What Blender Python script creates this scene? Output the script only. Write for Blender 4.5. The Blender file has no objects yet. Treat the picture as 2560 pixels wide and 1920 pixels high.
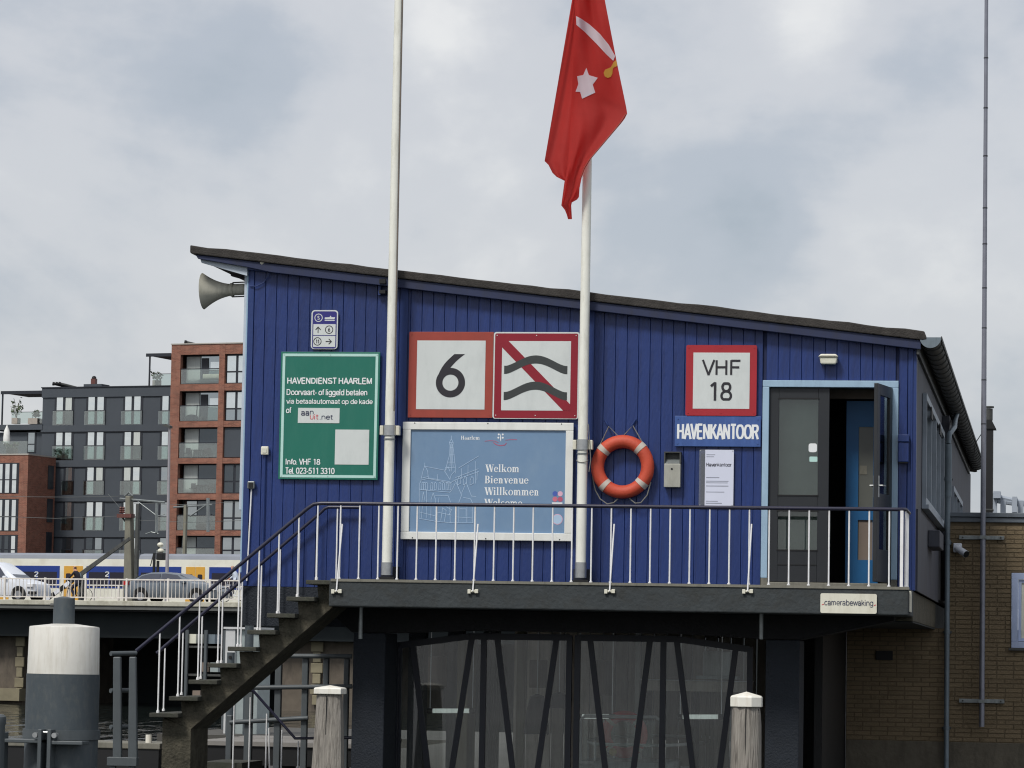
import bpy, bmesh, math, random
from mathutils import Vector, Matrix, noise as mnoise
random.seed(7)
sc = bpy.context.scene
col = sc.collection
R = math.radians

# ------------------------------------------------------------------ camera
F_PX, PITCH, YAW, ROLL, EYE = 8293.0, R(4.674), R(9.281), R(-1.037), 2.8
FW = Vector((-math.sin(YAW)*math.cos(PITCH), math.cos(YAW)*math.cos(PITCH), math.sin(PITCH)))
_r0 = Vector((math.cos(YAW), math.sin(YAW), 0)); _d0 = FW.cross(_r0)
RT = _r0*math.cos(ROLL) + _d0*math.sin(ROLL)
DN = -_r0*math.sin(ROLL) + _d0*math.cos(ROLL)
CAM = Vector((0, 0, EYE))
cd = bpy.data.cameras.new('camera'); cam = bpy.data.objects.new('camera', cd); col.objects.link(cam)
cd.sensor_fit = 'HORIZONTAL'; cd.sensor_width = 36; cd.lens = F_PX/2560*36
cd.clip_start = 0.5; cd.clip_end = 6000
m3 = Matrix((RT, -DN, -FW)).transposed()
cam.matrix_world = Matrix.Translation(CAM) @ m3.to_4x4()
sc.camera = cam

# ------------------------------------------------------------------ sky and sun
SUN_EL, SUN_AZ = 50, 205          # high, from behind the camera and to its left
SUN_DIR = Vector((math.sin(R(SUN_AZ))*math.cos(R(SUN_EL)), math.cos(R(SUN_AZ))*math.cos(R(SUN_EL)), math.sin(R(SUN_EL))))
w = bpy.data.worlds.new('World'); sc.world = w; w.use_nodes = True
nt = w.node_tree; nt.nodes.clear()
def wn(t, **k):
    n = nt.nodes.new(t)
    for a, b in k.items(): setattr(n, a, b)
    return n
def wl(a, b): nt.links.new(a, b)
out = wn('ShaderNodeOutputWorld'); bg = wn('ShaderNodeBackground'); wl(bg.outputs[0], out.inputs[0])
bg.inputs['Strength'].default_value = 0.1
sky = wn('ShaderNodeTexSky', sky_type='NISHITA'); sky.sun_disc = False
sky.sun_elevation = R(SUN_EL); sky.sun_rotation = R(SUN_AZ); sky.air_density = 1.0; sky.dust_density = 2.0
tc = wn('ShaderNodeTexCoord')
mp = wn('ShaderNodeMapping'); mp.inputs['Scale'].default_value = (1.0, 1.0, 1.5); mp.inputs['Location'].default_value = (3.1, 0.4, 1.35)
wl(tc.outputs['Generated'], mp.inputs[0])
n1 = wn('ShaderNodeTexNoise'); n1.inputs['Scale'].default_value = 6.0; n1.inputs['Detail'].default_value = 6.0; n1.inputs['Roughness'].default_value = 0.52; n1.inputs['Distortion'].default_value = 0.4
n2 = wn('ShaderNodeTexNoise'); n2.inputs['Scale'].default_value = 19.0; n2.inputs['Detail'].default_value = 7.0; n2.inputs['Roughness'].default_value = 0.58
wl(mp.outputs[0], n1.inputs['Vector']); wl(mp.outputs[0], n2.inputs['Vector'])
mx = wn('ShaderNodeMath', operation='MULTIPLY_ADD'); mx.inputs[1].default_value = 0.22
wl(n2.outputs['Fac'], mx.inputs[0])
m0 = wn('ShaderNodeMath', operation='MULTIPLY_ADD'); m0.inputs[1].default_value = 0.62; m0.inputs[2].default_value = 0.23; wl(n1.outputs['Fac'], m0.inputs[0]); wl(m0.outputs[0], mx.inputs[2])
# the cloud banks of this sky: direction, breadth, how light or dark
n3 = wn('ShaderNodeTexNoise'); n3.inputs['Scale'].default_value = 16.0; n3.inputs['Detail'].default_value = 5.0; wl(tc.outputs['Generated'], n3.inputs['Vector'])
wsub = wn('ShaderNodeVectorMath', operation='SUBTRACT'); wsub.inputs[1].default_value = (.5, .5, .5); wl(n3.outputs['Color'], wsub.inputs[0])
wsc = wn('ShaderNodeVectorMath', operation='SCALE'); wsc.inputs['Scale'].default_value = .055; wl(wsub.outputs[0], wsc.inputs[0])
wadd = wn('ShaderNodeVectorMath', operation='ADD'); wl(tc.outputs['Generated'], wadd.inputs[0]); wl(wsc.outputs[0], wadd.inputs[1])
acc = mx.outputs[0]
for bx_, by_, br_, bw_ in ((330, 120, 420, -.15), (640, 170, 300, -.12), (120, 430, 420, .11), (700, 420, 330, .05), (1870, 600, 230, -.13), (1640, 500, 330, -.08), (2030, 10, 280, .18), (2330, 350, 450, .06), (1330, 180, 260, -.08), (1080, 480, 300, -.06), (1720, 300, 260, .07), (560, 730, 240, .08), (2250, 700, 350, .06), (1180, 30, 260, .06), (60, 760, 300, -.05)):
    bd_ = (FW*F_PX + RT*(bx_-1280) + DN*(by_-960)).normalized()
    ds = wn('ShaderNodeVectorMath', operation='DISTANCE'); ds.inputs[1].default_value = bd_; wl(wadd.outputs[0], ds.inputs[0])
    mr_ = wn('ShaderNodeMapRange', interpolation_type='SMOOTHSTEP'); mr_.inputs[1].default_value = 0; mr_.inputs[2].default_value = br_/F_PX*1.25; mr_.inputs[3].default_value = bw_*1.0; mr_.inputs[4].default_value = 0; wl(ds.outputs['Value'], mr_.inputs[0])
    ad_ = wn('ShaderNodeMath', operation='ADD'); wl(acc, ad_.inputs[0]); wl(mr_.outputs[0], ad_.inputs[1]); acc = ad_.outputs[0]
rp = wn('ShaderNodeValToRGB'); wl(acc, rp.inputs[0])
SKYC = [(0.44, (2.45, 2.74, 3.08)), (0.57, (3.08, 3.28, 3.62)), (0.68, (4.08, 4.11, 4.26)), (0.82, (5.5, 5.42, 5.3))]
els = rp.color_ramp.elements
while len(els) < len(SKYC): els.new(0.5)
for e, (p, c) in zip(els, SKYC): e.position = p; e.color = (*c, 1)
rp.color_ramp.interpolation = 'EASE'
mixs = wn('ShaderNodeMixRGB'); mixs.inputs[0].default_value = 0.86
wl(sky.outputs[0], mixs.inputs[1]); wl(rp.outputs[0], mixs.inputs[2]); wl(mixs.outputs[0], bg.inputs[0])

sl = bpy.data.lights.new('sun', 'SUN'); sl.energy = 1.5; sl.angle = R(13); sl.color = (1.0, 0.965, 0.91)
sun = bpy.data.objects.new('sun', sl); col.objects.link(sun)
sun.rotation_euler = SUN_DIR.to_track_quat('Z', 'Y').to_euler(); sun.location = (-20, -20, 40)

sc.view_settings.view_transform = 'Standard'; sc.view_settings.look = 'None'
sc.view_settings.exposure = 0.65; sc.view_settings.gamma = 1.0; sc.view_settings.use_curve_mapping = False
sc.render.engine = 'CYCLES'
sc.cycles.use_denoising = True; sc.cycles.pixel_filter_type = 'BLACKMAN_HARRIS'; sc.cycles.filter_width = 1.15
sc.cycles.max_bounces = 8; sc.cycles.transparent_max_bounces = 12
sc.cycles.caustics_reflective = False; sc.cycles.caustics_refractive = False

# ------------------------------------------------------------------ measuring helpers: a photo pixel to a point on a real plane
def ray(px, py): return FW*F_PX + RT*(px-1280) + DN*(py-960)
def P(px, py, Y):
    d = ray(px, py); return CAM + d*(Y/d.y)
def PXx(px, py, X):
    d = ray(px, py); return CAM + d*(X/d.x)
class Frame:                       # a turned, upright frame for things far away
    def __init__(s, px, py, depth, ang):
        d = ray(px, py); s.O = CAM + d*(depth/F_PX); s.O.z = 0; s.a = ang
        s.u = Vector((math.cos(ang), math.sin(ang), 0)); s.v = Vector((-math.sin(ang), math.cos(ang), 0))
    def q(s, px, py, yl=0.0):
        d = ray(px, py); o = s.O + s.v*yl
        t = (o-CAM).dot(s.v)/d.dot(s.v); p = CAM + d*t
        return Vector(((p-o).dot(s.u), yl, p.z))
    def rect(s, x0, x1, y0, y1, yl=0.0):   # pixel box -> local (x0,x1,z0,z1)
        a, b = s.q(x0, (y0+y1)/2, yl), s.q(x1, (y0+y1)/2, yl)
        c, d = s.q((x0+x1)/2, y0, yl), s.q((x0+x1)/2, y1, yl)
        return a.x, b.x, d.z, c.z
def rect(x0, x1, y0, y1, Y):
    a, b = P(x0, (y0+y1)/2, Y), P(x1, (y0+y1)/2, Y)
    c, d = P((x0+x1)/2, y0, Y), P((x0+x1)/2, y1, Y)
    return a.x, b.x, d.z, c.z

# ------------------------------------------------------------------ materials
def L(v):
    v /= 255.0; return v/12.92 if v <= 0.04045 else ((v+0.055)/1.055)**2.4
def C(r, g, b, k=1.15): return (min(L(r)*k, .9), min(L(g)*k, .9), min(L(b)*k, .9))
def material(name, base, rough=0.6, metal=0.0, var=0.12, scale=4.0, bump=0.0, bscale=None, dirt=None, dirt_amt=0.0, dirt_scale=(2, 2, .5), obj_var=0.0, spec=0.5, trans=0.0, stretch=(1, 1, 1)):
    m = bpy.data.materials.new(name); m.use_nodes = True; t = m.node_tree; N = t.nodes; K = t.links.new
    b = N['Principled BSDF']; b.inputs['Roughness'].default_value = rough; b.inputs['Metallic'].default_value = metal
    b.inputs['Specular IOR Level'].default_value = spec
    tcn = N.new('ShaderNodeTexCoord'); mpn = N.new('ShaderNodeMapping'); mpn.inputs['Scale'].default_value = stretch
    K(tcn.outputs['Object'], mpn.inputs[0])
    n = N.new('ShaderNodeTexNoise'); n.inputs['Scale'].default_value = scale; n.inputs['Detail'].default_value = 6; n.inputs['Roughness'].default_value = .6
    K(mpn.outputs[0], n.inputs['Vector'])
    mr = N.new('ShaderNodeMapRange'); mr.inputs[1].default_value = .25; mr.inputs[2].default_value = .75; mr.inputs[3].default_value = 1-var; mr.inputs[4].default_value = 1+var
    K(n.outputs['Fac'], mr.inputs[0])
    val = mr.outputs[0]
    if obj_var:
        oi = N.new('ShaderNodeObjectInfo'); mo = N.new('ShaderNodeMapRange'); mo.inputs[3].default_value = 1-obj_var; mo.inputs[4].default_value = 1+obj_var
        K(oi.outputs['Random'], mo.inputs[0]); mm = N.new('ShaderNodeMath'); mm.operation = 'MULTIPLY'; K(val, mm.inputs[0]); K(mo.outputs[0], mm.inputs[1]); val = mm.outputs[0]
    mc = N.new('ShaderNodeMixRGB'); mc.blend_type = 'MULTIPLY'; mc.inputs[0].default_value = 1; mc.inputs[1].default_value = (*base, 1); K(val, mc.inputs[2])
    c = mc.outputs[0]
    if dirt:
        mp2 = N.new('ShaderNodeMapping'); mp2.inputs['Scale'].default_value = dirt_scale; K(tcn.outputs['Object'], mp2.inputs[0])
        n2_ = N.new('ShaderNodeTexNoise'); n2_.inputs['Scale'].default_value = 3; n2_.inputs['Detail'].default_value = 8; n2_.inputs['Roughness'].default_value = .68; K(mp2.outputs[0], n2_.inputs['Vector'])
        r2 = N.new('ShaderNodeMapRange'); r2.inputs[1].default_value = .48; r2.inputs[2].default_value = .72; r2.inputs[4].default_value = dirt_amt; K(n2_.outputs['Fac'], r2.inputs[0])
        m2 = N.new('ShaderNodeMixRGB'); m2.inputs[2].default_value = (*dirt, 1); K(r2.outputs[0], m2.inputs[0]); K(c, m2.inputs[1]); c = m2.outputs[0]
    K(c, b.inputs['Base Color'])
    if bump:
        nb = N.new('ShaderNodeTexNoise'); nb.inputs['Scale'].default_value = bscale or scale*6; nb.inputs['Detail'].default_value = 5; K(mpn.outputs[0], nb.inputs['Vector'])
        bn = N.new('ShaderNodeBump'); bn.inputs['Strength'].default_value = bump; bn.inputs['Distance'].default_value = .02; K(nb.outputs['Fac'], bn.inputs['Height']); K(bn.outputs[0], b.inputs['Normal'])
    if trans:
        tl = N.new('ShaderNodeBsdfTranslucent'); K(c, tl.inputs[0]); ms = N.new('ShaderNodeMixShader'); ms.inputs[0].default_value = trans
        K(b.outputs[0], ms.inputs[1]); K(tl.outputs[0], ms.inputs[2]); K(ms.outputs[0], N['Material Output'].inputs[0])
    return m
def thin_glass(name, refl, tint=(1, 1, 1), rough=0.02, gcol=(1, 1, 1), haze=0.0):
    m = bpy.data.materials.new(name); m.use_nodes = True; t = m.node_tree; N = t.nodes; K = t.links.new
    N.remove(N['Principled BSDF']); tr = N.new('ShaderNodeBsdfTransparent'); tr.inputs[0].default_value = (*tint, 1)
    g = N.new('ShaderNodeBsdfGlossy'); g.inputs['Roughness'].default_value = rough; g.inputs[0].default_value = (*gcol, 1)
    fr = N.new('ShaderNodeFresnel'); fr.inputs[0].default_value = 1.5
    ad = N.new('ShaderNodeMath'); ad.operation = 'ADD'; ad.use_clamp = True; ad.inputs[1].default_value = refl; K(fr.outputs[0], ad.inputs[0])
    ms = N.new('ShaderNodeMixShader'); K(ad.outputs[0], ms.inputs[0]); K(tr.outputs[0], ms.inputs[1]); K(g.outputs[0], ms.inputs[2]); K(ms.outputs[0], N['Material Output'].inputs[0])
    if haze:                                            # streaky grey put into the pane in place of reflections
        tcn = N.new('ShaderNodeTexCoord'); mpn = N.new('ShaderNodeMapping'); mpn.inputs['Scale'].default_value = (5, 5, .35); K(tcn.outputs['Object'], mpn.inputs[0])
        n = N.new('ShaderNodeTexNoise'); n.inputs['Scale'].default_value = 2.2; n.inputs['Detail'].default_value = 7; n.inputs['Roughness'].default_value = .65; K(mpn.outputs[0], n.inputs['Vector'])
        mr = N.new('ShaderNodeMapRange'); mr.inputs[1].default_value = .36; mr.inputs[2].default_value = .68; mr.inputs[3].default_value = haze*.12; mr.inputs[4].default_value = haze; K(n.outputs['Fac'], mr.inputs[0])
        df = N.new('ShaderNodeBsdfDiffuse'); df.inputs[0].default_value = (.30, .30, .285, 1); m2 = N.new('ShaderNodeMixShader'); K(mr.outputs[0], m2.inputs[0]); K(ms.outputs[0], m2.inputs[1]); K(df.outputs[0], m2.inputs[2]); K(m2.outputs[0], N['Material Output'].inputs[0])
    return m
def emitter(name, colr, s):
    m = bpy.data.materials.new(name); m.use_nodes = True; b = m.node_tree.nodes['Principled BSDF']
    b.inputs['Base Color'].default_value = (*colr, 1); b.inputs['Emission Color'].default_value = (*colr, 1); b.inputs['Emission Strength'].default_value = s
    return m
M = {}
def mk(k, *a, **kw): M[k] = material(k, *a, **kw); return M[k]
mk('blue_plank', C(28, 50, 106), .42, var=.16, scale=3, bump=.22, bscale=50, obj_var=.10, dirt=C(20, 30, 66), dirt_amt=.65, dirt_scale=(5, 5, .5), stretch=(1, 1, .25))
mk('blue_trim', C(29, 52, 106), .5, var=.12, scale=3, bump=.1, dirt=C(24, 30, 60), dirt_amt=.4)
mk('blue_dark', C(22, 34, 72), .7, var=.15)
mk('fascia_blue', C(34, 43, 74), .6, var=.2, scale=3, dirt=C(40, 42, 55), dirt_amt=.6)
mk('felt', C(58, 55, 52), .95, var=.35, scale=9, bump=.6, bscale=60)
mk('light_blue', C(150, 177, 198), .5, var=.07, scale=3, dirt=C(110, 130, 150), dirt_amt=.4)
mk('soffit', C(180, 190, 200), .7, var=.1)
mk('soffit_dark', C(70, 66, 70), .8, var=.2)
mk('side_panel', C(70, 73, 82), .7, var=.18, scale=1.2, dirt=C(58, 52, 50), dirt_amt=.8, dirt_scale=(2, 2, .4), bump=.1)
mk('window_grey', C(150, 160, 170), .55, var=.1, dirt=C(95, 100, 105), dirt_amt=.5)
mk('zinc', C(112, 124, 132), .5, metal=.3, var=.15, scale=5, dirt=C(70, 74, 76), dirt_amt=.6)
mk('zinc_dark', C(74, 76, 74), .6, metal=.2, var=.25, scale=6, dirt=C(46, 44, 42), dirt_amt=.8)
mk('door_dark', C(33, 36, 40), .45, var=.12, scale=3)
mk('door_blue', C(16, 88, 138), .5, var=.08)
mk('pane_backing', C(146, 156, 148), .7, var=.08)
mk('inner_glass', C(88, 90, 84), .3, var=.08)
mk('lilac', C(168, 182, 212), .5, var=.06, dirt=C(130, 140, 160), dirt_amt=.4)
mk('black', C(14, 15, 17), .6, var=.2)
mk('interior', C(46, 46, 48), .8, var=.15)
mk('concrete_dark', C(55, 60, 62), .85, var=.22, scale=2.5, bump=.5, bscale=22, dirt=C(46, 46, 42), dirt_amt=.8, dirt_scale=(1, 1, 1.4))
mk('concrete_stair', C(80, 76, 64), .9, var=.4, scale=9, bump=.9, bscale=34, dirt=C(44, 44, 34), dirt_amt=.9, dirt_scale=(2, 2, 1.2))
mk('tread', C(62, 62, 55), .85, var=.25, scale=5, bump=.4, dirt=C(50, 56, 40), dirt_amt=.6)
mk('threshold', C(120, 118, 108), .85, var=.2, scale=6, dirt=C(60, 60, 52), dirt_amt=.7)
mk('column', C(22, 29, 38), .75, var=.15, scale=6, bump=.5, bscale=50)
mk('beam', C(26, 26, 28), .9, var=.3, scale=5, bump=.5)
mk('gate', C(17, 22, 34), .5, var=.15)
mk('rail_dark', C(38, 38, 56), .35, var=.12, scale=8)
mk('white_rail', C(238, 239, 242), .45, var=.06, scale=10, dirt=C(150, 145, 130), dirt_amt=.35, dirt_scale=(6, 6, 2))
mk('white_pole', C(230, 229, 219), .4, var=.05, scale=3, dirt=C(168, 164, 146), dirt_amt=.45, dirt_scale=(3, 3, .8))
mk('steel', C(170, 172, 172), .35, metal=.7, var=.12, scale=20)
mk('galv', C(132, 138, 138), .45, metal=.5, var=.22, scale=14, dirt=C(84, 80, 72), dirt_amt=.5)
mk('green_sign', C(26, 106, 90), .42, var=.05, scale=2, dirt=C(58, 120, 104), dirt_amt=.3)
mk('pale_green', C(178, 214, 206), .4, var=.05)
mk('sign_white', C(204, 209, 207), .4, var=.035, scale=2.5, dirt=C(172, 178, 176), dirt_amt=.35, dirt_scale=(1.5, 1.5, .6))
mk('letter_white', C(226, 236, 234), .45, var=.03)
mk('sign_rust', C(150, 62, 50), .55, var=.1, scale=4, dirt=C(136, 62, 50), dirt_amt=.5)
mk('sign_crimson', C(134, 20, 38), .4, var=.06, scale=3)
mk('sign_red', C(160, 34, 44), .45, var=.08, scale=4, dirt=C(150, 40, 46), dirt_amt=.5)
mk('sign_black', C(38, 36, 42), .5, var=.1)
mk('grey_wave', C(54, 58, 58), .5, var=.12, scale=6)
mk('route_blue', C(46, 44, 118), .4, var=.05)
mk('plate_blue', C(58, 86, 144), .4, var=.08, scale=4, dirt=C(84, 116, 180), dirt_amt=.4, dirt_scale=(3, 3, .5))
mk('board_blue', C(110, 138, 168), .16, var=.06, scale=1.2, dirt=C(126, 150, 174), dirt_amt=.5, dirt_scale=(1, 1, .6))
mk('board_frame', C(222, 223, 218), .45, var=.05, scale=4, dirt=C(178, 178, 168), dirt_amt=.3)
mk('board_line', C(168, 192, 216), .5, var=.08)
mk('pink', C(200, 110, 128), .5); mk('sticker_blue', C(70, 92, 170), .5); mk('sticker_pink', C(214, 170, 190), .5); mk('logo_red', C(176, 84, 110), .5)
mk('text_dark', C(56, 60, 84), .5); mk('text_red', C(200, 70, 80), .5)
mk('paper', C(206, 210, 226), .6, var=.03)
mk('text_grey', C(140, 144, 158), .6); mk('text_ink', C(62, 62, 72), .6)
mk('ring', C(188, 74, 50), .6, var=.12, scale=5, bump=.15, bscale=40, dirt=C(150, 60, 44), dirt_amt=.4)
mk('ring_band', C(182, 174, 164), .6, var=.08)
mk('rope', C(120, 118, 112), .9, var=.2, scale=30)
mk('ash_grey', C(168, 168, 158), .4, metal=.2, var=.12, scale=8, dirt=C(120, 116, 104), dirt_amt=.4)
mk('cream', C(216, 214, 198), .4, var=.06, dirt=C(160, 150, 126), dirt_amt=.35)
mk('horn', C(182, 180, 166), .6, var=.18, scale=4, dirt=C(96, 96, 80), dirt_amt=.6)
mk('flag_red', C(204, 68, 63), .8, var=.07, scale=3, trans=.66, bump=.15, bscale=14)
mk('flag_white', C(214, 206, 214), .8, var=.03, trans=.4)
mk('flag_yellow', C(204, 164, 70), .8, var=.04, trans=.4)
mk('brick', C(124, 109, 85), .9, var=.2, scale=10, bump=.5, bscale=60, obj_var=.10, dirt=C(84, 66, 46), dirt_amt=.5, dirt_scale=(3, 3, 3))
mk('mortar', C(101, 89, 70), .95, var=.2, scale=8)
mk('plinth', C(98, 92, 80), .9, var=.2, scale=3, bump=.4, dirt=C(66, 62, 54), dirt_amt=.7)
mk('coping', C(96, 104, 112), .5, var=.14, scale=3, dirt=C(72, 76, 80), dirt_amt=.6)
mk('mast', C(126, 128, 138), .4, metal=.4, var=.14, scale=6)
mk('pile_grey', C(66, 74, 79), .55, var=.12, scale=2.5, dirt=C(96, 98, 94), dirt_amt=.45, dirt_scale=(6, 6, 2.5), bump=.12, bscale=20)
mk('pile_white', C(212, 210, 202), .5, var=.07, scale=3, dirt=C(158, 148, 126), dirt_amt=.38, dirt_scale=(5, 5, .5), bump=.1)
mk('frame_grey', C(76, 82, 85), .5, var=.14, scale=4, dirt=C(62, 68, 70), dirt_amt=.5)
mk('post_wood', C(146, 141, 133), .9, var=.35, scale=9, bump=.9, bscale=24, dirt=C(52, 46, 42), dirt_amt=.9, dirt_scale=(12, 12, .7), stretch=(4, 4, .2))
mk('post_cap', C(226, 224, 214), .55, var=.06, dirt=C(170, 150, 120), dirt_amt=.4)
mk('jetty', C(134, 131, 127), .85, var=.16, scale=5, obj_var=.12, stretch=(1, 4, 1))
mk('boathouse_wall', C(150, 144, 134), .85, var=.25, scale=2, obj_var=.45, dirt=C(70, 66, 62), dirt_amt=.6, dirt_scale=(2, 2, .3))
mk('stone', C(128, 121, 100), .9, var=.2, scale=1.5, bump=.4, bscale=6, obj_var=.16)
mk('pier_brick', C(96, 88, 78), .9, var=.3, scale=1.2, dirt=C(56, 52, 48), dirt_amt=.8, dirt_scale=(.4, .4, .15))
mk('bridge_edge', C(180, 178, 164), .85, var=.16, scale=1.2, dirt=C(120, 116, 96), dirt_amt=.7, dirt_scale=(.6, .6, .6))
mk('bridge_beam', C(92, 94, 92), .85, var=.15, scale=.6, dirt=C(66, 66, 62), dirt_amt=.6, dirt_scale=(.3, .3, .6))
mk('bridge_dark', C(34, 40, 42), .9, var=.25, scale=.5)
mk('bridge_rail', C(222, 217, 210), .5, var=.08, scale=2, dirt=C(160, 150, 128), dirt_amt=.5, dirt_scale=(1, 1, .4))
mk('asphalt', (.05, .05, .052), .95, var=.15, scale=.3)
mk('apt_dark', C(66, 72, 79), .75, var=.08, scale=.4, dirt=C(58, 66, 74), dirt_amt=.5, dirt_scale=(.2, .2, .05))
mk('apt_frame', C(34, 38, 46), .5, var=.1)
mk('apt_concrete', C(168, 164, 156), .8, var=.1, scale=.5)
mk('timber', C(120, 108, 98), .8, var=.15, scale=1)
mk('train_white', C(220, 219, 206), .4, var=.05, scale=.6, dirt=C(186, 180, 158), dirt_amt=.5, dirt_scale=(.3, .3, .3))
mk('train_roof', C(128, 133, 142), .6, var=.12, scale=.6)
mk('train_blue', C(26, 54, 128), .35, var=.06)
mk('train_yellow', C(206, 156, 62), .4, var=.05)
mk('train_window', C(26, 24, 40), .15, var=.1)
mk('van_white', C(218, 222, 230), .25, var=.03); mk('car_grey', C(112, 120, 128), .25, metal=.35, var=.04)
mk('car_glass', C(62, 66, 78), .08, var=.1, spec=.9); mk('tyre', C(22, 22, 24), .9); mk('rim', C(150, 152, 156), .35, metal=.6)
mk('tail_red', C(176, 22, 26), .3); mk('lamp_clear', C(214, 216, 220), .2)
mk('concrete_mast', C(120, 118, 106), .9, var=.18, scale=1.5, dirt=C(96, 94, 82), dirt_amt=.6, dirt_scale=(1, 1, .3))
mk('lamp_post', C(160, 156, 160), .5, metal=.3, var=.1)
mk('insulator', C(96, 58, 52), .4); mk('wire', C(96, 100, 100), .6)
mk('skin', C(200, 146, 122), .6); mk('hair', C(60, 48, 42), .8); mk('hair_grey', C(150, 130, 120), .8); mk('shirt', C(206, 216, 238), .8, var=.04); mk('navy', C(30, 34, 56), .85); mk('dark_jacket', C(28, 28, 38), .85); mk('jeans', C(36, 36, 52), .85)
mk('pot', C(160, 152, 142), .8); mk('leaf', (.07, .11, .045), .7, var=.3, scale=3); mk('parasol', C(224, 224, 220), .7)
mk('chair', C(52, 52, 56), .6); mk('cushion', C(206, 206, 190), .8)
mk('life_red', C(190, 40, 42), .6); mk('yellow', C(190, 150, 40), .5); mk('boat_white', C(190, 192, 192), .4, var=.08); mk('tank', C(150, 160, 160), .5, metal=.2, var=.12)
mk('curtain', C(190, 196, 192), .8, var=.12, scale=6, stretch=(4, 4, .2))
mk('trees', (.028, .038, .020), .9, var=.5, scale=.5)
mk('quay', C(74, 72, 68), .9, var=.2, scale=1, bump=.3)
mk('haze_block', C(150, 158, 168), .8, var=.06, scale=.2)
# far brickwork: pieces too small to tell apart, so the material carries it
def brick_material(name, c1, c2, mortar, scale):
    m = bpy.data.materials.new(name); m.use_nodes = True; t = m.node_tree; N = t.nodes; K = t.links.new; b = N['Principled BSDF']; b.inputs['Roughness'].default_value = .9
    tcn = N.new('ShaderNodeTexCoord'); sp = N.new('ShaderNodeSeparateXYZ'); cb = N.new('ShaderNodeCombineXYZ'); ad = N.new('ShaderNodeMath'); ad.operation = 'ADD'
    K(tcn.outputs['Object'], sp.inputs[0]); K(sp.outputs[0], ad.inputs[0]); K(sp.outputs[1], ad.inputs[1]); K(ad.outputs[0], cb.inputs[0]); K(sp.outputs[2], cb.inputs[1])
    br = N.new('ShaderNodeTexBrick'); br.inputs['Scale'].default_value = scale; br.inputs['Color1'].default_value = (*c1, 1); br.inputs['Color2'].default_value = (*c2, 1); br.inputs['Mortar'].default_value = (*mortar, 1)
    br.inputs['Mortar Size'].default_value = .012; br.inputs['Brick Width'].default_value = .5; br.inputs['Row Height'].default_value = .16; br.inputs['Bias'].default_value = .1
    K(cb.outputs[0], br.inputs['Vector'])
    n = N.new('ShaderNodeTexNoise'); n.inputs['Scale'].default_value = .9; n.inputs['Detail'].default_value = 8; n.inputs['Roughness'].default_value = .7; K(tcn.outputs['Object'], n.inputs['Vector'])
    mr = N.new('ShaderNodeMapRange'); mr.inputs[1].default_value = .3; mr.inputs[2].default_value = .7; mr.inputs[3].default_value = .74; mr.inputs[4].default_value = 1.22; K(n.outputs['Fac'], mr.inputs[0])
    mm = N.new('ShaderNodeMixRGB'); mm.blend_type = 'MULTIPLY'; mm.inputs[0].default_value = 1; K(br.outputs['Color'], mm.inputs[1]); K(mr.outputs[0], mm.inputs[2]); K(mm.outputs[0], b.inputs['Base Color'])
    M[name] = m
brick_material('apt_brick', C(142, 93, 76), C(118, 77, 64), C(146, 120, 104), 1.6)
def mirror(name, c, rough, metal=.9):
    m = bpy.data.materials.new(name); m.use_nodes = True; t = m.node_tree; b = t.nodes['Principled BSDF']
    b.inputs['Base Color'].default_value = (*c, 1); b.inputs['Metallic'].default_value = metal; b.inputs['Roughness'].default_value = rough
    n = t.nodes.new('ShaderNodeTexNoise'); n.inputs['Scale'].default_value = .5; tcn = t.nodes.new('ShaderNodeTexCoord'); t.links.new(tcn.outputs['Object'], n.inputs['Vector'])
    bn = t.nodes.new('ShaderNodeBump'); bn.inputs['Strength'].default_value = .06; bn.inputs['Distance'].default_value = .3; t.links.new(n.outputs['Fac'], bn.inputs['Height']); t.links.new(bn.outputs[0], b.inputs['Normal'])
    M[name] = m
mirror('pane_bright', (.82, .86, .86), .04); mirror('pane_mid', (.42, .46, .48), .05); mirror('pane_dark', (.10, .115, .13), .06, .8)
mirror('glass_rail', (.60, .66, .64), .1, .8)
M['gate_glass'] = thin_glass('gate_glass', .0, (.9, .93, .92)); M['hazed_glass'] = thin_glass('hazed_glass', .005, (.9, .93, .92), haze=.17); M['door_glass'] = thin_glass('door_glass', .03, (.84, .88, .86)); M['acrylic'] = thin_glass('acrylic', .08, (.8, .82, .86))
M['tube'] = emitter('tube', (.80, .88, .84), .25)

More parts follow.
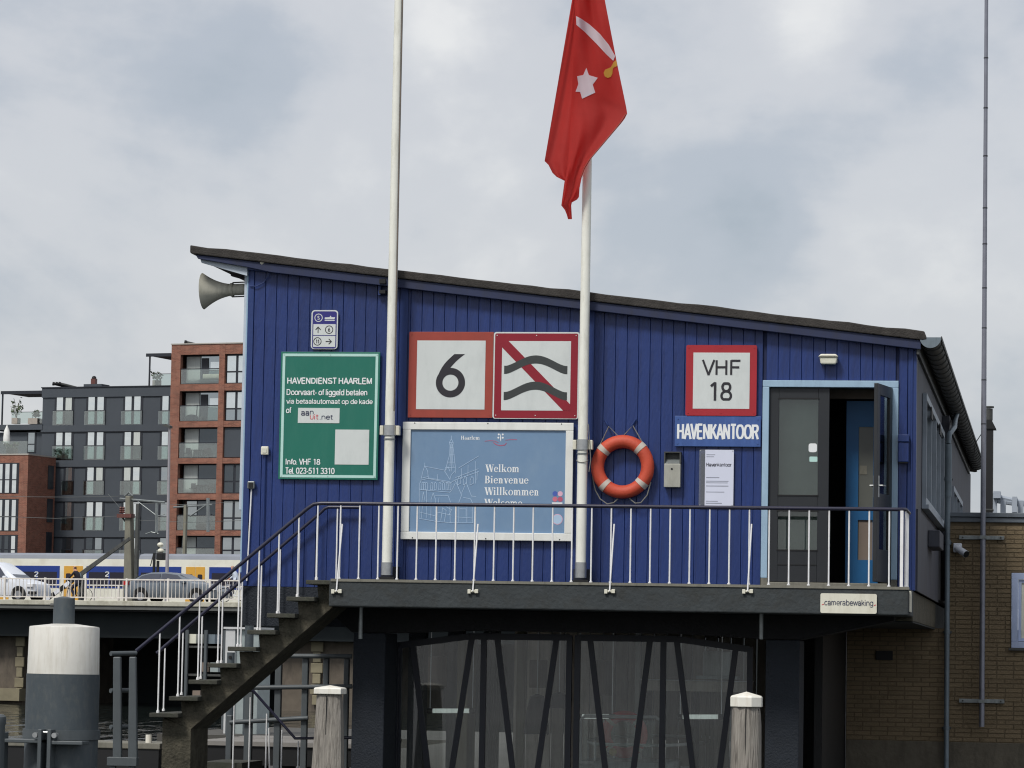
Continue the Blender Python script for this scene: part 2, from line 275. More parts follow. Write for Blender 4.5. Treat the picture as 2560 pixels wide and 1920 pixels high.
# ------------------------------------------------------------------ mesh helpers
LOC = {}
RIB = [0]
class MB:
    def __init__(s): s.v = []; s.f = []; s.m = []; s.cur = 0
    def add(s, vs, fs):
        o = len(s.v); s.v += [Vector(p) for p in vs]; s.f += [tuple(i+o for i in f) for f in fs]; s.m += [s.cur]*len(fs); return s
    def box(s, x0, x1, y0, y1, z0, z1):
        if x0 > x1: x0, x1 = x1, x0
        if y0 > y1: y0, y1 = y1, y0
        if z0 > z1: z0, z1 = z1, z0
        return s.add([(x0,y0,z0),(x1,y0,z0),(x1,y1,z0),(x0,y1,z0),(x0,y0,z1),(x1,y0,z1),(x1,y1,z1),(x0,y1,z1)],
              [(0,3,2,1),(4,5,6,7),(0,1,5,4),(1,2,6,5),(2,3,7,6),(3,0,4,7)])
    def prism(s, poly, y0, y1):          # polygon in x,z (counter-clockwise seen from -y), extruded y0..y1
        n = len(poly); vs = [(x, y0, z) for x, z in poly] + [(x, y1, z) for x, z in poly]
        fs = [tuple(range(n)), tuple(range(2*n-1, n-1, -1))] + [(i, n+i, n+(i+1) % n, (i+1) % n) for i in range(n)]
        return s.add(vs, fs)
    def prismx(s, poly, x0, x1):         # polygon in y,z
        n = len(poly); vs = [(x0, y, z) for y, z in poly] + [(x1, y, z) for y, z in poly]
        fs = [tuple(range(n-1, -1, -1)), tuple(range(n, 2*n))] + [(i, (i+1) % n, n+(i+1) % n, n+i) for i in range(n)]
        return s.add(vs, fs)
    def prismz(s, poly, z0, z1):         # polygon in x,y
        n = len(poly); vs = [(x, y, z0) for x, y in poly] + [(x, y, z1) for x, y in poly]
        fs = [tuple(range(n-1, -1, -1)), tuple(range(n, 2*n))] + [(i, (i+1) % n, n+(i+1) % n, n+i) for i in range(n)]
        return s.add(vs, fs)
    def cyl(s, a, b, r0, r1=None, n=12):
        a = Vector(a); b = Vector(b); r1 = r0 if r1 is None else r1; d = (b-a).normalized()
        e = d.orthogonal().normalized(); g = d.cross(e); vs = []
        for c, r in ((a, r0), (b, r1)):
            for i in range(n):
                t = 2*math.pi*i/n; vs.append(c + (e*math.cos(t)+g*math.sin(t))*r)
        return s.add(vs, [(i, (i+1) % n, n+(i+1) % n, n+i) for i in range(n)] + [tuple(range(n-1, -1, -1)), tuple(range(n, 2*n))])
    def tube(s, pts, r, n=8, closed=False):
        pts = [Vector(p) for p in pts]; k = len(pts); vs = []; e = None
        for i, p in enumerate(pts):
            if closed: d = (pts[(i+1) % k]-pts[i-1]).normalized()
            else: d = (pts[min(i+1, k-1)]-pts[max(i-1, 0)]).normalized()
            if e is None: e = d.orthogonal().normalized()
            e = (e - d*e.dot(d)).normalized(); g = d.cross(e)
            rr = r[i] if isinstance(r, (list, tuple)) else r
            for j in range(n):
                t = 2*math.pi*j/n; vs.append(p + (e*math.cos(t)+g*math.sin(t))*rr)
        fs = []
        for i in range(k if closed else k-1):
            a, b = i*n, ((i+1) % k)*n
            fs += [(a+j, a+(j+1) % n, b+(j+1) % n, b+j) for j in range(n)]
        if not closed: fs += [tuple(range(n-1, -1, -1)), tuple(range((k-1)*n, k*n))]
        return s.add(vs, fs)
    def lathe(s, prof, c, ax=(0, 0, 1), n=24):   # prof: (radius, distance along axis)
        c = Vector(c); d = Vector(ax).normalized(); e = d.orthogonal().normalized(); g = d.cross(e); vs = []; k = len(prof)
        for r, h in prof:
            for j in range(n):
                t = 2*math.pi*j/n; vs.append(c + d*h + (e*math.cos(t)+g*math.sin(t))*max(r, 1e-4))
        fs = [(i*n+j, i*n+(j+1) % n, (i+1)*n+(j+1) % n, (i+1)*n+j) for i in range(k-1) for j in range(n)]
        fs += [tuple(range(n-1, -1, -1)), tuple(range((k-1)*n, k*n))]
        return s.add(vs, fs)
    def ball(s, c, r, n=10, sx=1, sy=1, sz=1):
        prof = [(math.sin(math.pi*i/n)*r, -math.cos(math.pi*i/n)*r) for i in range(n+1)]; k0 = len(s.v); s.lathe(prof, (0, 0, 0), n=n+4)
        for i in range(k0, len(s.v)): p = s.v[i]; s.v[i] = Vector((p.x*sx+c[0], p.y*sy+c[1], p.z*sz+c[2]))
        return s
    def ribbon(s, pts, wdt, y, dy=0.0004, ext=.3):        # flat line in the x,z plane at depth y (pts: x,z)
        for i in range(len(pts)-1):
            a, b = Vector(pts[i]), Vector(pts[i+1]); d = b-a
            if d.length < 1e-6: continue
            d.normalize(); nrm = Vector((-d.y, d.x))*wdt/2; a2 = a-d*wdt*ext; b2 = b+d*wdt*ext
            RIB[0] = (RIB[0]+1) % 160; yy = y - .00002*RIB[0]
            s.add([(q.x, yy, q.y) for q in (a2-nrm, b2-nrm, b2+nrm, a2+nrm)], [(0, 1, 2, 3)])
        return s
    def build(s, name, mat, parent=None, smooth=False, bevel=0.0, angle=40, kind=None):
        vs = s.v; mn = Vector((min(p.x for p in vs), min(p.y for p in vs), min(p.z for p in vs))); mxv = Vector((max(p.x for p in vs), max(p.y for p in vs), max(p.z for p in vs)))
        c = (mn+mxv)/2
        if parent is None: c.z = mn.z
        me = bpy.data.meshes.new(name); me.from_pydata([p-c for p in vs], [], s.f)
        mats = mat if isinstance(mat, (list, tuple)) else [mat]
        for q in mats: me.materials.append(M[q] if isinstance(q, str) else q)
        if len(mats) > 1: me.polygons.foreach_set('material_index', s.m)
        if smooth:
            me.polygons.foreach_set('use_smooth', [True]*len(me.polygons)); me.set_sharp_from_angle(angle=R(angle))
        o = bpy.data.objects.new(name, me); col.objects.link(o)
        if parent is not None: o.parent = parent; o.location = c - LOC[parent]
        else: o.location = c
        LOC[o] = c
        if bevel:
            b = o.modifiers.new('bevel', 'BEVEL'); b.width = bevel; b.segments = 2; b.limit_method = 'ANGLE'; b.angle_limit = R(35)
        if kind: o['kind'] = kind
        return o
def tag(o, label, cat=None, group=None, kind=None):
    if label: o['label'] = label
    if cat: o['category'] = cat
    if group: o['group'] = group
    if kind: o['kind'] = kind
    return o
def thing(name, label, cat, loc=(0, 0, 0), rot=0.0, group=None, local=False):
    o = bpy.data.objects.new(name, None); col.objects.link(o); o.location = loc; o.rotation_euler = (0, 0, rot); o.empty_display_size = .2
    LOC[o] = Vector((0, 0, 0)) if local else Vector(loc)
    return tag(o, label, cat, group)
def box(name, mat, parent, x0, x1, y0, y1, z0, z1, bevel=0.0): return MB().box(x0, x1, y0, y1, z0, z1).build(name, mat, parent, bevel=bevel)
def rounded(x0, x1, z0, z1, r, n=5):
    p = []
    for cx, cz, a0 in ((x1-r, z0+r, -90), (x1-r, z1-r, 0), (x0+r, z1-r, 90), (x0+r, z0+r, 180)):
        for i in range(n+1):
            t = R(a0+90*i/n); p.append((cx+r*math.cos(t), cz+r*math.sin(t)))
    return p
def disc(cx, cz, r, n=24): return [(cx+r*math.cos(2*math.pi*i/n), cz+r*math.sin(2*math.pi*i/n)) for i in range(n)]
def ringpoly(mb, cx, cz, ro, ri, y0, y1, n=28, sx=1.0, a0=0, a1=360):
    full = (a1-a0) >= 360; k = n if full else n+1; vs = []
    for i in range(k):
        t = R(a0+(a1-a0)*i/n)
        for r in (ro, ri):
            for y in (y0, y1): vs.append((cx+sx*r*math.cos(t), y, cz+r*math.sin(t)))
    fs = []
    for i in range(n):
        a, b = 4*i, 4*((i+1) % k)
        fs += [(a, a+2, b+2, b), (a+1, b+1, b+3, a+3), (a, b, b+1, a+1), (a+2, a+3, b+3, b+2)]
    if not full: fs += [(0, 1, 3, 2), (4*n, 4*n+2, 4*n+3, 4*n+1)]
    return mb.add(vs, fs)
def frame_mb(mb, x0, x1, z0, z1, wd, y0, y1):      # four butted bars
    mb.box(x0, x1, y0, y1, z1-wd, z1); mb.box(x0, x1, y0, y1, z0, z0+wd); mb.box(x0, x0+wd, y0, y1, z0+wd, z1-wd); mb.box(x1-wd, x1, y0, y1, z0+wd, z1-wd); return mb
def text_font(s, mat, parent, x0, x1, z0, z1, y, off=0.0, name='lettering', thick=.002, shear=0.0):
    cu = bpy.data.curves.new('t', 'FONT'); cu.body = s; cu.size = 1; cu.offset = off; cu.resolution_u = 4; cu.shear = shear
    ob = bpy.data.objects.new('t', cu); col.objects.link(ob); dg = bpy.context.evaluated_depsgraph_get()
    me = bpy.data.meshes.new_from_object(ob.evaluated_get(dg)); bpy.data.objects.remove(ob); bpy.data.curves.remove(cu)
    vs = [v.co.copy() for v in me.vertices]; fs = [tuple(p.vertices) for p in me.polygons]; bpy.data.meshes.remove(me)
    ax, bx = min(v.x for v in vs), max(v.x for v in vs); az, bz = min(v.y for v in vs), max(v.y for v in vs)
    kx = (x1-x0)/(bx-ax); kz = (z1-z0)/(bz-az)
    mb = MB().add([(x0+(v.x-ax)*kx, y, z0+(v.y-az)*kz) for v in vs], fs)
    return mb.build(name, mat, parent)

# a plain sans alphabet drawn with even strokes (cap height 1, x-height .7)
def _arc(cx, cy, rx, ry, a0, a1, n=None):
    n = n or max(4, int(abs(a1-a0)/18)); return [(cx+rx*math.cos(R(a0+(a1-a0)*i/n)), cy+ry*math.sin(R(a0+(a1-a0)*i/n))) for i in range(n+1)]
def _el(cx, cy, rx, ry): return _arc(cx, cy, rx, ry, 0, 360, 20)
GL = {
 'A': (.76, [[(.02, 0), (.36, 1), (.70, 0)], [(.15, .32), (.57, .32)]]), 'V': (.72, [[(.02, 1), (.34, 0), (.66, 1)]]), 'H': (.84, [[(.08, 0), (.08, 1)], [(.64, 0), (.64, 1)], [(.08, .52), (.64, .52)]]),
 'E': (.74, [[(.08, 0), (.08, 1)], [(.08, .97), (.6, .97)], [(.08, .52), (.56, .52)], [(.08, .03), (.62, .03)]]), 'F': (.68, [[(.08, 0), (.08, 1)], [(.08, .97), (.6, .97)], [(.08, .52), (.54, .52)]]),
 'N': (.84, [[(.08, 0), (.08, 1)], [(.08, 1), (.64, 0)], [(.64, 0), (.64, 1)]]), 'D': (.84, [[(.08, 0), (.08, 1)], [(.08, .97), (.32, .97)]+_arc(.32, .5, .34, .47, 90, -90)+[(.08, .03)]]), 'I': (.3, [[(.08, 0), (.08, 1)]]),
 'S': (.76, [_arc(.36, .74, .26, .24, 25, 270)+_arc(.36, .26, .29, .24, 90, -160)]), 'T': (.68, [[(.02, .97), (.62, .97)], [(.32, .97), (.32, 0)]]), 'R': (.8, [[(.08, 0), (.08, 1)], [(.08, .97), (.4, .97)]+_arc(.4, .735, .25, .235, 90, -90)+[(.08, .5)], [(.4, .5), (.68, 0)]]),
 'L': (.64, [[(.08, 0), (.08, 1)], [(.08, .03), (.56, .03)]]), 'M': (.96, [[(.08, 0), (.08, 1)], [(.08, 1), (.42, .05)], [(.42, .05), (.76, 1)], [(.76, 1), (.76, 0)]]), 'K': (.76, [[(.08, 0), (.08, 1)], [(.08, .36), (.62, 1)], [(.27, .58), (.68, 0)]]), 'O': (.92, [_el(.43, .5, .36, .48)]), 'U': (.8, [[(.08, 1), (.08, .3)]+_arc(.35, .3, .27, .28, 180, 360)+[(.62, 1)]]),
 'a': (.66, [_el(.27, .2, .2, .18), [(.5, 0), (.5, .5)], _arc(.29, .5, .21, .2, 0, 165)]), 'b': (.68, [[(.08, 0), (.08, 1)], _el(.33, .35, .25, .33)]), 'c': (.6, [_arc(.33, .35, .26, .33, 50, 310)]), 'd': (.68, [[(.56, 0), (.56, 1)], _el(.31, .35, .25, .33)]), 'e': (.66, [_arc(.33, .35, .27, .33, 0, 318), [(.07, .36), (.6, .36)]]),
 'f': (.36, [[(.17, 0), (.17, .8)]+_arc(.32, .8, .15, .18, 180, 85), [(.02, .68), (.34, .68)]]), 'g': (.68, [_el(.31, .36, .25, .32), [(.56, .7), (.56, -.08)]+_arc(.31, -.08, .25, .17, 0, -155)]), 'i': (.26, [[(.08, 0), (.08, .7)], [(.08, .88), (.08, 1)]]), 'k': (.6, [[(.08, 0), (.08, 1)], [(.08, .26), (.48, .7)], [(.24, .42), (.52, 0)]]), 'l': (.26, [[(.08, 0), (.08, 1)]]),
 'm': (.96, [[(.08, 0), (.08, .7)], _arc(.26, .46, .18, .22, 180, 0)+[(.44, 0)], _arc(.62, .46, .18, .22, 180, 0)+[(.80, 0)]]), 'n': (.66, [[(.08, 0), (.08, .7)], _arc(.31, .45, .23, .23, 180, 0)+[(.54, 0)]]), 'o': (.68, [_el(.33, .35, .27, .33)]), 'p': (.68, [[(.08, -.27), (.08, .7)], _el(.33, .35, .25, .33)]), 'r': (.4, [[(.08, 0), (.08, .7)], _arc(.29, .45, .21, .22, 180, 75)]),
 't': (.4, [[(.17, .9), (.17, .14)]+_arc(.3, .14, .13, .12, 180, 280), [(.02, .68), (.36, .68)]]), 'u': (.66, [[(.08, .7), (.08, .26)]+_arc(.31, .26, .23, .24, 180, 360)+[(.54, .7)], [(.54, .3), (.54, 0)]]), 'v': (.58, [[(.02, .7), (.28, 0), (.54, .7)]]), 'w': (.82, [[(.02, .7), (.20, 0), (.40, .68), (.60, 0), (.78, .7)]]),
 '-': (.36, [[(.04, .36), (.3, .36)]]), '.': (.26, [[(.08, 0), (.08, .1)]]), ' ': (.3, []),
 '0': (.72, [_el(.34, .5, .27, .48)]), '1': (.72, [[(.42, 0), (.42, 1)], [(.42, .97), (.18, .78)]]), '2': (.72, [_arc(.34, .72, .26, .26, 165, -25)+[(.08, .05)], [(.06, .03), (.62, .03)]]), '3': (.72, [_arc(.33, .74, .24, .23, 155, -90)+_arc(.33, .27, .27, .25, 90, -155)]), '5': (.72, [[(.58, .97), (.18, .97), (.12, .5)]+_arc(.33, .32, .27, .3, 135, -155)]), '6': (.72, [_el(.34, .3, .25, .28), [(.09, .32), (.2, .7), (.44, .98)]]), '8': (.72, [_el(.34, .74, .22, .23), _el(.34, .26, .27, .25)]),
}
def text(s, mat, parent, x0, x1, z0, z1, y, off=0.0, name='lettering', wt=None):
    """fit a line of even-stroke sans lettering into the box x0..x1, z0..z1 (the box holds what rises and hangs)"""
    asc = 1.0 if any(c in 'ABDEFHIKLMNORSTUVbdfikl0123568' for c in s) else (.9 if 't' in s else .7); dsc = -.27 if any(c in 'gp' for c in s) else 0.0
    H = (z1-z0)/(asc-dsc); w_ = (wt or .13+off*1.6)*H; pls = []; x = 0.0
    for c in s:
        adv, st = GL[c]
        for p in st: pls.append([(x+a, b) for a, b in p])
        x += adv
    xmn = min(a for p in pls for a, b in p); xmx = max(a for p in pls for a, b in p); kx = (x1-x0-w_)/(xmx-xmn if xmx > xmn else 1)
    mb = MB()
    for i, p in enumerate(pls):
        q_ = []
        for a, b in p:
            zz_ = z0-dsc*H+b*H; lo, hi = z0-dsc*H+w_/2, z0-dsc*H+asc*H-w_/2
            if b >= 0: zz_ = min(max(zz_, lo), hi) if len(p) > 3 else zz_
            q_.append((x0+w_/2+(a-xmn)*kx, zz_))
        mb.ribbon(q_, w_, y, 0, 0.0 if len(q_) == 2 else .16)
    return mb.build(name, mat, parent)
# ================================================================== THE SETTING
YF, YD, YB = 38.0, 36.70, 45.5            # office front, balcony front, brick annex front
def structure(o): o['kind'] = 'structure'; return o
def water_material():
    m = bpy.data.materials.new('water'); m.use_nodes = True; t = m.node_tree; N = t.nodes; K = t.links.new; b = N['Principled BSDF']
    b.inputs['Base Color'].default_value = (.018, .024, .022, 1); b.inputs['Roughness'].default_value = .06
    tcn = N.new('ShaderNodeTexCoord'); mpn = N.new('ShaderNodeMapping'); mpn.inputs['Scale'].default_value = (1, .10, 1); K(tcn.outputs['Object'], mpn.inputs[0])
    n = N.new('ShaderNodeTexNoise'); n.inputs['Scale'].default_value = 1.1; n.inputs['Detail'].default_value = 4; K(mpn.outputs[0], n.inputs['Vector'])
    bn = N.new('ShaderNodeBump'); bn.inputs['Strength'].default_value = .8; bn.inputs['Distance'].default_value = .35; K(n.outputs['Fac'], bn.inputs['Height']); K(bn.outputs[0], b.inputs['Normal'])
    M['water'] = m
water_material()
structure(MB().add([(-400, -60, 0), (300, -60, 0), (300, 400, 0), (-400, 400, 0)], [(0, 1, 2, 3)]).build('water', 'water'))
structure(MB().add([(-3000, 176, 4.6), (3000, 176, 4.6), (3000, 4000, 4.6), (-3000, 4000, 4.6)], [(0, 1, 2, 3)]).build('ground', 'asphalt'))
structure(MB().box(-12.5, 14, 38.3, 75, -1.5, .95).build('quay', 'quay'))

# ================================================================== HARBOUR OFFICE
XL, XR = P(613, 1050, YF).x, P(2290, 1150, YF).x
ZFL = P(1500, 1459, YD).z                  # balcony floor level
zl, zr = P(622, 668, YF).z, P(2290, 866, YF).z
def zroof(x): return zl + (zr-zl)*(x-XL)/(XR-XL)      # underside of the roof above the front wall
office = thing('harbour_office', 'dark blue plank-clad harbour office on concrete legs with a sloping flat roof', 'building', (XL, YF, .95))
DX0, DX1, _, DZ1 = rect(1904.6, 2244.7, 951.7, 1450, YF)
YEND = 64.0
# backing walls (a shell open at the door)
w_ = MB()
w_.prism([(XL+.02, ZFL-.3), (DX0, ZFL-.3), (DX0, zroof(DX0)), (XL+.02, zroof(XL))], YF+.03, YF+.15)
w_.prism([(DX0, DZ1), (DX1, DZ1), (DX1, zroof(DX1)), (DX0, zroof(DX0))], YF+.03, YF+.15)
w_.prism([(DX1, ZFL-.3), (XR-.02, ZFL-.3), (XR-.02, zroof(XR)), (DX1, zroof(DX1))], YF+.03, YF+.15)
w_.build('front_wall', 'blue_dark', office)
box('side_wall', 'side_panel', office, XR-.1, XR-.004, YF+.16, YEND, ZFL+.06, zr)
box('side_wall', 'side_panel', office, XL+.02, XL+.1, YF+.16, YEND, ZFL-.3, zl-.02)
box('back_wall', 'side_panel', office, XL+.12, XR-.12, YEND-.1, YEND, ZFL-.3, zr-.1)
box('floor_slab', 'concrete_dark', office, XL+.0, XR-.03, YF+.16, YEND, ZFL-.36, ZFL-.01)
# planks
pw = (XR-.10-(XL+.075))/57
for i in range(57):
    x0 = XL+.075+i*pw; x1 = x0+pw-.0016
    zb = ZFL-.06
    if x1 > DX0 and x0 < DX1:
        if x0 < DX0-.03: x1 = DX0-.004
        elif x1 > DX1+.03: x0 = DX1+.004
        else: zb = DZ1+.004
    j = random.uniform(-.002, .002); j2 = j+random.uniform(-.0028, .0028); c = .0038
    prof = [(x0, YF+.028), (x0, YF+.008+j), (x0+c, YF+j), (x1-c, YF+j2), (x1, YF+.008+j2), (x1, YF+.028)]
    n = len(prof); vs = [(x, y, zb) for x, y in prof] + [(x, y, zroof(x)-.004) for x, y in prof]
    MB().add(vs, [tuple(range(n-1, -1, -1)), tuple(range(n, 2*n))]+[(k, (k+1) % n, n+(k+1) % n, n+k) for k in range(n)]).build('plank', 'blue_plank', office)
def trimboard(name, mat, x0, x1, y0, y1, zb): return MB().prism([(x0, zb), (x1, zb), (x1, zroof(x1)-.003), (x0, zroof(x0)-.003)], y0, y1).build(name, mat, office, bevel=.006)
trimboard('corner_board', 'blue_trim', XL+.0, XL+.072, YF-.012, YF+.15, ZFL-.06)
trimboard('corner_board', 'blue_trim', XR-.096, XR, YF-.014, YF+.155, ZFL+.0)
trimboard('corner_batten', 'blue_trim', XR-.062, XR-.04, YF-.03, YF-.0145, ZFL+.0)
for px_ in (1007, 1474):                                   # covers behind the flagpoles
    xx = P(px_, 1000, YF).x; trimboard('cover_strip', 'blue_trim', xx-.045, xx+.045, YF-.018, YF-.003, ZFL-.05)
# pale boards at the far left corner, seen edge on
box('corner_strip', 'soffit', office, XL-.055, XL-.002, YF+.02, YF+.16, P(610, 1275, YF).z, zl-.06, .006)
box('corner_strip', 'light_blue', office, XL-.020, XL-.001, YF+.0, YF+.019, ZFL+.1, zl-.01, .003)
# roof
RY0 = YF-.16
rt = [P(475, 613, RY0), P(2311, 828, RY0)]
def rz(x): return rt[0].z + (rt[1].z-rt[0].z)*(x-rt[0].x)/(rt[1].x-rt[0].x)
ex0, ex1 = rt[0].x, rt[1].x
rn = 40
top = [(ex0+(ex1-ex0)*i/rn, rz(ex0+(ex1-ex0)*i/rn)+random.uniform(-.008, .008)) for i in range(rn+1)]
poly = [(ex0, rz(ex0)-.085), (ex0+.02, rz(ex0)-.10), (ex1-.02, rz(ex1)-.10), (ex1+.03, rz(ex1)-.09)] + top[::-1]
roof = MB().prism(poly, RY0, YEND+.2).build('roof', 'felt', office, bevel=.012)
fx0 = P(487, 640, RY0).x
MB().prism([(fx0+.03, rz(fx0)-.15), (XL-.01, rz(XL)-.175), (XL+.3, rz(XL+.3)-.205), (ex1-.04, rz(ex1)-.205), (ex1-.04, rz(ex1)-.101), (fx0, rz(fx0)-.101)], RY0+.03, RY0+.075).build('verge_board', 'fascia_blue', office, bevel=.006)
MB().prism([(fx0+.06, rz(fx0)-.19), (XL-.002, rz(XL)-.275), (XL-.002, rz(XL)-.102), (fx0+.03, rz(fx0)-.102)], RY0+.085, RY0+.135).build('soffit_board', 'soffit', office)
MB().prism([(XL, rz(XL)-.2), (XR, rz(XR)-.2), (XR, rz(XR)-.102), (XL, rz(XL)-.102)], RY0+.08, YF+.17).build('wall_plate', 'blue_trim', office)
for k in range(9):
    yy = YF+1.2+k*2.4
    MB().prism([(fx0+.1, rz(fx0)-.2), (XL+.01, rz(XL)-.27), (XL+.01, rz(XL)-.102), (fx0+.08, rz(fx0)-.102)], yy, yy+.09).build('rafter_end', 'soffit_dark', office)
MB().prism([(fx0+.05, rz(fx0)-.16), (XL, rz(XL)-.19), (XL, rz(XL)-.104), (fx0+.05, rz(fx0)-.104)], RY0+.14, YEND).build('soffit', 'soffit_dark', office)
# interior roof lining so no light leaks into the office
box('ceiling', 'interior', office, XL+.15, XR-.12, YF+.2, YEND-.2, zr-.16, zr-.12)
# gutter
gx, gz, gr, gy0, gy1 = P(2326, 846, RY0).x, P(2326, 843, RY0).z, .118, RY0+.02, 62.0
g = MB(); n = 14; prof = [(gx+gr*math.cos(R(180+180*i/n)), gz+gr*math.sin(R(180+180*i/n))) for i in range(n+1)]
inner = [(gx+(gr-.006)*math.cos(R(180+180*i/n)), gz+(gr-.006)*math.sin(R(180+180*i/n))) for i in range(n, -1, -1)]
g.prism(prof+inner, gy0, gy1); gut = g.build('gutter', 'zinc_dark', office, smooth=True)
MB().prism([(gx+(gr+.004)*math.cos(R(180+180*i/n)), gz+(gr+.004)*math.sin(R(180+180*i/n))) for i in range(n+1)], gy0-.012, gy0-.002).build('end_cap', 'zinc', gut)
k = 0; yy = gy0+.35
while yy < gy1:
    h = MB(); pr2 = [(gx+(gr+.013)*math.cos(R(180+180*i/n)), gz+(gr+.013)*math.sin(R(180+180*i/n))) for i in range(n+1)]; in2 = [(gx+(gr+.001)*math.cos(R(180+180*i/n)), gz+(gr+.001)*math.sin(R(180+180*i/n))) for i in range(n, -1, -1)]
    h.prism(pr2+in2, yy, yy+.035); h.build('gutter_bracket', 'zinc_dark', gut); yy += .62
MB().prism([(gx+gr, gz-.03), (gx+gr+.012, gz-.03), (gx+gr+.012, gz+.012), (gx+gr, gz+.012)], gy0, gy1).build('gutter_bead', 'zinc_dark', gut)
box('eaves_board', 'zinc_dark', office, XR+.002, XR+.03, YF-.1, gy1, zr-.10, zr+.06)
# right-hand wall: cladding board, window strip, vents
box('side_board', 'side_panel', office, XR, XR+.022, YF+.16, 45.3, ZFL+.0, P(2305, 1262, YF).z-.04)
wy0, wy1 = PXx(2305, 1180, XR).y, PXx(2352, 1250, XR).y
wz0, wz1 = PXx(2305, 1262, XR).z, PXx(2308, 985, XR).z
def side_window(y0, y1, z0, z1, nb, nm='window'):
    fr = MB(); fr.box(XR+.002, XR+.05, y0, y1, z0, z0+.09); fr.box(XR+.002, XR+.05, y0, y1, z1-.08, z1)
    for i in range(nb+1):
        yy_ = y0+(y1-y0)*i/nb; yy_ = min(max(yy_, y0+.04), y1-.04); fr.box(XR+.002, XR+.052, yy_-.04, yy_+.04, z0+.09, z1-.08)
    f = fr.build(nm, 'window_grey', office)
    for i in range(nb):
        a, b = y0+(y1-y0)*i/nb+.06, y0+(y1-y0)*(i+1)/nb-.06
        box('pane', 'pane_mid', f, XR+.005, XR+.016, a, b, z0+.092, z1-.082)
    return f
side_window(wy0, wy1, wz0, wz1, 4)
box('window_sill', 'window_grey', office, XR+.002, XR+.085, wy0-.05, wy1+.05, wz0-.05, wz0-.001)
for px_, py_ in ((2325, 1045), (2347, 1085)):
    a = PXx(px_, py_, XR+.05); MB().prismx([(a.y, a.z), (a.y+.55, a.z-.0), (a.y+.55, a.z+.09), (a.y, a.z+.14)], XR+.054, XR+.07).build('window_vent', 'black', office)
side_window(PXx(2377, 1200, XR).y, PXx(2400, 1200, XR).y, wz0-.1, wz1-.5, 3)
a = PXx(2324, 1360, XR+.02); box('vent_box', 'side_panel', office, XR+.024, XR+.17, a.y-.7, a.y+.7, PXx(2326, 1378, XR).z, PXx(2326, 1337, XR).z, .01)
tmp = PXx(2355, 1150, XR); box('pilaster', 'side_panel', office, XR+.001, XR+.1, tmp.y, tmp.y+.9, ZFL+.06, zr-.12)
# door opening
dw = .075
dfr = MB(); dfr.box(DX0, DX1, YF-.03, YF+.10, DZ1-.078, DZ1); dfr.box(DX0, DX0+dw, YF-.03, YF+.10, ZFL+.12, DZ1-.0785); dfr.box(DX1-dw-.012, DX1, YF-.03, YF+.10, ZFL+.12, DZ1-.0785)
dframe = dfr.build('door_frame', 'light_blue', office, bevel=.006)
box('frame_foot', 'threshold', office, DX0+.002, DX0+dw-.001, YF-.028, YF+.1, ZFL+.0, ZFL+.119); box('frame_foot', 'threshold', office, DX1-dw-.01, DX1-.002, YF-.028, YF+.1, ZFL+.0, ZFL+.119)
box('threshold', 'threshold', office, DX0+dw+.001, DX1-dw-.014, YF-.06, YF+.12, ZFL+.0, ZFL+.075, .008)
lx0, lx1 = DX0+dw+.004, P(2072, 1200, YF+.03).x
def leaf(mb, x0, x1, z0, z1, gx0, gx1, panes, y0, y1):
    mb.box(x0, gx0, y0, y1, z0, z1); mb.box(gx1, x1, y0, y1, z0, z1); zz = z0
    for a_, b_ in panes: mb.box(gx0, gx1, y0, y1, zz, a_); zz = b_
    mb.box(gx0, gx1, y0, y1, zz, z1); return mb
z0d, z1d = ZFL+.08, DZ1-.082
r1 = rect(1946.7, 2045, 997, 1238, YF+.03); r2 = rect(1946.7, 2045, 1278, 1375, YF+.03)
panes = [(r2[2], r2[3]), (r1[2], r1[3])]
lf = leaf(MB(), lx0, lx1, z0d, z1d, r1[0], r1[1], panes, YF+.02, YF+.065).build('door', 'door_dark', office, bevel=.004)
for a_, b_ in panes:
    box('pane', 'door_glass', lf, r1[0], r1[1], YF+.04, YF+.046, a_, b_)
    box('pane_bead', 'black', lf, r1[0]-.012, r1[1]+.012, YF+.012, YF+.019, b_-.004, b_+.01); box('pane_bead', 'black', lf, r1[0]-.012, r1[1]+.012, YF+.012, YF+.019, a_-.01, a_+.004)
box('kick_groove', 'black', lf, r1[0], r1[1], YF+.014, YF+.0195, P(2000, 1412, YF).z-.005, P(2000, 1412, YF).z+.005)
q = rect(2021, 2042, 1108, 1130, YF); MB().prism(rounded(q[0], q[1], q[2], q[3], .025), YF+.034, YF+.0385).build('sticker', 'letter_white', lf)
q = rect(2023, 2043, 1141, 1154, YF); MB().prism(rounded(q[0], q[1], q[2], q[3], .01), YF+.034, YF+.0385).build('sticker', 'pale_green', lf)
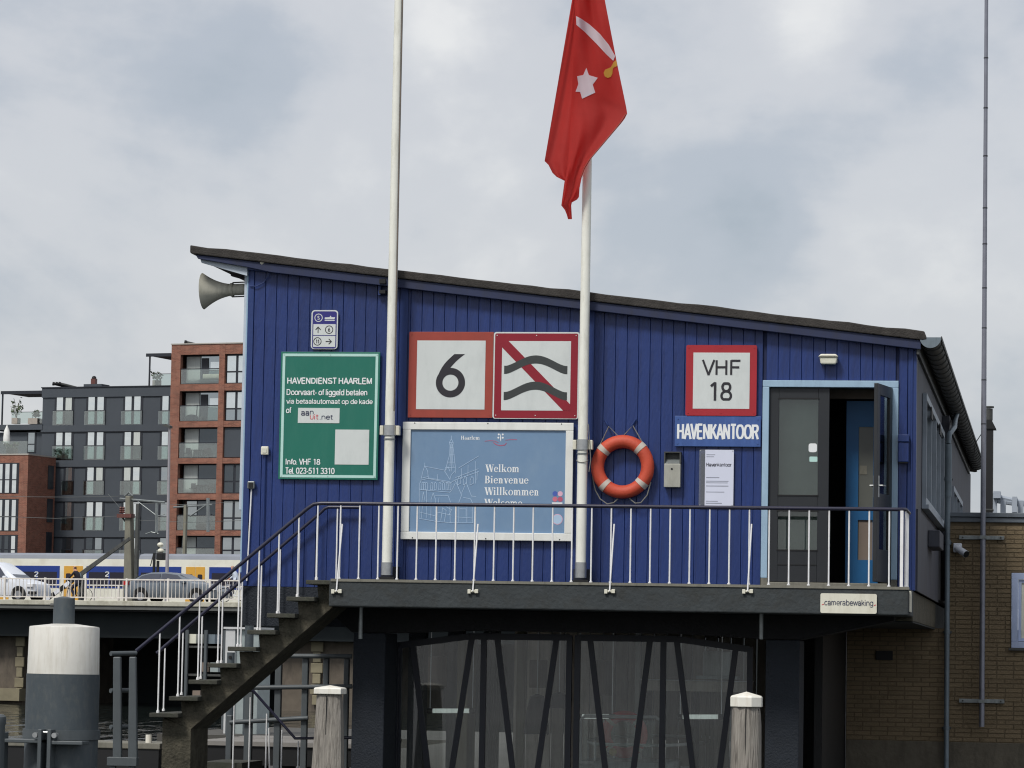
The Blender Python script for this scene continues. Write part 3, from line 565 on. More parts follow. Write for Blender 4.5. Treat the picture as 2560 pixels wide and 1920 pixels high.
# right leaf swung open towards the camera
hx = P(2226, 1200, YF).x; fxp = P(2188, 1200, YF-.70); lw = .72; ang = math.atan2(YF-.70-(YF-.02), fxp.x-hx)
opn = thing('open_leaf_pivot', None, None, (hx, YF-.02, 0)); opn.parent = office; opn.location = Vector((hx, YF-.02, 0))-LOC[office]; opn.rotation_euler = (0, 0, ang); opn.name = 'open_door'; LOC[opn] = Vector((0, 0, 0))
lw = math.hypot(fxp.x-hx, .68)
leaf(MB(), .01, lw, z0d, z1d, .12, lw-.12, panes, -.022, .022).build('door_leaf', 'door_dark', opn, bevel=.004)
for a_, b_ in panes: box('pane', 'door_glass', opn, .12, lw-.12, -.004, .003, a_, b_)
hz = P(2190, 1213, YF-.7).z
for s_ in (-1, 1):
    hb = MB(); hb.box(lw-.075, lw-.035, s_*.023, s_*.031, hz-.13, hz+.11); hb.cyl((lw-.055, s_*.031, hz), (lw-.055, s_*.075, hz), .009); hb.cyl((lw-.055, s_*.07, hz), (lw-.19, s_*.07, hz), .009)
    hb.build('handle', 'steel', opn, smooth=True)
# what shows of the inside
room = MB(); room.box(DX0-1.2, DX1-.1, YF+2.6, YF+2.7, ZFL, zr-.2); room.build('inner_wall', 'interior', office)
box('inner_wall', 'interior', office, DX0-1.3, DX0-1.2, YF+.2, YF+2.7, ZFL, zr-.2)
box('inner_wall', 'interior', office, DX1-.06, DX1-.02, YF+.2, YF+2.7, ZFL, zr-.2)
box('pane_backing', 'pane_backing', office, lx0-.05, lx1-.03, YF+.25, YF+.26, ZFL+.2, DZ1-.06)  # added grey sheet, gives the door glass its murky reflective tone
bx0, bx1, bz0, bz1 = rect(2114.6, 2196, 1002.6, 1449, YF+.6)
gi = rect(2146, 2183, 1067, 1270, YF+.6); gi2 = rect(2146, 2183, 1300, 1400, YF+.6)
idr = leaf(MB(), bx0, bx1, ZFL, bz1, gi[0], gi[1], [(gi2[2], gi2[3]), (gi[2], gi[3])], YF+.6, YF+.65).build('inner_door', 'door_blue', office)
box('pane', 'inner_glass', idr, gi[0], gi[1], YF+.62, YF+.63, gi[2], gi[3]); box('pane', 'timber', idr, gi[0], gi[1], YF+.62, YF+.63, gi2[2], gi2[3])
q = rect(2149, 2167, 1164, 1186, YF+.6); box('sticker', 'threshold', idr, q[0], q[1], YF+.613, YF+.618, q[2], q[3])
box('door_head', 'timber', office, P(2074, 990, YF+1).x, bx1+.1, YF+.52, YF+.59, bz1+.02, zr-.2)
# base wall under the front, left of the balcony
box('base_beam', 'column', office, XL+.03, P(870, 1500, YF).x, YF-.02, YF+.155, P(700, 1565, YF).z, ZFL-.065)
# portal frame: two legs and a haunched beam
cA0, cA1 = P(880, 1750, YF-.35).x, P(961, 1750, YF-.35).x
cB0, cB1 = P(1913, 1750, YF-.35).x, P(1998, 1750, YF-.35).x
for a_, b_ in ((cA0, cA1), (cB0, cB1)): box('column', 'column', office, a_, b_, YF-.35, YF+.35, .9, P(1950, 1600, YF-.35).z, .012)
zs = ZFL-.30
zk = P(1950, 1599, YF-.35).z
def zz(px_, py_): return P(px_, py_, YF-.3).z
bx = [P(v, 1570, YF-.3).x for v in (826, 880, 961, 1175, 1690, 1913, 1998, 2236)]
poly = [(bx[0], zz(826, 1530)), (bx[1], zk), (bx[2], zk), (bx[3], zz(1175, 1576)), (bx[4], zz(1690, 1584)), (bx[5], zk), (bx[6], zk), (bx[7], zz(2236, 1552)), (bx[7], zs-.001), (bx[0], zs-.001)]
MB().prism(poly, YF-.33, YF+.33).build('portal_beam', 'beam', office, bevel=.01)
for px_ in (902, 1903):
    a_ = P(px_, 1560, YF-.9); MB().cyl((a_.x, YF-.9, a_.z-.17), (a_.x, YF-.9, zs+.02), .024, n=10).build('drain_stub', 'galv', office, smooth=True)
# rear boathouse volume below the office
for yy_ in (40.5, 43.2, 46.0): box('boathouse_post', 'column', office, cA0+.1, cA0+.3, yy_, yy_+.25, .9, ZFL-.37)
box('boathouse_side', 'black', office, P(2116, 1700, YB).x-.12, P(2116, 1700, YB).x-.02, YF+3.0, 56, .9, ZFL-.37)
bw0 = cA0+.22; nbk = 26; bwx = P(2116, 1700, YB).x-.13
for i in range(nbk):
    a_ = bw0+(bwx-bw0)*i/nbk; b_ = bw0+(bwx-bw0)*(i+1)/nbk-.02
    box('wall_board', 'boathouse_wall', office, a_, b_, 48.0+random.uniform(0, .04), 48.1, .95, ZFL-.37)
# ---- balcony slab
balcony = thing('balcony', 'dark grey concrete balcony slab along the front of the blue office', 'balcony', (P(1500, 1500, YD).x, YD, ZFL-.3))
bxl, bxr = P(822, 1490, YD).x, P(2271, 1510, YD).x
MB().box(bxl, bxr, YD, YF-.001, ZFL-.30, ZFL).build('slab', 'concrete_dark', balcony, bevel=.015)
MB().box(bxl+.02, bxr+.005, YD-.012, YD-.001, ZFL-.018, ZFL+.012).build('edge_strip', 'threshold', balcony)
MB().box(bxr-.45, bxr-.002, YF+.0, 45.4, ZFL-.345, ZFL-.003).build('side_slab', 'concrete_stair', balcony, bevel=.01)
a_ = P(2275, 1508, YD); MB().box(bxr+.002, bxr+.02, YD+.10, YD+.42, ZFL-.26, ZFL-.03).build('end_plate', 'cream', balcony, bevel=.004)
# ---- concrete stair
stair = thing('concrete_stair', 'weathered concrete outside stair climbing from the quay to the balcony', 'stair', (P(430, 1900, YD).x, YD+.6, .95))
tr = []
for i in range(9):
    xr_ = P(785-48.7*(i-1) if i else 826, 1500+41.2*i, YD).x
    ztop = ZFL - .006 - i*(ZFL-P(410, 1781, YD+.1).z)/8
    tr.append((P(764-48.9*i if i else 764, 1455+41*i, YD).x, xr_, ztop))
for i, (x0, x1, zt) in enumerate(tr):
    MB().box(x0, x1 - (.0 if i else .005), YD+.005, YD+1.22, zt-.05, zt).build('tread', 'tread', stair, bevel=.008)
pts = []
for i, (x0, x1, zt) in enumerate(tr):
    zt -= .052; nx = tr[i+1][1]-.03 if i < 8 else None
    pts.append((x1-.012 if i else bxl-.003, zt))
    pts.append((x0+.09, zt))
    if i < 8: pts.append((x0+.11, tr[i+1][2]-.052))
xb, zb = pts[-1]
low = [(P(392, 1900, YD).x, zb), (P(392, 1900, YD).x, .9), (P(466, 1900, YD).x, .9), (P(466, 1824, YD).x, P(466, 1824, YD).z), (P(822, 1524, YD).x-.003, ZFL-.31)]
poly = pts + low
poly = poly[::-1]
MB().prism(poly, YD+.2, YD+.98).build('stringer', 'concrete_stair', stair, bevel=.012)
# ---- railings: outer (balcony and stair), inner (stair), lower flight
YR, YI = YD+.10, YF-.11
rail = thing('balcony_railing', 'white baluster railing with navy handrail along the balcony and down the outer stair side', 'railing', (P(1500, 1460, YR).x, YR, ZFL))
hz0 = P(1500, 1265.5, YR).z
xe = P(2259, 1276, YR).x; xb1 = P(778, 1257, YR).x; bot = P(341, 1627, YR)
hp = [(xe+.02, YF-.25, hz0), (xe+.02, YR+.06, hz0), (xe-.02, YR+.012, hz0), (xe-.08, YR, hz0), (xb1+.12, YR, hz0), (xb1+.03, YR, hz0-.012), (xb1-.04, YR, hz0-.06), (bot.x, YR, bot.z)]
MB().tube(hp, .022, 10).build('handrail', 'rail_dark', rail, smooth=True)
def hz_at(x): return hz0-.012 if x > xb1 else hz0-.06-(xb1-.04-x)*(hz0-.06-bot.z)/(xb1-.04-bot.x)-.01
def baluster(par, x, y, z0, z1, r=.0095):
    t = MB().cyl((x, y, z0), (x, y, z1), r, n=8); t.cyl((x, y, z0), (x, y, z0+.028), r*1.9, n=8); return t.build('baluster', 'white_rail', par, smooth=True)
xa, xc = P(848, 1455, YR).x, P(2222, 1478, YR).x
bxs = [xa+(xc-xa)*i/28 for i in range(29)] + [P(791, 1450, YR).x]
for x in bxs: baluster(rail, x, YR, ZFL, hz_at(x)-.006)
nrr = 5
for i in range(nrr): baluster(rail, xe+.02, YR+.06+(YF-.35-YR)*i/nrr, ZFL, hz0-.01)
MB().box(xe-.035, xe+.0, YR-.02, YR+.02, ZFL, hz0-.015).build('corner_post', 'white_rail', rail, bevel=.003)
sx = [P(743-48.7*i, 1500, YR).x for i in range(8)]
for i, x in enumerate(sx): baluster(rail, x, YR, tr[i+1][2], hz_at(x)-.006)
for px_ in (841, 1182, 1524, 1869):
    b0 = P(px_, 1478, YD-.03); zt = P(px_, 1310, YR).z
    MB().cyl((b0.x, YD-.03, b0.z), (b0.x+.025, YR-.012, zt), .009, n=8).build('brace', 'white_rail', rail, smooth=True)
    t = MB(); t.box(b0.x-.06, b0.x-.025, YD-.035, YD-.002, b0.z-.028, b0.z+.02); t.box(b0.x+.02, b0.x+.06, YD-.035, YD-.002, b0.z-.022, b0.z+.022); t.box(b0.x-.024, b0.x+.019, YD-.028, YD-.004, b0.z-.012, b0.z+.012)
    t.build('bracket', 'cream', rail, bevel=.004)
irail = thing('stair_railing', 'white baluster railing with navy handrail on the wall side of the stair', 'railing', (P(650, 1600, YI).x, YI, ZFL-.6))
ix1, ixb = P(899, 1269, YI).x, P(822, 1268, YI).x; ib = P(392, 1633, YI)
izz = P(860, 1268, YI).z
MB().tube([(ix1, YI, izz), (ixb, YI, izz), (ixb-.05, YI, izz-.02), (ixb-.1, YI, izz-.07), (ib.x, YI, ib.z)], .02, 10).build('handrail', 'rail_dark', irail, smooth=True)
def iz_at(x): return izz-.01 if x > ixb else izz-.07-(ixb-.1-x)*(izz-.07-ib.z)/(ixb-.1-ib.x)-.02
for i, px_ in enumerate((839, 789, 745, 698, 652, 605, 557, 507, 460, 416)):
    x = P(px_, 1500, YI).x; k_ = max(0, i-1); baluster(irail, x, YI, tr[min(k_, 8)][2], iz_at(x)-.006)
lrail = thing('lower_stair_railing', 'navy handrail with white balusters on the lower stair flight under the landing', 'railing', (P(660, 1850, YF+.6).x, YF+.6, .95))
YL = YF+.6
lp = [P(510, 1816, YL), P(618, 1727, YL), P(633, 1727, YL), P(738, 1846, YL), P(884, 1844, YL)]
MB().tube(lp, .018, 8).build('handrail', 'rail_dark', lrail, smooth=True)
for px_, py_ in ((586, 1750), (626, 1743), (667, 1784), (705, 1825), (746, 1852)):
    a_ = P(px_, py_, YL); MB().cyl((a_.x, YL, .96), a_, .009, n=8).build('baluster', 'white_rail', lrail, smooth=True)
MB().cyl(P(672, 1820, YL), (P(680, 1920, YL).x, YL-.05, .96), .009, n=8).build('brace', 'white_rail', lrail, smooth=True)
lst = thing('lower_stair', 'dark concrete steps of the lower stair flight below the railing', 'stair', (P(560, 1900, YL).x, YL+.3, .95))
for i in range(4):
    a_ = P(500+i*62, 1905, YL); MB().box(a_.x, a_.x+.5, YL+.05, YL+1.1, .951, a_.z-.18*i if a_.z-.18*i > 1.0 else 1.0).build('tread', 'tread', lst)

# ================================================================== BOATHOUSE GATE
YG = YF+.55
gate = thing('glazed_gate', 'dark steel framed glass gate with slanting braces under the office', 'gate', (P(1435, 1800, YG).x, YG, .95))
def gx_(px_, py_=1750): return P(px_, py_, YG).x
def bar(par, p0, p1, wd, name='frame_bar', mat='gate', th=.05, yo=0.0):
    a_, b_ = Vector((p0.x, p0.z)), Vector((p1.x, p1.z)); d = (b_-a_).normalized(); nn = Vector((-d.y, d.x))*wd/2
    q_ = [a_-nn, b_-nn, b_+nn, a_+nn]
    if (q_[1]-q_[0]).cross(q_[2]-q_[1]) < 0: q_ = q_[::-1]
    return MB().prism([(v.x, v.y) for v in q_], YG+yo-th/2, YG+yo+th/2).build(name, mat, par)
def toppx(px_):
    k_ = [(992, 1606), (1175, 1583), (1430, 1586), (1694, 1590), (1860, 1614), (1882, 1616)]
    for (a0, b0), (a1, b1) in zip(k_, k_[1:]):
        if a0 <= px_ <= a1: return b0+(b1-b0)*(px_-a0)/(a1-a0)
    return 1614
def tp(px_, dy=8): return P(px_, toppx(px_)+dy, YG)
def btm(px_): q_ = P(px_, 1920, YG); return q_
for pxa, pxb, nm in ((999, 994, 'stile'), (1210, 1205, 'post'), (1424, 1419, 'stile'), (1443.5, 1441, 'stile'), (1658.5, 1655, 'post'), (1875, 1873, 'stile')):
    a_ = tp(pxa, 2); x = (a_.x+btm(pxb).x)/2; MB().box(x-.033, x+.033, YG-.03, YG+.03, 1.0, a_.z).build(nm, 'gate', gate)
for ks in ((999, 1175, 1424), (1443, 1694, 1875)):
    for a0, a1 in zip(ks, ks[1:]): bar(gate, tp(a0), tp(a1), .075, 'top_rail', th=.056)
for (a0, y0, a1) in ((1033, 1618, 1069), (1180, 1597, 1130), (1243, 1597, 1281), (1392, 1597, 1344.5), (1475.5, 1602, 1513), (1625.5, 1602, 1584), (1691.5, 1602, 1732), (1840, 1620, 1800)):
    p0 = P(a0, y0-4, YG); p1 = P(a1, 1920, YG); p2 = p1+(p1-p0)*.55; bar(gate, p0, p2, .066, 'brace', th=.04)
MB().box(gx_(990), gx_(1884), YG-.028, YG+.028, .96, 1.05).build('bottom_rail', 'gate', gate)
for pxa, pxb in ((1002, 1205), (1215, 1417), (1450, 1652), (1664, 1868)):
    ks = [pxa] + [v for v in (1175, 1694) if pxa < v < pxb] + [pxb]
    poly = [(gx_(pxa), 1.05), (gx_(pxb), 1.05)] + [(P(v, toppx(v)+11, YG).x, P(v, toppx(v)+11, YG).z) for v in ks[::-1]]
    MB().prism(poly, YG-.004, YG+.004).build('pane', 'hazed_glass', gate)  # pane colour carries the hazy grey of reflections
# gate surround: recessed jambs, dark
box('gate_jamb', 'gate', office, cA1+.002, gx_(985), YG-.12, YG+.12, .95, zz(975, 1600)-.02)
# things inside the boathouse
tubes = (((1075, 1181), 1777, 40.0), ((1448, 1530), 1791, 40.0), ((1700, 1803), 1792, 40.0))
for (a0, a1), py_, Yt in tubes:
    p0, p1 = P(a0, py_, Yt), P(a1, py_, Yt)
    if a0 == 1448: lab = 'lit white tube lamp beside the red lifebuoy behind the gate glass'
    elif a0 == 1075: lab = 'lit white tube lamp low behind the left gate leaf'
    else: lab = 'lit white tube lamp low behind the right gate leaf'
    tl = thing('tube_lamp', lab, 'lamp', (p0.x, Yt, p0.z), group='tube lamps in the boathouse')
    MB().cyl(p0, p1, .028, n=10).build('tube', 'tube', tl, smooth=True)
    for q_ in (p0, p1): MB().cyl(q_-Vector((.035, 0, 0)), q_+Vector((.035, 0, 0)), .034, n=10).build('end_cap', 'black', tl, smooth=True)
    MB().cyl((p0.x, Yt, p0.z+.03), (p0.x, Yt, ZFL-.37), .006, n=6).build('hanger', 'steel', tl); MB().cyl((p1.x, Yt, p1.z+.03), (p1.x, Yt, ZFL-.37), .006, n=6).build('hanger', 'steel', tl)
def lifebuoy(name, label, cx, cz, y, Rm, rm, mat, tilt=0.0, n=36):
    t = thing(name, label, 'lifebuoy', (cx, y, cz-Rm-rm))
    pts = [(cx+Rm*math.cos(2*math.pi*i/n), y, cz+Rm*math.sin(2*math.pi*i/n)) for i in range(n)]
    MB().tube(pts, rm, 14, closed=True).build('ring', mat, t, smooth=True)
    for a in (45, 137, 225, 318):
        pp = [(cx+Rm*math.cos(R(a+tilt+d)), y, cz+Rm*math.sin(R(a+tilt+d))) for d in (-5.5, -2, 2, 5.5)]
        MB().tube(pp, rm*1.05, 14).build('band', 'ring_band', t, smooth=True)
    return t
ctr = P(1560, 1836, 40.3); lifebuoy('lifebuoy', 'dark red lifebuoy hanging inside the boathouse behind the gate glass', ctr.x, ctr.z, 40.3, .225, .066, 'life_red')
tk = P(1795, 1690, 41); tank = thing('oil_tank', 'grey cylindrical tank on a cabinet inside the boathouse', 'tank', (tk.x, 41, tk.z))
MB().lathe([(.01, 0), (.185, 0), (.19, .03), (.19, .27), (.18, .30), (.03, .31), (.01, .312)], (tk.x, 41, tk.z), n=24).build('shell', 'tank', tank, smooth=True)
MB().box(tk.x-.25, tk.x+.25, 40.8, 41.2, tk.z-.04, tk.z-.001).build('tray', 'tank', tank)
q = rect(1600, 1880, 1692, 1728, 41.1); cab = thing('workbench', 'long pale workbench under the grey tank in the boathouse', 'workbench', (q[0], 41, .95))
MB().box(q[0], q[1], 40.75, 41.4, q[3]-.05, q[3]-.041).build('top', 'boat_white', cab); MB().box(q[0]+.05, q[1]-.05, 40.8, 41.35, q[2], q[3]-.051).build('drawer_front', 'boathouse_wall', cab)
for xx in (q[0]+.1, (q[0]+q[1])/2, q[1]-.1): MB().box(xx-.03, xx+.03, 40.85, 41.3, .951, q[2]).build('leg', 'black', cab)
for a0, a1, b0, b1, nm, lb, mt in ((1105, 1112, 1600, 1760, 'pipe', None, None),): pass
for i, (a0, b0, b1, mt) in enumerate(((1086, 1640, 1720, 'timber'), (1161, 1600, 1680, 'stone'), (1340, 1650, 1720, 'timber'), (1505, 1650, 1740, 'timber'))):
    q = rect(a0-14, a0+14, b0, b1, 42.4)
    lab = ('wooden locker on the boathouse wall beside the left gate post', 'pale stone pillar inside behind the left gate leaf', 'wooden locker inside behind the middle of the gate', 'wooden locker inside behind the right gate leaf')[i]
    t = thing('locker' if mt == 'timber' else 'pillar', lab, 'locker' if mt == 'timber' else 'pillar', (q[0], 42.4, q[2]))
    MB().box(q[0], q[1], 42.3, 42.9, q[2] if mt == 'timber' else .951, q[3]).build('body', mt, t, bevel=.01); MB().box(q[0]+.02, q[1]-.02, 42.27, 42.299, q[2]+.02, q[3]-.02).build('door', mt, t)
for i, (a0, b0, b1) in enumerate(((1343, 1735, 1835), (1398, 1730, 1770))):
    a_ = P(a0, b0, 40.9); t = thing('hanging_coat', ('dark waterproof coat hanging inside the left gate leaf', 'shorter dark jacket hanging beside the middle gate post')[i], 'coat', (a_.x, 40.9, P(a0, b1, 40.9).z))
    h = a_.z-P(a0, b1, 40.9).z; MB().lathe([(.02, h), (.09, h-.03), (.13, h*.6), (.15, h*.25), (.16, 0)], (a_.x, 40.9, a_.z-h), n=14).build('cloth', 'dark_jacket', t, smooth=True)
    MB().cyl((a_.x, 40.9, a_.z), (a_.x, 40.9, ZFL-.37), .005, n=6).build('hanger', 'steel', t)
bt = P(1600, 1905, 41); boat = thing('workboat', 'open workboat with a pale rail moored inside the boathouse', 'boat', (bt.x, 43, .3))
hull = MB(); ns = 9
secs = []
for i in range(ns):
    t_ = i/(ns-1); wd = .75*math.sin(math.pi*(.12+.76*t_))**.6; y_ = 39.9+5*t_
    secs.append([(bt.x-wd, y_, 1.35), (bt.x-wd*.9, y_, .9), (bt.x, y_, .35), (bt.x+wd*.9, y_, .9), (bt.x+wd, y_, 1.35)])
vs = [p for s_ in secs for p in s_]; fs = [(i*5+j, i*5+j+1, (i+1)*5+j+1, (i+1)*5+j) for i in range(ns-1) for j in range(4)]
hull.add(vs, fs + [tuple(range(5)), tuple(range((ns-1)*5, ns*5))]); hull.build('hull', 'boat_white', boat, smooth=True)
MB().tube([(s_[0][0], s_[0][1], 1.75) for s_ in secs]+[(s_[4][0], s_[4][1], 1.75) for s_ in secs[::-1]], .02, 8, closed=True).build('rail', 'boat_white', boat, smooth=True)
for s_ in secs[::2]:
    for k_ in (0, 4): MB().cyl((s_[k_][0], s_[k_][1], 1.33), (s_[k_][0], s_[k_][1], 1.75), .014, n=6).build('stanchion', 'boat_white', boat)

YW = 39.5
wsr = [P(1450, 1908, YW), P(1451, 1800, YW), P(1462, 1790, YW), P(1640, 1793, YW), P(1652, 1803, YW), P(1653, 1910, YW)]
MB().tube(wsr, .022, 8).build('windscreen_frame', 'boat_white', boat, smooth=True); MB().tube([P(1452, 1906, YW), P(1484, 1908, YW)], .02, 8).build('grab_rail', 'boat_white', boat, smooth=True)
q = rect(1458, 1646, 1800, 1905, YW+.02); MB().box(q[0], q[1], YW+.01, YW+.018, q[2], q[3]).build('windscreen', 'gate_glass', boat)
MB().box(q[0]-.1, q[1]+.1, YW+.3, YW+1.6, 1.0, q[2]-.0).build('console', 'tank', boat, bevel=.03)
bd_ = P(1532, 1880, 40.1); MB().ball(bd_, .05, 8).build('fender', 'yellow', boat, smooth=True)
for i, (a0, b0, b1, lab, mt) in enumerate(((1050, 1600, 1920, 'pale upright roof post close behind the left gate leaf', 'boathouse_wall'), (1228, 1590, 1920, 'broad grey curtain hanging behind the middle of the left gate leaf', 'zinc_dark'), (1300, 1590, 1920, 'tan upright roof post behind the left gate leaf', 'stone'), (1594, 1590, 1730, 'white upright pipe behind the right gate leaf', 'boat_white'), (1760, 1700, 1920, 'slatted pale screen low behind the right gate leaf', 'boathouse_wall'))):
    w2 = (12, 22, 10, 6, 36)[i]; q = rect(a0-w2, a0+w2, b0, b1, 41.0+.15*i); t = thing(('roof_post', 'curtain', 'roof_post', 'pipe', 'screen')[i], lab, ('post', 'curtain', 'post', 'pipe', 'screen')[i], ((q[0]+q[1])/2, 41.0+.15*i, .95))
    zt5 = q[3] if i == 4 else ZFL-.37
    if i in (1, 4):
        n5 = 7
        for j in range(n5): MB().box(q[0]+(q[1]-q[0])*j/n5, q[0]+(q[1]-q[0])*(j+1)/n5-.01, 41.0+.15*i+.03*(j % 2), 41.03+.15*i+.03*(j % 2), .951, zt5).build('strip' if i == 1 else 'slat', mt, t)
    else: MB().box(q[0], q[1], 41.0+.15*i, 41.1+.15*i, .951, zt5).build('shaft', mt, t, bevel=.008); MB().box(q[0]-.03, q[1]+.03, 40.97+.15*i, 41.13+.15*i, zt5-.08, zt5-.001).build('head_plate', mt, t)
# ================================================================== SIGNS ON THE OFFICE WALL
YS = YF-.03                                  # back of a sign: just proud of the planks
def xp(px_, py_, Y=YF-.03): return P(px_, py_, Y).x
def sign(name, label, r, cat='sign', rad=.0, th=.018, mat='sign_white', Y=None):
    Y = YS if Y is None else Y
    t = thing(name, label, cat, ((r[0]+r[1])/2, Y, r[2]))
    pl = rounded(r[0], r[1], r[2], r[3], rad) if rad else [(r[0], r[2]), (r[1], r[2]), (r[1], r[3]), (r[0], r[3])]
    MB().prism(pl, Y-th, Y).build('panel', mat, t, bevel=0 if rad else .003)
    return t, Y-th
def bolts(t, r, Y, n=3, ins=.02, mat='steel', rr=.006, bottom=True):
    for i in range(n):
        x = r[0]+ins+(r[1]-r[0]-2*ins)*i/(n-1)
        for z in ((r[2]+ins, r[3]-ins) if bottom else (r[3]-ins,)): MB().cyl((x, Y, z), (x, Y-.006, z), rr, n=8).build('bolt', mat, t)
# --- green service board
r = rect(700, 948, 880, 1199, YF-.03)
t, yf = sign('service_board', 'large green harbour service board with white border and lettering', r, mat='green_sign')
k = (r[1]-r[0])/248.0
def gr(px_, py_): return (r[0]+(px_-700-(-6)*(py_-880)/319*0)*k, r[3]-(py_-880)*k)
bd = MB(); frame_mb(bd, r[0]+4.5*k, r[1]-4.5*k, r[2]+4.5*k, r[3]-4.5*k, 6.5*k, yf-.003, yf-.0005); bd.build('border', 'pale_green', t)
def gtext(s, x0, x1, y0, y1, mat='letter_white', off=.012, sh=4.0):
    return text(s, mat, t, gr(x0+sh, 0)[0], gr(x1+sh, 0)[0], gr(0, y1)[1], gr(0, y0)[1], yf-.002, off)
gtext('HAVENDIENST HAARLEM', 715, 927, 944, 958.5, off=.035, sh=2)
gtext('Doorvaart- of liggeld betalen', 714, 916, 972, 990.5, sh=2.2)
gtext('via betaalautomaat op de kade', 713.6, 930, 995.6, 1011, sh=2.5)
gtext('of', 712.8, 726.7, 1016.5, 1031, sh=3)
gtext('Info. VHF 18', 713, 799.6, 1143, 1157, off=.02, sh=5)
gtext('Tel. 023-511 3310', 712, 836, 1164.5, 1179.5, off=.02, sh=5)
a_ = gr(746, 1055); b_ = gr(850, 1018); pl = MB().box(a_[0], b_[0], yf-.004, yf-.0005, a_[1], b_[1]).build('plate', 'sign_white', t)
def ptext(s, x0, x1, y0, y1, mat, off=0.0): text(s, mat, pl, gr(x0, 0)[0], gr(x1, 0)[0], gr(0, y1)[1], gr(0, y0)[1], yf-.006, off)
ptext('aa', 754, 774, 1026, 1036.5, 'text_dark'); ptext('n', 776, 785, 1025, 1034, 'text_dark'); ptext('U', 776.5, 785, 1035, 1046, 'text_red'); ptext('it', 787, 798, 1033, 1046, 'text_red'); ptext('.net', 801, 834, 1034.5, 1046, 'text_dark'); ptext('.', 836, 839, 1043.5, 1046, 'text_grey')
a_ = gr(840.5, 1156); b_ = gr(925, 1070.5); MB().box(a_[0], b_[0], yf-.004, yf-.0005, a_[1], b_[1]).build('blank_plate', 'sign_white', t)
bolts(t, (r[0]+.016, r[1]-.016, r[2]+.016, r[3]-.016), yf-.003, 3, .02, 'steel', .004)
# --- route sign
r = rect(778.5, 845, 775.5, 873, YF-.03)
t, yf = sign('route_sign', 'small white and blue waterway route sign above the green board', r, rad=.04, mat='sign_white', th=.012)
k = (r[1]-r[0])/66.5
def rr_(px_, py_): return (r[0]+(px_-778.5)*k, r[3]-(py_-775.5)*k)
def rbox(x0, x1, y0, y1, mat, nm, d=.001):
    a_, b_ = rr_(x0, y1), rr_(x1, y0); return MB().box(a_[0], b_[0], yf-d-.001, yf-d+.0005, a_[1], b_[1]).build(nm, mat, t)
a_, b_ = rr_(781.5, 870), rr_(842, 778.5); MB().prism(rounded(a_[0], b_[0], a_[1], b_[1], .03), yf-.0012, yf-.0002).build('blue_field', 'route_blue', t)
rbox(784, 839.5, 810, 837, 'sign_white', 'white_field', .002); rbox(784, 839.5, 839, 866, 'sign_white', 'white_field', .002)
for cx, cy, s_, mt, yo in ((796.5, 794.5, 'S', 'sign_white', .003), (823.5, 823.5, '6', 'sign_black', .0035), (795, 852.5, '11', 'sign_black', .0035)):
    c_ = rr_(cx, cy); ringpoly(MB(), c_[0], c_[1], 10.2*k, 8.3*k, yf-yo-.001, yf-yo).build('circle', mt, t)
    text(s_, mt, t, c_[0]-(2.8 if len(s_) == 1 else 4)*k, c_[0]+(2.8 if len(s_) == 1 else 4)*k, c_[1]-4.6*k, c_[1]+4.6*k, yf-yo, .03)
ar = MB(); c_ = rr_(796, 824); ar.ribbon([(c_[0], c_[1]-7*k), (c_[0], c_[1]+7*k)], 1.8*k, yf-.004); ar.ribbon([(c_[0]-6*k, c_[1]+.5*k), (c_[0], c_[1]+7*k), (c_[0]+6*k, c_[1]+.5*k)], 1.8*k, yf-.0045); ar.build('arrow', 'sign_black', t)
ar = MB(); c_ = rr_(823, 852.5); ar.ribbon([(c_[0]-7*k, c_[1]), (c_[0]+7*k, c_[1])], 1.8*k, yf-.004); ar.ribbon([(c_[0]+.5*k, c_[1]+6*k), (c_[0]+7*k, c_[1]), (c_[0]+.5*k, c_[1]-6*k)], 1.8*k, yf-.0045); ar.build('arrow', 'sign_black', t)
bo = MB(); c_ = rr_(825, 795)
bo.prism([(c_[0]-13*k, c_[1]-3*k), (c_[0]+11*k, c_[1]-3*k), (c_[0]+13*k, c_[1]+2*k), (c_[0]+4*k, c_[1]+2*k), (c_[0]+1*k, c_[1]+6*k), (c_[0]-1*k, c_[1]+2*k), (c_[0]-13*k, c_[1]+1.5*k)], yf-.003, yf-.002)
bo.box(c_[0]-13*k, c_[0]+12*k, yf-.003, yf-.002, c_[1]-7*k, c_[1]-4.6*k); bo.build('boat_symbol', 'sign_white', t)
# --- speed sign 6
r = rect(1022, 1233, 830, 1044.5, YF-.03)
t, yf = sign('speed_sign', 'square speed sign with faded rust-red border and black numeral 6', r, mat='sign_rust')
k = (r[1]-r[0])/211.0
MB().box(r[0]+20.5*k, r[1]-19.5*k, yf-.003, yf-.0004, r[2]+20.5*k, r[3]-21.5*k).build('white_field', 'sign_white', t)
cx, cz = r[0]+(1127.5-1022)*k, r[3]-(955.5-830)*k
six = MB(); ringpoly(six, cx, cz, 36.5*k, 20*k, yf-.0055, yf-.0032, 40)
out_, inn_ = [], []
for i in range(13):
    s_ = i/12
    ox = -36.3+s_*45; oz = 2+s_*68.5; bow = math.sin(math.pi*s_)*7.5; out_.append((ox-bow*.85, oz+bow*.5))
for i in range(9):
    s_ = i/8
    ix = -6+s_*41; iz = 30+s_*40.5; inn_.append((ix-math.sin(math.pi*s_)*2, iz+math.sin(math.pi*s_)*1.5))
poly = out_ + inn_[::-1] + [(-20, 8), (-30, 2)]
six.prism([(cx+x*k, cz+z*k) for x, z in poly][::-1], yf-.0051, yf-.0031)
six.build('numeral', 'sign_black', t)
bolts(t, r, yf, 2, .03, 'sign_rust')
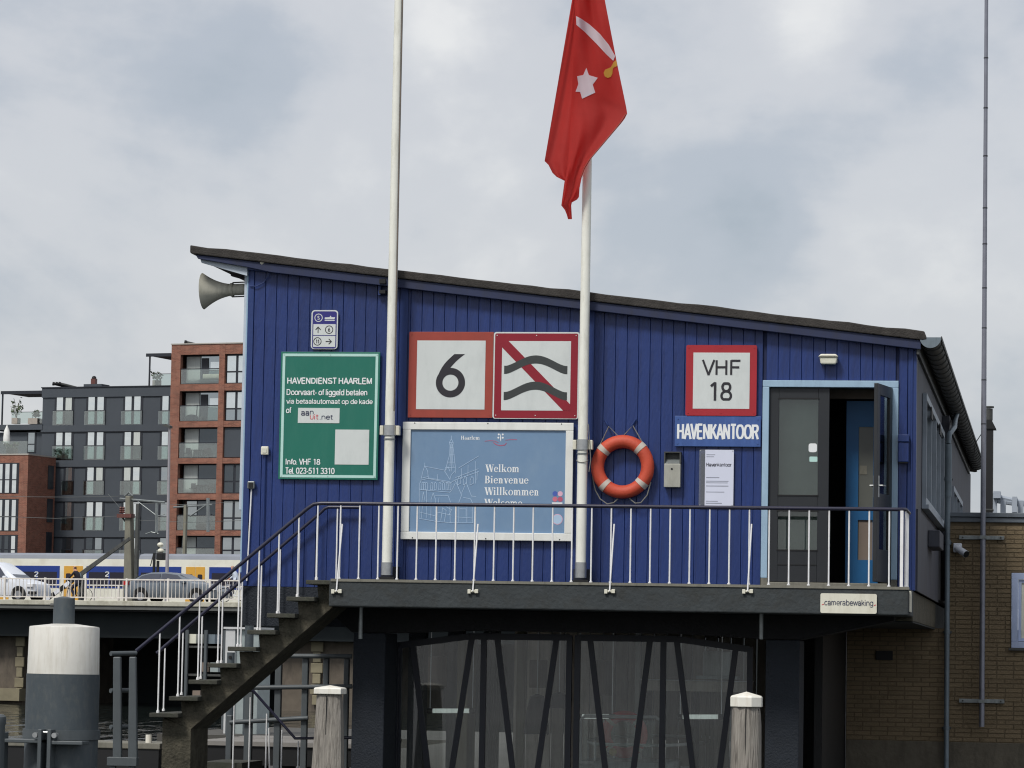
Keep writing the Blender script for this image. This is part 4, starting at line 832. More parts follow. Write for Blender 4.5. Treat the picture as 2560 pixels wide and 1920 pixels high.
# --- no-wash sign
r = rect(1233.5, 1448, 830.5, 1047.5, YF-.03)
t, yf = sign('no_wash_sign', 'crimson bordered sign with two dark waves under a red diagonal bar', r, rad=.03, mat='sign_white')
k = (r[1]-r[0])/214.5
def nw(px_, py_): return (r[0]+(px_-1233.5)*k, r[3]-(py_-830.5)*k)
a_, b_ = nw(1237, 1044), nw(1444.5, 834); MB().prism(rounded(a_[0], b_[0], a_[1], b_[1], .02), yf-.0022, yf-.0004).build('red_field', 'sign_crimson', t)
a_, b_ = nw(1255, 1025), nw(1427, 853); MB().box(a_[0], b_[0], yf-.0036, yf-.0023, a_[1], b_[1]).build('white_field', 'sign_white', t)
dg = [nw(*q_) for q_ in ((1255, 869), (1255, 853), (1271, 853), (1427, 1009), (1427, 1025), (1410, 1025))]
MB().prism(dg[::-1], yf-.0052, yf-.0037).build('diagonal', 'sign_crimson', t)
for dy in (0, 65):
    top_, bot_ = [], []
    for i in range(33):
        s_ = i/32; x_ = 1261+s_*158; h_ = 914.5+dy-26*max(0, math.cos((s_-.5)*math.pi*1.06))**1.45
        top_.append(nw(x_, h_)); bot_.append(nw(x_, h_+20))
    wv = MB()
    for i in range(32): wv.add([(bot_[i][0], yf-.0062, bot_[i][1]), (bot_[i+1][0], yf-.0062, bot_[i+1][1]), (top_[i+1][0], yf-.0062, top_[i+1][1]), (top_[i][0], yf-.0062, top_[i][1])], [(0, 1, 2, 3)])
    wv.build('wave', 'grey_wave', t)
bolts(t, r, yf-.002, 3, .04, 'sign_white')
# --- VHF sign
r = rect(1715, 1892, 863, 1039.7, YF-.03)
t, yf = sign('radio_channel_sign', 'red bordered white sign reading VHF 18 above the blue nameplate', r, rad=.02, mat='sign_red')
k = (r[1]-r[0])/177.0
MB().box(r[0]+18.3*k, r[1]-17.5*k, yf-.003, yf-.0004, r[2]+17.5*k, r[3]-19*k).build('white_field', 'sign_white', t)
text('VHF', 'sign_black', t, r[0]+40*k, r[0]+138.5*k, r[3]-74.5*k, r[3]-38*k, yf-.005, wt=.14)
text('18', 'sign_black', t, r[0]+60*k, r[0]+116.5*k, r[3]-139*k, r[3]-93*k, yf-.005, wt=.135)
bolts(t, r, yf, 3, .03, 'sign_red')
# --- nameplate
r = rect(1687, 1902, 1040.5, 1116.5, YF-.03)
t, yf = sign('nameplate', 'enamel blue nameplate reading HAVENKANTOOR in white capitals', r, mat='plate_blue', th=.012)
k = (r[1]-r[0])/215.0
text('HAVENKANTOOR', 'letter_white', t, r[0]+6*k, r[0]+211*k, r[3]-57*k, r[3]-20.5*k, yf-.002, wt=.155)
bolts(t, r, yf, 2, .035, 'plate_blue', .009)
# --- notice
r = rect(1747.5, 1834.5, 1124, 1266, YF-.03)
t, yf = sign('notice_board', 'narrow white paper notice behind clear acrylic below the nameplate', r, mat='acrylic', th=.006)
k = (r[1]-r[0])/87.0
MB().box(r[0]+15*k, r[1]-.5*k, yf-.0012, yf-.0004, r[2]+.5*k, r[3]-.5*k).build('paper', 'paper', t)
text('Havenkantoor', 'text_ink', t, r[0]+18*k, r[0]+81*k, r[3]-42*k, r[3]-33*k, yf-.0025)
tl = MB()
for y_, w_2 in ((13, 22), (18, 19), (79, 56), (83, 54), (106, 46), (129, 30)): tl.box(r[0]+18*k, r[0]+(18+w_2)*k, yf-.0022, yf-.0014, r[3]-(y_+.9)*k, r[3]-(y_-.9)*k)
for y_, w_2 in ((70, 33), (91, 56), (134, 40)): tl.box(r[0]+18*k, r[0]+(18+w_2)*k, yf-.0022, yf-.0014, r[3]-(y_+1.1)*k, r[3]-(y_-1.1)*k)
tl.build('print_line', 'text_grey', t)
bolts(t, r, yf, 2, .015, 'steel')
# --- camera warning plate on the balcony edge
r = rect(2051, 2192, 1484, 1533.5, YD-.02)
t, yf = sign('camera_notice', 'white enamel plate reading camerabewaking on the balcony edge', r, rad=.02, mat='cream', th=.012, Y=YD-.014)
k = (r[1]-r[0])/141.0
text('camerabewaking', 'text_dark', t, r[0]+10*k, r[0]+132*k, r[3]-33.5*k, r[3]-15*k, yf-.002, wt=.105)
for x_ in (4, 134): MB().ribbon([(r[0]+x_*k, r[3]-29*k), (r[0]+(x_+2.5)*k, r[3]-28*k), (r[0]+(x_+5)*k, r[3]-27*k)], 1.6*k, yf-.002).build('flourish', 'text_red', t)
# --- welcome board
r = rect(1006, 1433, 1056.5, 1351, YF-.03)
t, yf = sign('welcome_board', 'big white framed pale blue welcome board with church drawing', r, mat='board_blue', th=.02)
k = (r[1]-r[0])/428.0
wf = [('frame_bar', r[0], r[1], r[3]-19*k, r[3]), ('frame_bar', r[0], r[1], r[2], r[2]+19*k), ('frame_bar', r[0], r[0]+20.5*k, r[2]+19.2*k, r[3]-19.2*k), ('frame_bar', r[1]-19*k, r[1], r[2]+19.2*k, r[3]-19.2*k)]
for nm, a0, a1, b0, b1 in wf: MB().box(a0, a1, yf-.024, yf-.0004, b0, b1).build(nm, 'board_frame', t, bevel=.006)
for i in range(3):
    for z in (r[3]-3*k, r[2]+4*k): MB().cyl((r[0]+(30+184*i)*k, yf-.024, z), (r[0]+(30+184*i)*k, yf-.027, z), .008, n=8).build('screw', 'zinc_dark', t)
def wb(px_, py_): return (r[0]+(px_-1006+2.5-5*(1-(py_-1056)/295)*1.0+2.0)*k, r[3]-(py_-1056.5)*k)   # keep the tilt of the picture out
# serif capitals and lower case for the greeting
def serif(s):
    polys = []; x = 0.0; HT, TH, SF, XH = .055, .165, .075, .68
    def bx(a, b, c, d): polys.append([(x+a, c), (x+b, c), (x+b, d), (x+a, d)])
    def stem(a, z1, sl=True, sr=True, topl=True, topr=False, base=True):
        bx(a, a+TH, 0, z1)
        if base: bx(a-(SF if sl else 0), a+TH+(SF if sr else 0), 0, HT)
        if topl: bx(a-SF, a+(TH+SF if topr else TH), z1-HT, z1)
    def ring(cx, cz, rx, rz, tx, tz, a0=0, a1=360, n=18):
        for i in range(n):
            t0, t1 = R(a0+(a1-a0)*i/n), R(a0+(a1-a0)*(i+1)/n)
            polys.append([(x+cx+rx*math.cos(t0), cz+rz*math.sin(t0)), (x+cx+rx*math.cos(t1), cz+rz*math.sin(t1)), (x+cx+(rx-tx)*math.cos(t1), cz+(rz-tz)*math.sin(t1)), (x+cx+(rx-tx)*math.cos(t0), cz+(rz-tz)*math.sin(t0))])
    def dia(a0, z0, a1, z1, wd): polys.append([(x+a0, z0), (x+a0+wd, z0), (x+a1+wd, z1), (x+a1, z1)])
    for ch in s:
        if ch == 'W':
            dia(.32, 0, .06, 1, .2); dia(.38, 0, .56, 1, .07); dia(.78, 0, .54, 1, .2); dia(.86, 0, 1.06, 1, .07); bx(0, .36, 1-HT, 1); bx(.46, .8, 1-HT, 1); bx(.96, 1.22, 1-HT, 1); x += 1.2
        elif ch == 'e': ring(.3, .34, .29, .36, .15, .06, 8, 325); bx(.12, .58, .36, .42); x += .63
        elif ch == 'c': ring(.3, .34, .29, .36, .15, .06, 40, 322); x += .58
        elif ch == 'o': ring(.33, .34, .32, .36, .15, .06); x += .7
        elif ch == 'l': stem(.08, 1.04); x += .4
        elif ch == 'i': stem(.08, XH); ring(.165, .9, .1, .1, .099, .099); x += .4
        elif ch == 'k': stem(.08, 1.04); dia(.24, .28, .5, XH, .07); dia(.5, 0, .28, .38, .18); bx(.42, .75, 0, HT); bx(.42, .68, XH-HT, XH); x += .76
        elif ch in 'nm':
            stem(.08, XH)
            for q_ in range(1 if ch == 'n' else 2):
                o_ = .36*q_; ring(.29+o_+.02, XH-.22, .22, .24, .16, .08, 0, 165, 10); bx(.37+o_, .37+o_+.155, 0, XH-.22); bx(.30+o_, .60+o_, 0, HT)
            x += .68 if ch == 'n' else 1.04
        elif ch == 'u': bx(.08, .235, .2, XH); bx(0, .235, XH-HT, XH); ring(.3, .22, .22, .24, .16, .08, 180, 345, 10); bx(.42, .58, 0, XH); bx(.36, .58, XH-HT, XH); bx(.42, .66, 0, HT); x += .68
        elif ch == 'v': dia(.24, 0, .06, XH, .18); dia(.3, 0, .46, XH, .07); bx(0, .3, XH-HT, XH); bx(.38, .62, XH-HT, XH); x += .62
        elif ch == 'B': stem(.08, 1.0, topr=False); ring(.3, .74, .32, .26, .17, .06, -90, 90, 10); ring(.3, .27, .36, .28, .18, .06, -90, 90, 10); bx(.08, .32, 1-HT, 1); bx(.1, .34, .48, .54); bx(.08, .32, -.01, HT); x += .74
        elif ch == 'H': stem(.08, 1.0, topr=True); stem(.56, 1.0, topr=True); bx(.24, .58, .48, .55); x += .88
        elif ch == 'a': ring(.24, .2, .22, .21, .13, .06); ring(.26, .5, .2, .19, .13, .06, 10, 160, 8); bx(.34, .49, 0, .5); bx(.42, .58, 0, HT); x += .6
        elif ch == 'r': stem(.08, XH); ring(.34, .5, .16, .18, .12, .12, 20, 170, 8); x += .5
        else: x += .3
    return polys, x
def serif_line(s, x0, x1, y0, y1, mat, wname='lettering'):
    polys, wd = serif(s); a_ = wb(x0, y1); b_ = wb(x1, y0); mb = MB()
    for i, pl in enumerate(polys):
        yy_ = yf-.0014-.00004*(i % 40); mb.add([(a_[0]+px_/wd*(b_[0]-a_[0]), yy_, a_[1]+pz*(b_[1]-a_[1])) for px_, pz in pl], [tuple(range(len(pl)))])
    mb.build(wname, mat, t)
serif_line('Haarlem', 1152, 1200, 1090, 1099.5, 'letter_white')
serif_line('Welkom', 1213, 1299.5, 1160.5, 1179, 'letter_white')
serif_line('Bienvenue', 1212, 1322.5, 1188.5, 1207, 'letter_white')
serif_line('Willkommen', 1211, 1348.5, 1217, 1236, 'letter_white')
serif_line('Welcome', 1210.5, 1307, 1245.5, 1264, 'letter_white')
# emblem: little tree over two red strokes
em = MB()
for x_, y_ in ((1247, 1086), (1257, 1086), (1246, 1094), (1257, 1094)): c_ = wb(x_, y_); em.prism(disc(c_[0], c_[1], 2.4*k, 12), yf-.0022, yf-.0014)
em.prism([wb(*q_) for q_ in ((1252.6, 1104), (1250.2, 1098), (1251.2, 1086), (1252.4, 1086), (1253.2, 1096))][::-1], yf-.003, yf-.0023); em.build('emblem_tree', 'letter_white', t)
em = MB(); em.ribbon([wb(1212, 1103), wb(1224, 1101.5), wb(1236, 1102), wb(1246, 1106)], 1.3*k, yf-.0016)
em.ribbon([wb(1234, 1106), wb(1240, 1111), wb(1251, 1113.5), wb(1262, 1112), wb(1266, 1107)], 1.8*k, yf-.0018); em.ribbon([wb(1264, 1100), wb(1276, 1098.6), wb(1292, 1098.4)], 1.3*k, yf-.0016); em.build('emblem_stroke', 'logo_red', t)
# stickers at the right edge
for (x_, y_, mt) in ((1387.5, 1231, 'sticker_blue'), (1400.5, 1231, 'sticker_pink'), (1387.5, 1244.5, 'pink'), (1400.5, 1244.5, 'logo_red')):
    c_ = wb(x_, y_); MB().prism(disc(c_[0], c_[1], 6.3*k, 14), yf-.0022, yf-.0014).build('sticker', mt, t)
a_, b_ = wb(1380, 1256), wb(1406, 1252.5); MB().box(a_[0], b_[0], yf-.0022, yf-.0014, a_[1], b_[1]).build('sticker', 'letter_white', t)
c_ = wb(1393.5, 1294); MB().prism(disc(c_[0], c_[1], 13*k, 24), yf-.002, yf-.0014).build('sticker', 'sticker_pink', t); MB().prism(disc(c_[0], c_[1], 11.4*k, 24), yf-.0028, yf-.0021).build('sticker', 'board_line', t)
# church line drawing
S2 = .2260
lines = []
def ln(*pts): lines.append([wb(980+x*S2, 1020+y*S2) for x, y in pts])
ln((655, 310), (655, 350)); ln((655, 345), (632, 385), (640, 420), (636, 520), (618, 580), (600, 650), (582, 700)); ln((655, 345), (676, 385), (672, 420), (686, 520), (692, 590), (700, 650), (700, 720)); ln((632, 385), (676, 385)); ln((640, 440), (674, 440)); ln((636, 520), (688, 520)); ln((615, 600), (692, 600)); ln((590, 660), (702, 655)); ln((655, 390), (655, 700))
ln((645, 400), (650, 500), (640, 640)); ln((666, 400), (668, 560), (676, 650)); ln((582, 700), (640, 790), (655, 740), (700, 690)); ln((590, 690), (620, 650), (640, 700))
ln((360, 610), (360, 650)); ln((360, 640), (340, 700), (322, 780)); ln((360, 640), (392, 700), (400, 780)); ln((322, 780), (400, 760)); ln((372, 650), (585, 690)); ln((400, 775), (640, 815)); ln((320, 800), (400, 782), (640, 830), (700, 795), (960, 700)); ln((310, 830), (320, 800)); ln((700, 770), (955, 670)); ln((735, 665), (960, 530)); ln((505, 735), (500, 800)); ln((770, 670), (768, 780)); ln((842, 635), (840, 750)); ln((922, 590), (925, 830)); ln((945, 700), (940, 790))
for x in (330, 350, 372, 430, 470, 520, 560, 600, 632): ln((x, 830), (x-4, 905), (x+18, 905), (x+22, 840), (x+10, 822), (x, 830))
for x in (725, 790, 865): ln((x, 800), (x, 850), (x+36, 830), (x+36, 770), (x+18, 755), (x, 800))
ln((300, 830), (300, 1220), (480, 1250), (640, 1262), (900, 1262)); ln((305, 905), (640, 930)); ln((330, 1040), (345, 930), (365, 1030)); ln((325, 1210), (340, 1040)); ln((380, 910), (385, 1210)); ln((430, 1210), (432, 1010), (455, 940), (480, 1010), (480, 1230)); ln((480, 965), (620, 965), (650, 1040)); ln((520, 990), (515, 1050), (640, 1060))
ln((700, 800), (770, 960), (740, 1040)); ln((820, 820), (770, 940)); ln((820, 820), (880, 970), (930, 975)); ln((790, 985), (870, 1000), (900, 1060)); ln((640, 930), (665, 900), (700, 830)); ln((540, 1240), (560, 1100), (600, 1130), (580, 1250)); ln((640, 1080), (645, 1260)); ln((740, 1080), (740, 1255)); ln((830, 1060), (830, 1255)); ln((500, 1150), (660, 1180)); ln((300, 1150), (480, 1190)); ln((720, 1200), (900, 1210)); ln((890, 1080), (890, 1260)); ln((750, 1110), (820, 1110), (820, 1190)); ln((600, 1090), (660, 1120), (630, 1180))
dr = MB()
for i, l_ in enumerate(lines): dr.ribbon(l_, 1.15*k, yf-.0014-.00003*(i % 30), .00002)
dr.build('church_drawing', 'board_line', t)
# bare wall fittings -------------------------------------------------
c_ = P(1556.5, 1167, YF-.09); lb = lifebuoy('lifebuoy', 'orange lifebuoy with four white bands on the blue wall', c_.x, c_.z, YF-.09, .292, .077, 'ring', 2)
def lbp(px_, py_, y=YF-.05): q_ = P(px_, py_, y); return q_
for pts in (((1500, 1113), (1522, 1066), (1545, 1090)), ((1560, 1088), (1582, 1064), (1606, 1106)), ((1481, 1190), (1488, 1225), (1500, 1247), (1518, 1260), (1534, 1257), (1545, 1247)), ((1573, 1246), (1588, 1258), (1602, 1257), (1618, 1238), (1627, 1205))):
    MB().tube([lbp(*q_, YF-.10) for q_ in pts], .007, 6).build('rope', 'rope', lb, smooth=True)
for a0, b0 in (((1519, 1062), (1512, 1050)), ((1580, 1064), (1590, 1048))):
    MB().tube([lbp(*a0, YF-.11), lbp(*a0, YF-.02), lbp(*b0, YF-.015)], .011, 8).build('hook', 'blue_trim', lb, smooth=True)
r = rect(1661, 1702, 1129.6, 1218.4, YF-.06)
ash = thing('wall_ashtray', 'small grey metal ashtray box on the wall beside the lifebuoy', 'ashtray', ((r[0]+r[1])/2, YF-.02, r[2]))
zm = r[2]+(r[3]-r[2])*.66
MB().box(r[0], r[1], YF-.10, YF-.004, r[2], zm).build('bin', 'ash_grey', ash, bevel=.005)
hd = MB(); hd.box(r[0]-.002, r[1]+.002, YF-.10, YF-.004, r[3]-.012, r[3]); hd.box(r[0]-.002, r[0]+.012, YF-.095, YF-.004, zm+.001, r[3]-.013); hd.box(r[1]-.012, r[1]+.002, YF-.095, YF-.004, zm+.001, r[3]-.013); hd.box(r[0]+.013, r[1]-.013, YF-.02, YF-.004, zm+.001, r[3]-.013)
hd.build('hood', 'zinc_dark', ash); MB().prismx([(YF-.098, zm+.001), (YF-.03, zm+.001), (YF-.03, zm+.06)], r[0]+.014, r[1]-.014).build('grille', 'galv', ash)
MB().cyl((r[0]+.09, YF-.1, zm-.06), (r[0]+.09, YF-.104, zm-.06), .012, n=12).build('keyhole', 'black', ash)
r = rect(2246, 2272, 1087, 1155, YF-.06)
lbx = thing('letterbox', 'dark blue letterbox on the wall right of the door', 'letterbox', ((r[0]+r[1])/2, YF-.02, r[2]))
MB().box(r[0], r[1], YF-.10, YF-.016, r[2], r[2]+(r[3]-r[2])*.72).build('box', 'blue_plank', lbx, bevel=.006); MB().box(r[0]-.004, r[1]+.004, YF-.115, YF-.016, r[2]+(r[3]-r[2])*.735, r[3]).build('flap', 'blue_trim', lbx, bevel=.006)
MB().box(r[0]+.01, r[1]-.01, YF-.09, YF-.03, r[2]-.015, r[2]-.001).build('slot', 'black', lbx)
r = rect(2046, 2097, 886, 911, YF-.08)
wl_ = thing('wall_light', 'cream bulkhead wall light above the door', 'lamp', ((r[0]+r[1])/2, YF-.02, r[2]))
MB().box(r[0]+.02, r[1]-.02, YF-.05, YF-.004, r[2]+.02, r[3]-.01).build('base', 'cream', wl_)
MB().prism([(r[0]+.03, r[2]), (r[1]-.03, r[2]), (r[1]-.012, r[3]-.035), (r[0]+.012, r[3]-.035)], YF-.13, YF-.051).build('diffuser', 'cushion', wl_, bevel=.015)
MB().prism([(r[0], r[3]-.033), (r[1], r[3]-.033), (r[1]-.03, r[3]), (r[0]+.03, r[3])], YF-.15, YF-.03).build('hood', 'cream', wl_, bevel=.012)
for (x0, x1, y0, y1), lab, mt in (((652.7, 671.5, 1116, 1137.5), 'pale junction box left of the green board', 'cream'), ((619, 637, 1203, 1222), 'small dark-faced junction box at the corner of the blue wall', 'galv')):
    r = rect(x0, x1, y0, y1, YF-.05); jb = thing('junction_box', lab, 'junction box', ((r[0]+r[1])/2, YF-.02, r[2]))
    MB().box(r[0], r[1], YF-.07, YF-.016, r[2], r[3]).build('box', mt, jb, bevel=.012)
    if mt == 'galv': MB().box(r[0]+.015, r[1]-.015, YF-.076, YF-.0705, r[2]+.015, r[3]-.015).build('cover', 'black', jb)
    else: MB().prism(rounded(r[0]+.02, r[1]-.02, r[2]+.025, r[3]-.025, .01), YF-.076, YF-.0705).build('cover', 'cushion', jb)
    MB().cyl(((r[0]+r[1])/2, YF-.03, r[2]), ((r[0]+r[1])/2-(.03 if mt == 'galv' else 0), YF-.03, ZFL), .009, n=8).build('cable', 'white_rail' if mt == 'galv' else 'blue_trim', jb)
# security light and cable under the left eave, pole brackets high up
sl_ = thing('eave_sensor', 'small cream sensor dome under the left end of the roof edge', 'sensor', P(656, 660, YF-.1))
c_ = P(656, 658, YF-.1); MB().lathe([(.01, .02), (.03, .018), (.04, 0), (.03, -.02), (.008, -.028)], c_, n=14).build('dome', 'cream', sl_, smooth=True); MB().box(c_.x-.015, c_.x+.015, YF-.09, YF-.016, c_.z-.006, c_.z+.018).build('arm', 'cream', sl_)
cb = [P(*q_, YF-.03) for q_ in ((680, 668), (672, 690), (658, 707), (640, 716), (624, 714))]
MB().tube(cb, .006, 6).build('cable', 'blue_trim', sl_, smooth=True)
r = rect(946, 968, 694, 738, YF-.05); hb = thing('pole_bracket', 'dark blue steel bracket under the roof edge beside the flagpole', 'bracket', ((r[0]+r[1])/2, YF-.02, r[2]))
MB().box(r[0], r[0]+.03, YF-.07, YF-.016, r[2], r[3]).build('plate', 'blue_trim', hb); MB().box(r[0]+.031, r[1], YF-.16, YF-.02, r[3]-.08, r[3]-.03).build('arm', 'black', hb); MB().box(r[0]+.031, r[1], YF-.16, YF-.02, r[2]+.01, r[2]+.05).build('arm', 'black', hb)
# horn on the left gable
hc = P(619, 722, YF+.25); hx0 = P(508, 728, YF+.25)
hn = thing('fog_horn', 'grey flared fog horn loudspeaker pointing left from the corner', 'horn', (hc.x, YF+.25, hc.z))
ax = Vector((hx0.x-XL, 0, (hx0.z-hc.z))).normalized(); Lh = abs(XL-hx0.x)
prof = []
for i in range(15):
    s_ = i/14; prof.append((.068+.15*max(0, (s_-.36)/.64)**2.0+.0*s_, Lh*s_))
hm = MB().lathe(prof+[(.205, Lh*.995), (.10, Lh*.72), (.05, Lh*.5)], (XL, YF+.25, hc.z), ax, 28); hm.build('bell', 'horn', hn, smooth=True, angle=60)
for s_ in (-1, 1): MB().cyl((XL, YF+.25, hc.z+s_*.085), (XL-Lh*.42, YF+.25, hc.z+s_*.085+(hx0.z-hc.z)*.4), .008, n=8).build('stay_rod', 'zinc_dark', hn)
MB().lathe([(.01, 0), (.082, 0), (.082, .03), (.07, .035)], (XL-Lh*.40, YF+.25, hc.z+(hx0.z-hc.z)*.4), ax, 20).build('collar', 'horn', hn, smooth=True)
# ================================================================== FLAGPOLES AND FLAG
YP = YF-.27
def flagpole(label, pxb, pxt, w_bot, clampy):
    b_ = P(pxb, 1432, YP); x = (b_.x + P(pxt, 700, YP).x)/2
    t = thing('flagpole', label, 'flagpole', (x, YP, ZFL+.06), group='flagpoles on the office front')
    MB().cyl((x, YP, P(pxb, 1408, YP).z), (x, YP, 13.5), .060, .046, n=24).build('pole', 'white_pole', t, smooth=True)
    MB().cyl((x, YP, ZFL+.085), (x, YP, P(pxb, 1406, YP).z), .068, n=24).build('base_sleeve', 'steel', t, smooth=True)
    MB().box(x-.10, x+.10, YP-.08, YF-.02, ZFL+.002, ZFL+.06).build('base_block', 'black', t)
    MB().box(x-.11, x+.10, YF-.09, YF-.02, ZFL+.061, ZFL+.19).build('base_plate', 'gate', t)
    zc = P(pxb, clampy, YP).z
    MB().cyl((x, YP, zc-.06), (x, YP, zc+.06), .072, n=24).build('clamp', 'steel', t, smooth=True)
    for s_ in (-1, 1): MB().box(x+s_*.073, x+s_*.115, YP-.02, YP+.06, zc-.055, zc+.055).build('clamp_ear', 'cream', t, bevel=.006)
    MB().box(x-.1, x+.1, YP+.065, YF-.016, zc-.045, zc+.045).build('bracket', 'blue_trim', t)
    MB().cyl((x, YP, zc-.11), (x, YP, zc-.095), .0665, n=24).build('joint', 'galv', t, smooth=True)
    return t, x
f1, fx1 = flagpole('bare white flagpole between the green board and the number sign', 964, 985, 27, 1076)
MB().box(fx1+.046, fx1+.0535, YP-.036, YP-.030, 5.6, 13.3).build('halyard_groove', 'timber', f1)
MB().box(fx1+.040, fx1+.060, YP-.034, YP-.029, 5.6, 13.3).build('groove_lip', 'zinc_dark', f1)
f2, fx2 = flagpole('white flagpole left of the lifebuoy carrying the red flag', 1453, 1462, 27, 1112)
MB().tube([(fx2+.066, YP-.02, P(1462, 1060, YP).z), (fx2+.085, YP-.03, P(1462, 1110, YP).z), (fx2+.1, YP-.03, P(1465, 1150, YP).z), (fx2+.085, YP-.05, P(1470, 1180, YP).z)], .005, 6).build('halyard', 'rope', f2)
MB().tube([(fx2+.066*math.cos(R(a)), YP-.066*math.sin(R(a)), P(1450, 1150, YP).z-.03*math.sin(R(a))) for a in range(0, 181, 20)], .004, 6).build('lashing', 'rope', f2)
YFL = YP-.21
def interp(tab, v):
    if v <= tab[0][0]: return tab[0][1]
    for (a, b), (c, d) in zip(tab, tab[1:]):
        if v <= c: return b+(d-b)*(v-a)/(c-a)
    return tab[-1][1]
LS = [(-140, 1444), (0, 1438), (30, 1437), (150, 1433), (250, 1429), (350, 1424), (410, 1420), (455, 1411), (515, 1403), (523, 1411), (530, 1415), (548, 1420)]
RS = [(-140, 1490), (0, 1512), (150, 1541), (270, 1566), (285, 1568), (300, 1560), (400, 1475), (420, 1463), (445, 1454), (470, 1449), (490, 1440), (503, 1430), (512, 1428), (530, 1429), (548, 1430)]
def dA(px_, py_):
    l_, r_ = interp(LS, py_), interp(RS, py_); s_ = (px_-l_)/max(r_-l_, 1)
    return YFL - .03*math.sin(s_*math.pi*2.2+.6) - .024*math.sin(s_*9+py_*.014) - .011*math.sin(s_*19-py_*.03+1.2) - .006*mnoise.noise((px_*.03, py_*.02, 3.0)) + .04*s_*max(0, min(1, (py_-150)/200))
flag = thing('flag', 'red municipal flag with white star and sword hanging limp', 'flag', P(1460, 540, YFL))
cl = MB(); rows = 60; cols = 22
def sheet(fl, fr, y0, y1, dep, rows=rows, cols=cols):
    vs = []
    for i in range(rows+1):
        py_ = y0+(y1-y0)*i/rows
        for j in range(cols+1):
            px_ = fl(py_)+(fr(py_)-fl(py_))*j/cols; vs.append(P(px_, py_, dep(px_, py_, j/cols)))
    cl.add(vs, [(i*(cols+1)+j, (i+1)*(cols+1)+j, (i+1)*(cols+1)+j+1, i*(cols+1)+j+1) for i in range(rows) for j in range(cols)])
sheet(lambda y: interp(LS, y), lambda y: interp(RS, y), -140, 548, lambda x, y, s: dA(x, y))
LB = [(-140, 1452), (0, 1430), (200, 1396), (405, 1361), (412, 1371), (420, 1375), (432, 1381), (440, 1387), (452, 1411)]
sheet(lambda y: interp(LB, y), lambda y: interp(LS, y)+10, -140, 452, lambda x, y, s: YFL+.03+.05*math.sin(s*3.1)*1.0-.035*math.sin(s*8+y*.008))
CB = lambda y: 1448 if y < 235 else 1448+(y-235)/40*118
sheet(CB, lambda y: interp(RS, y)-2, -140, 272, lambda x, y, s: YFL+.10-.02*math.sin(s*6), 40, 12)
sheet(lambda y: interp([(440, 1446), (497, 1432), (506, 1429)], y), lambda y: interp([(440, 1451), (470, 1449), (497, 1447), (500, 1441), (506, 1430)], y), 440, 506, lambda x, y, s: YFL+.05, 10, 4)
cl.build('cloth', 'flag_red', flag, smooth=True, angle=80)
hm_ = [P(x-2, y, dA(x-2, y)-.006) for x, y in ((1567, 284), (1552, 308), (1522, 344), (1490, 382), (1474, 401), (1462, 421), (1453, 446))]
MB().tube(hm_, .006, 5).build('hem', 'sign_rust', flag, smooth=True)
def overlay(pts, nm, mat, d=.008):
    bm = bmesh.new(); vs = [bm.verts.new((x, y, 0)) for x, y in pts]; bm.faces.new(vs); bmesh.ops.triangulate(bm, faces=bm.faces[:])
    for _ in range(3): bmesh.ops.subdivide_edges(bm, edges=bm.edges[:], cuts=1, use_grid_fill=True)
    bm.verts.ensure_lookup_table(); mb = MB(); mb.add([P(v.co.x, v.co.y, dA(v.co.x, v.co.y)-d) for v in bm.verts], [tuple(l.vert.index for l in f.loops) for f in bm.faces]); bm.free()
    return mb.build(nm, mat, flag)
overlay([(1440, 40), (1452, 46), (1475, 62), (1500, 85), (1522, 112), (1538, 140), (1533, 152), (1515, 135), (1490, 108), (1462, 80), (1441, 62)], 'sword_blade', 'flag_white')
overlay([(1300+x*.3497, y*.3497) for x, y in ((474, 485), (493, 537), (556, 556), (520, 605), (538, 662), (483, 653), (444, 706), (430, 657), (397, 656), (417, 601), (408, 545), (452, 536))], 'star', 'flag_white')
overlay([(1534, 155), (1541, 150), (1543, 165), (1536, 168), (1532, 172), (1531, 184), (1527, 192), (1519, 195), (1512, 191), (1509, 182), (1513, 174), (1521, 171), (1527, 168), (1530, 163)], 'sword_hilt', 'flag_yellow')
# ================================================================== BRICK ANNEX
annex = thing('brick_annex', 'yellow-brown brick annex with grey coping behind the rain pipe', 'building', (P(2400, 1800, YB).x, YB, .95))
ax0 = P(2116, 1700, YB).x; axw = 3.2
zc0, zc1 = P(2470, 1306, YB).z, P(2470, 1282, YB).z; zpl = P(2300, 1853, YB).z
wr = rect(2528, 2592, 1432, 1621, YB)
core = MB(); core.box(ax0, wr[0], YB+.001, YB+.25, .9, ZFL-.345); core.box(XR+.15, wr[0], YB+.002, YB+.25, ZFL-.344, zc0)
core.box(wr[1], axw, YB+.001, YB+.25, .9, zc0); core.box(wr[0], wr[1], YB+.001, YB+.25, .9, wr[2]); core.box(wr[0], wr[1], YB+.001, YB+.25, wr[3], zc0)
core.build('wall', 'mortar', annex)
box('roof', 'felt', annex, XR+.16, axw, YB+.26, 60, zc0-.1, zc0+.04)
box('plinth', 'plinth', annex, ax0+.002, axw, YB-.02, YB+.0, .9, zpl, .006)
zcm = (zc0+zc1)/2
box('coping', 'coping', annex, XR+.11, axw, YB-.06, YB+.3, zcm+.006, zc1, .006); box('coping', 'coping', annex, XR+.12, axw, YB-.035, YB-.001, zc0, zcm+.0, .006)
nrow = int((zc0-zpl)/.061); ch = .061; full, rest = [], MB()
brmesh = {}
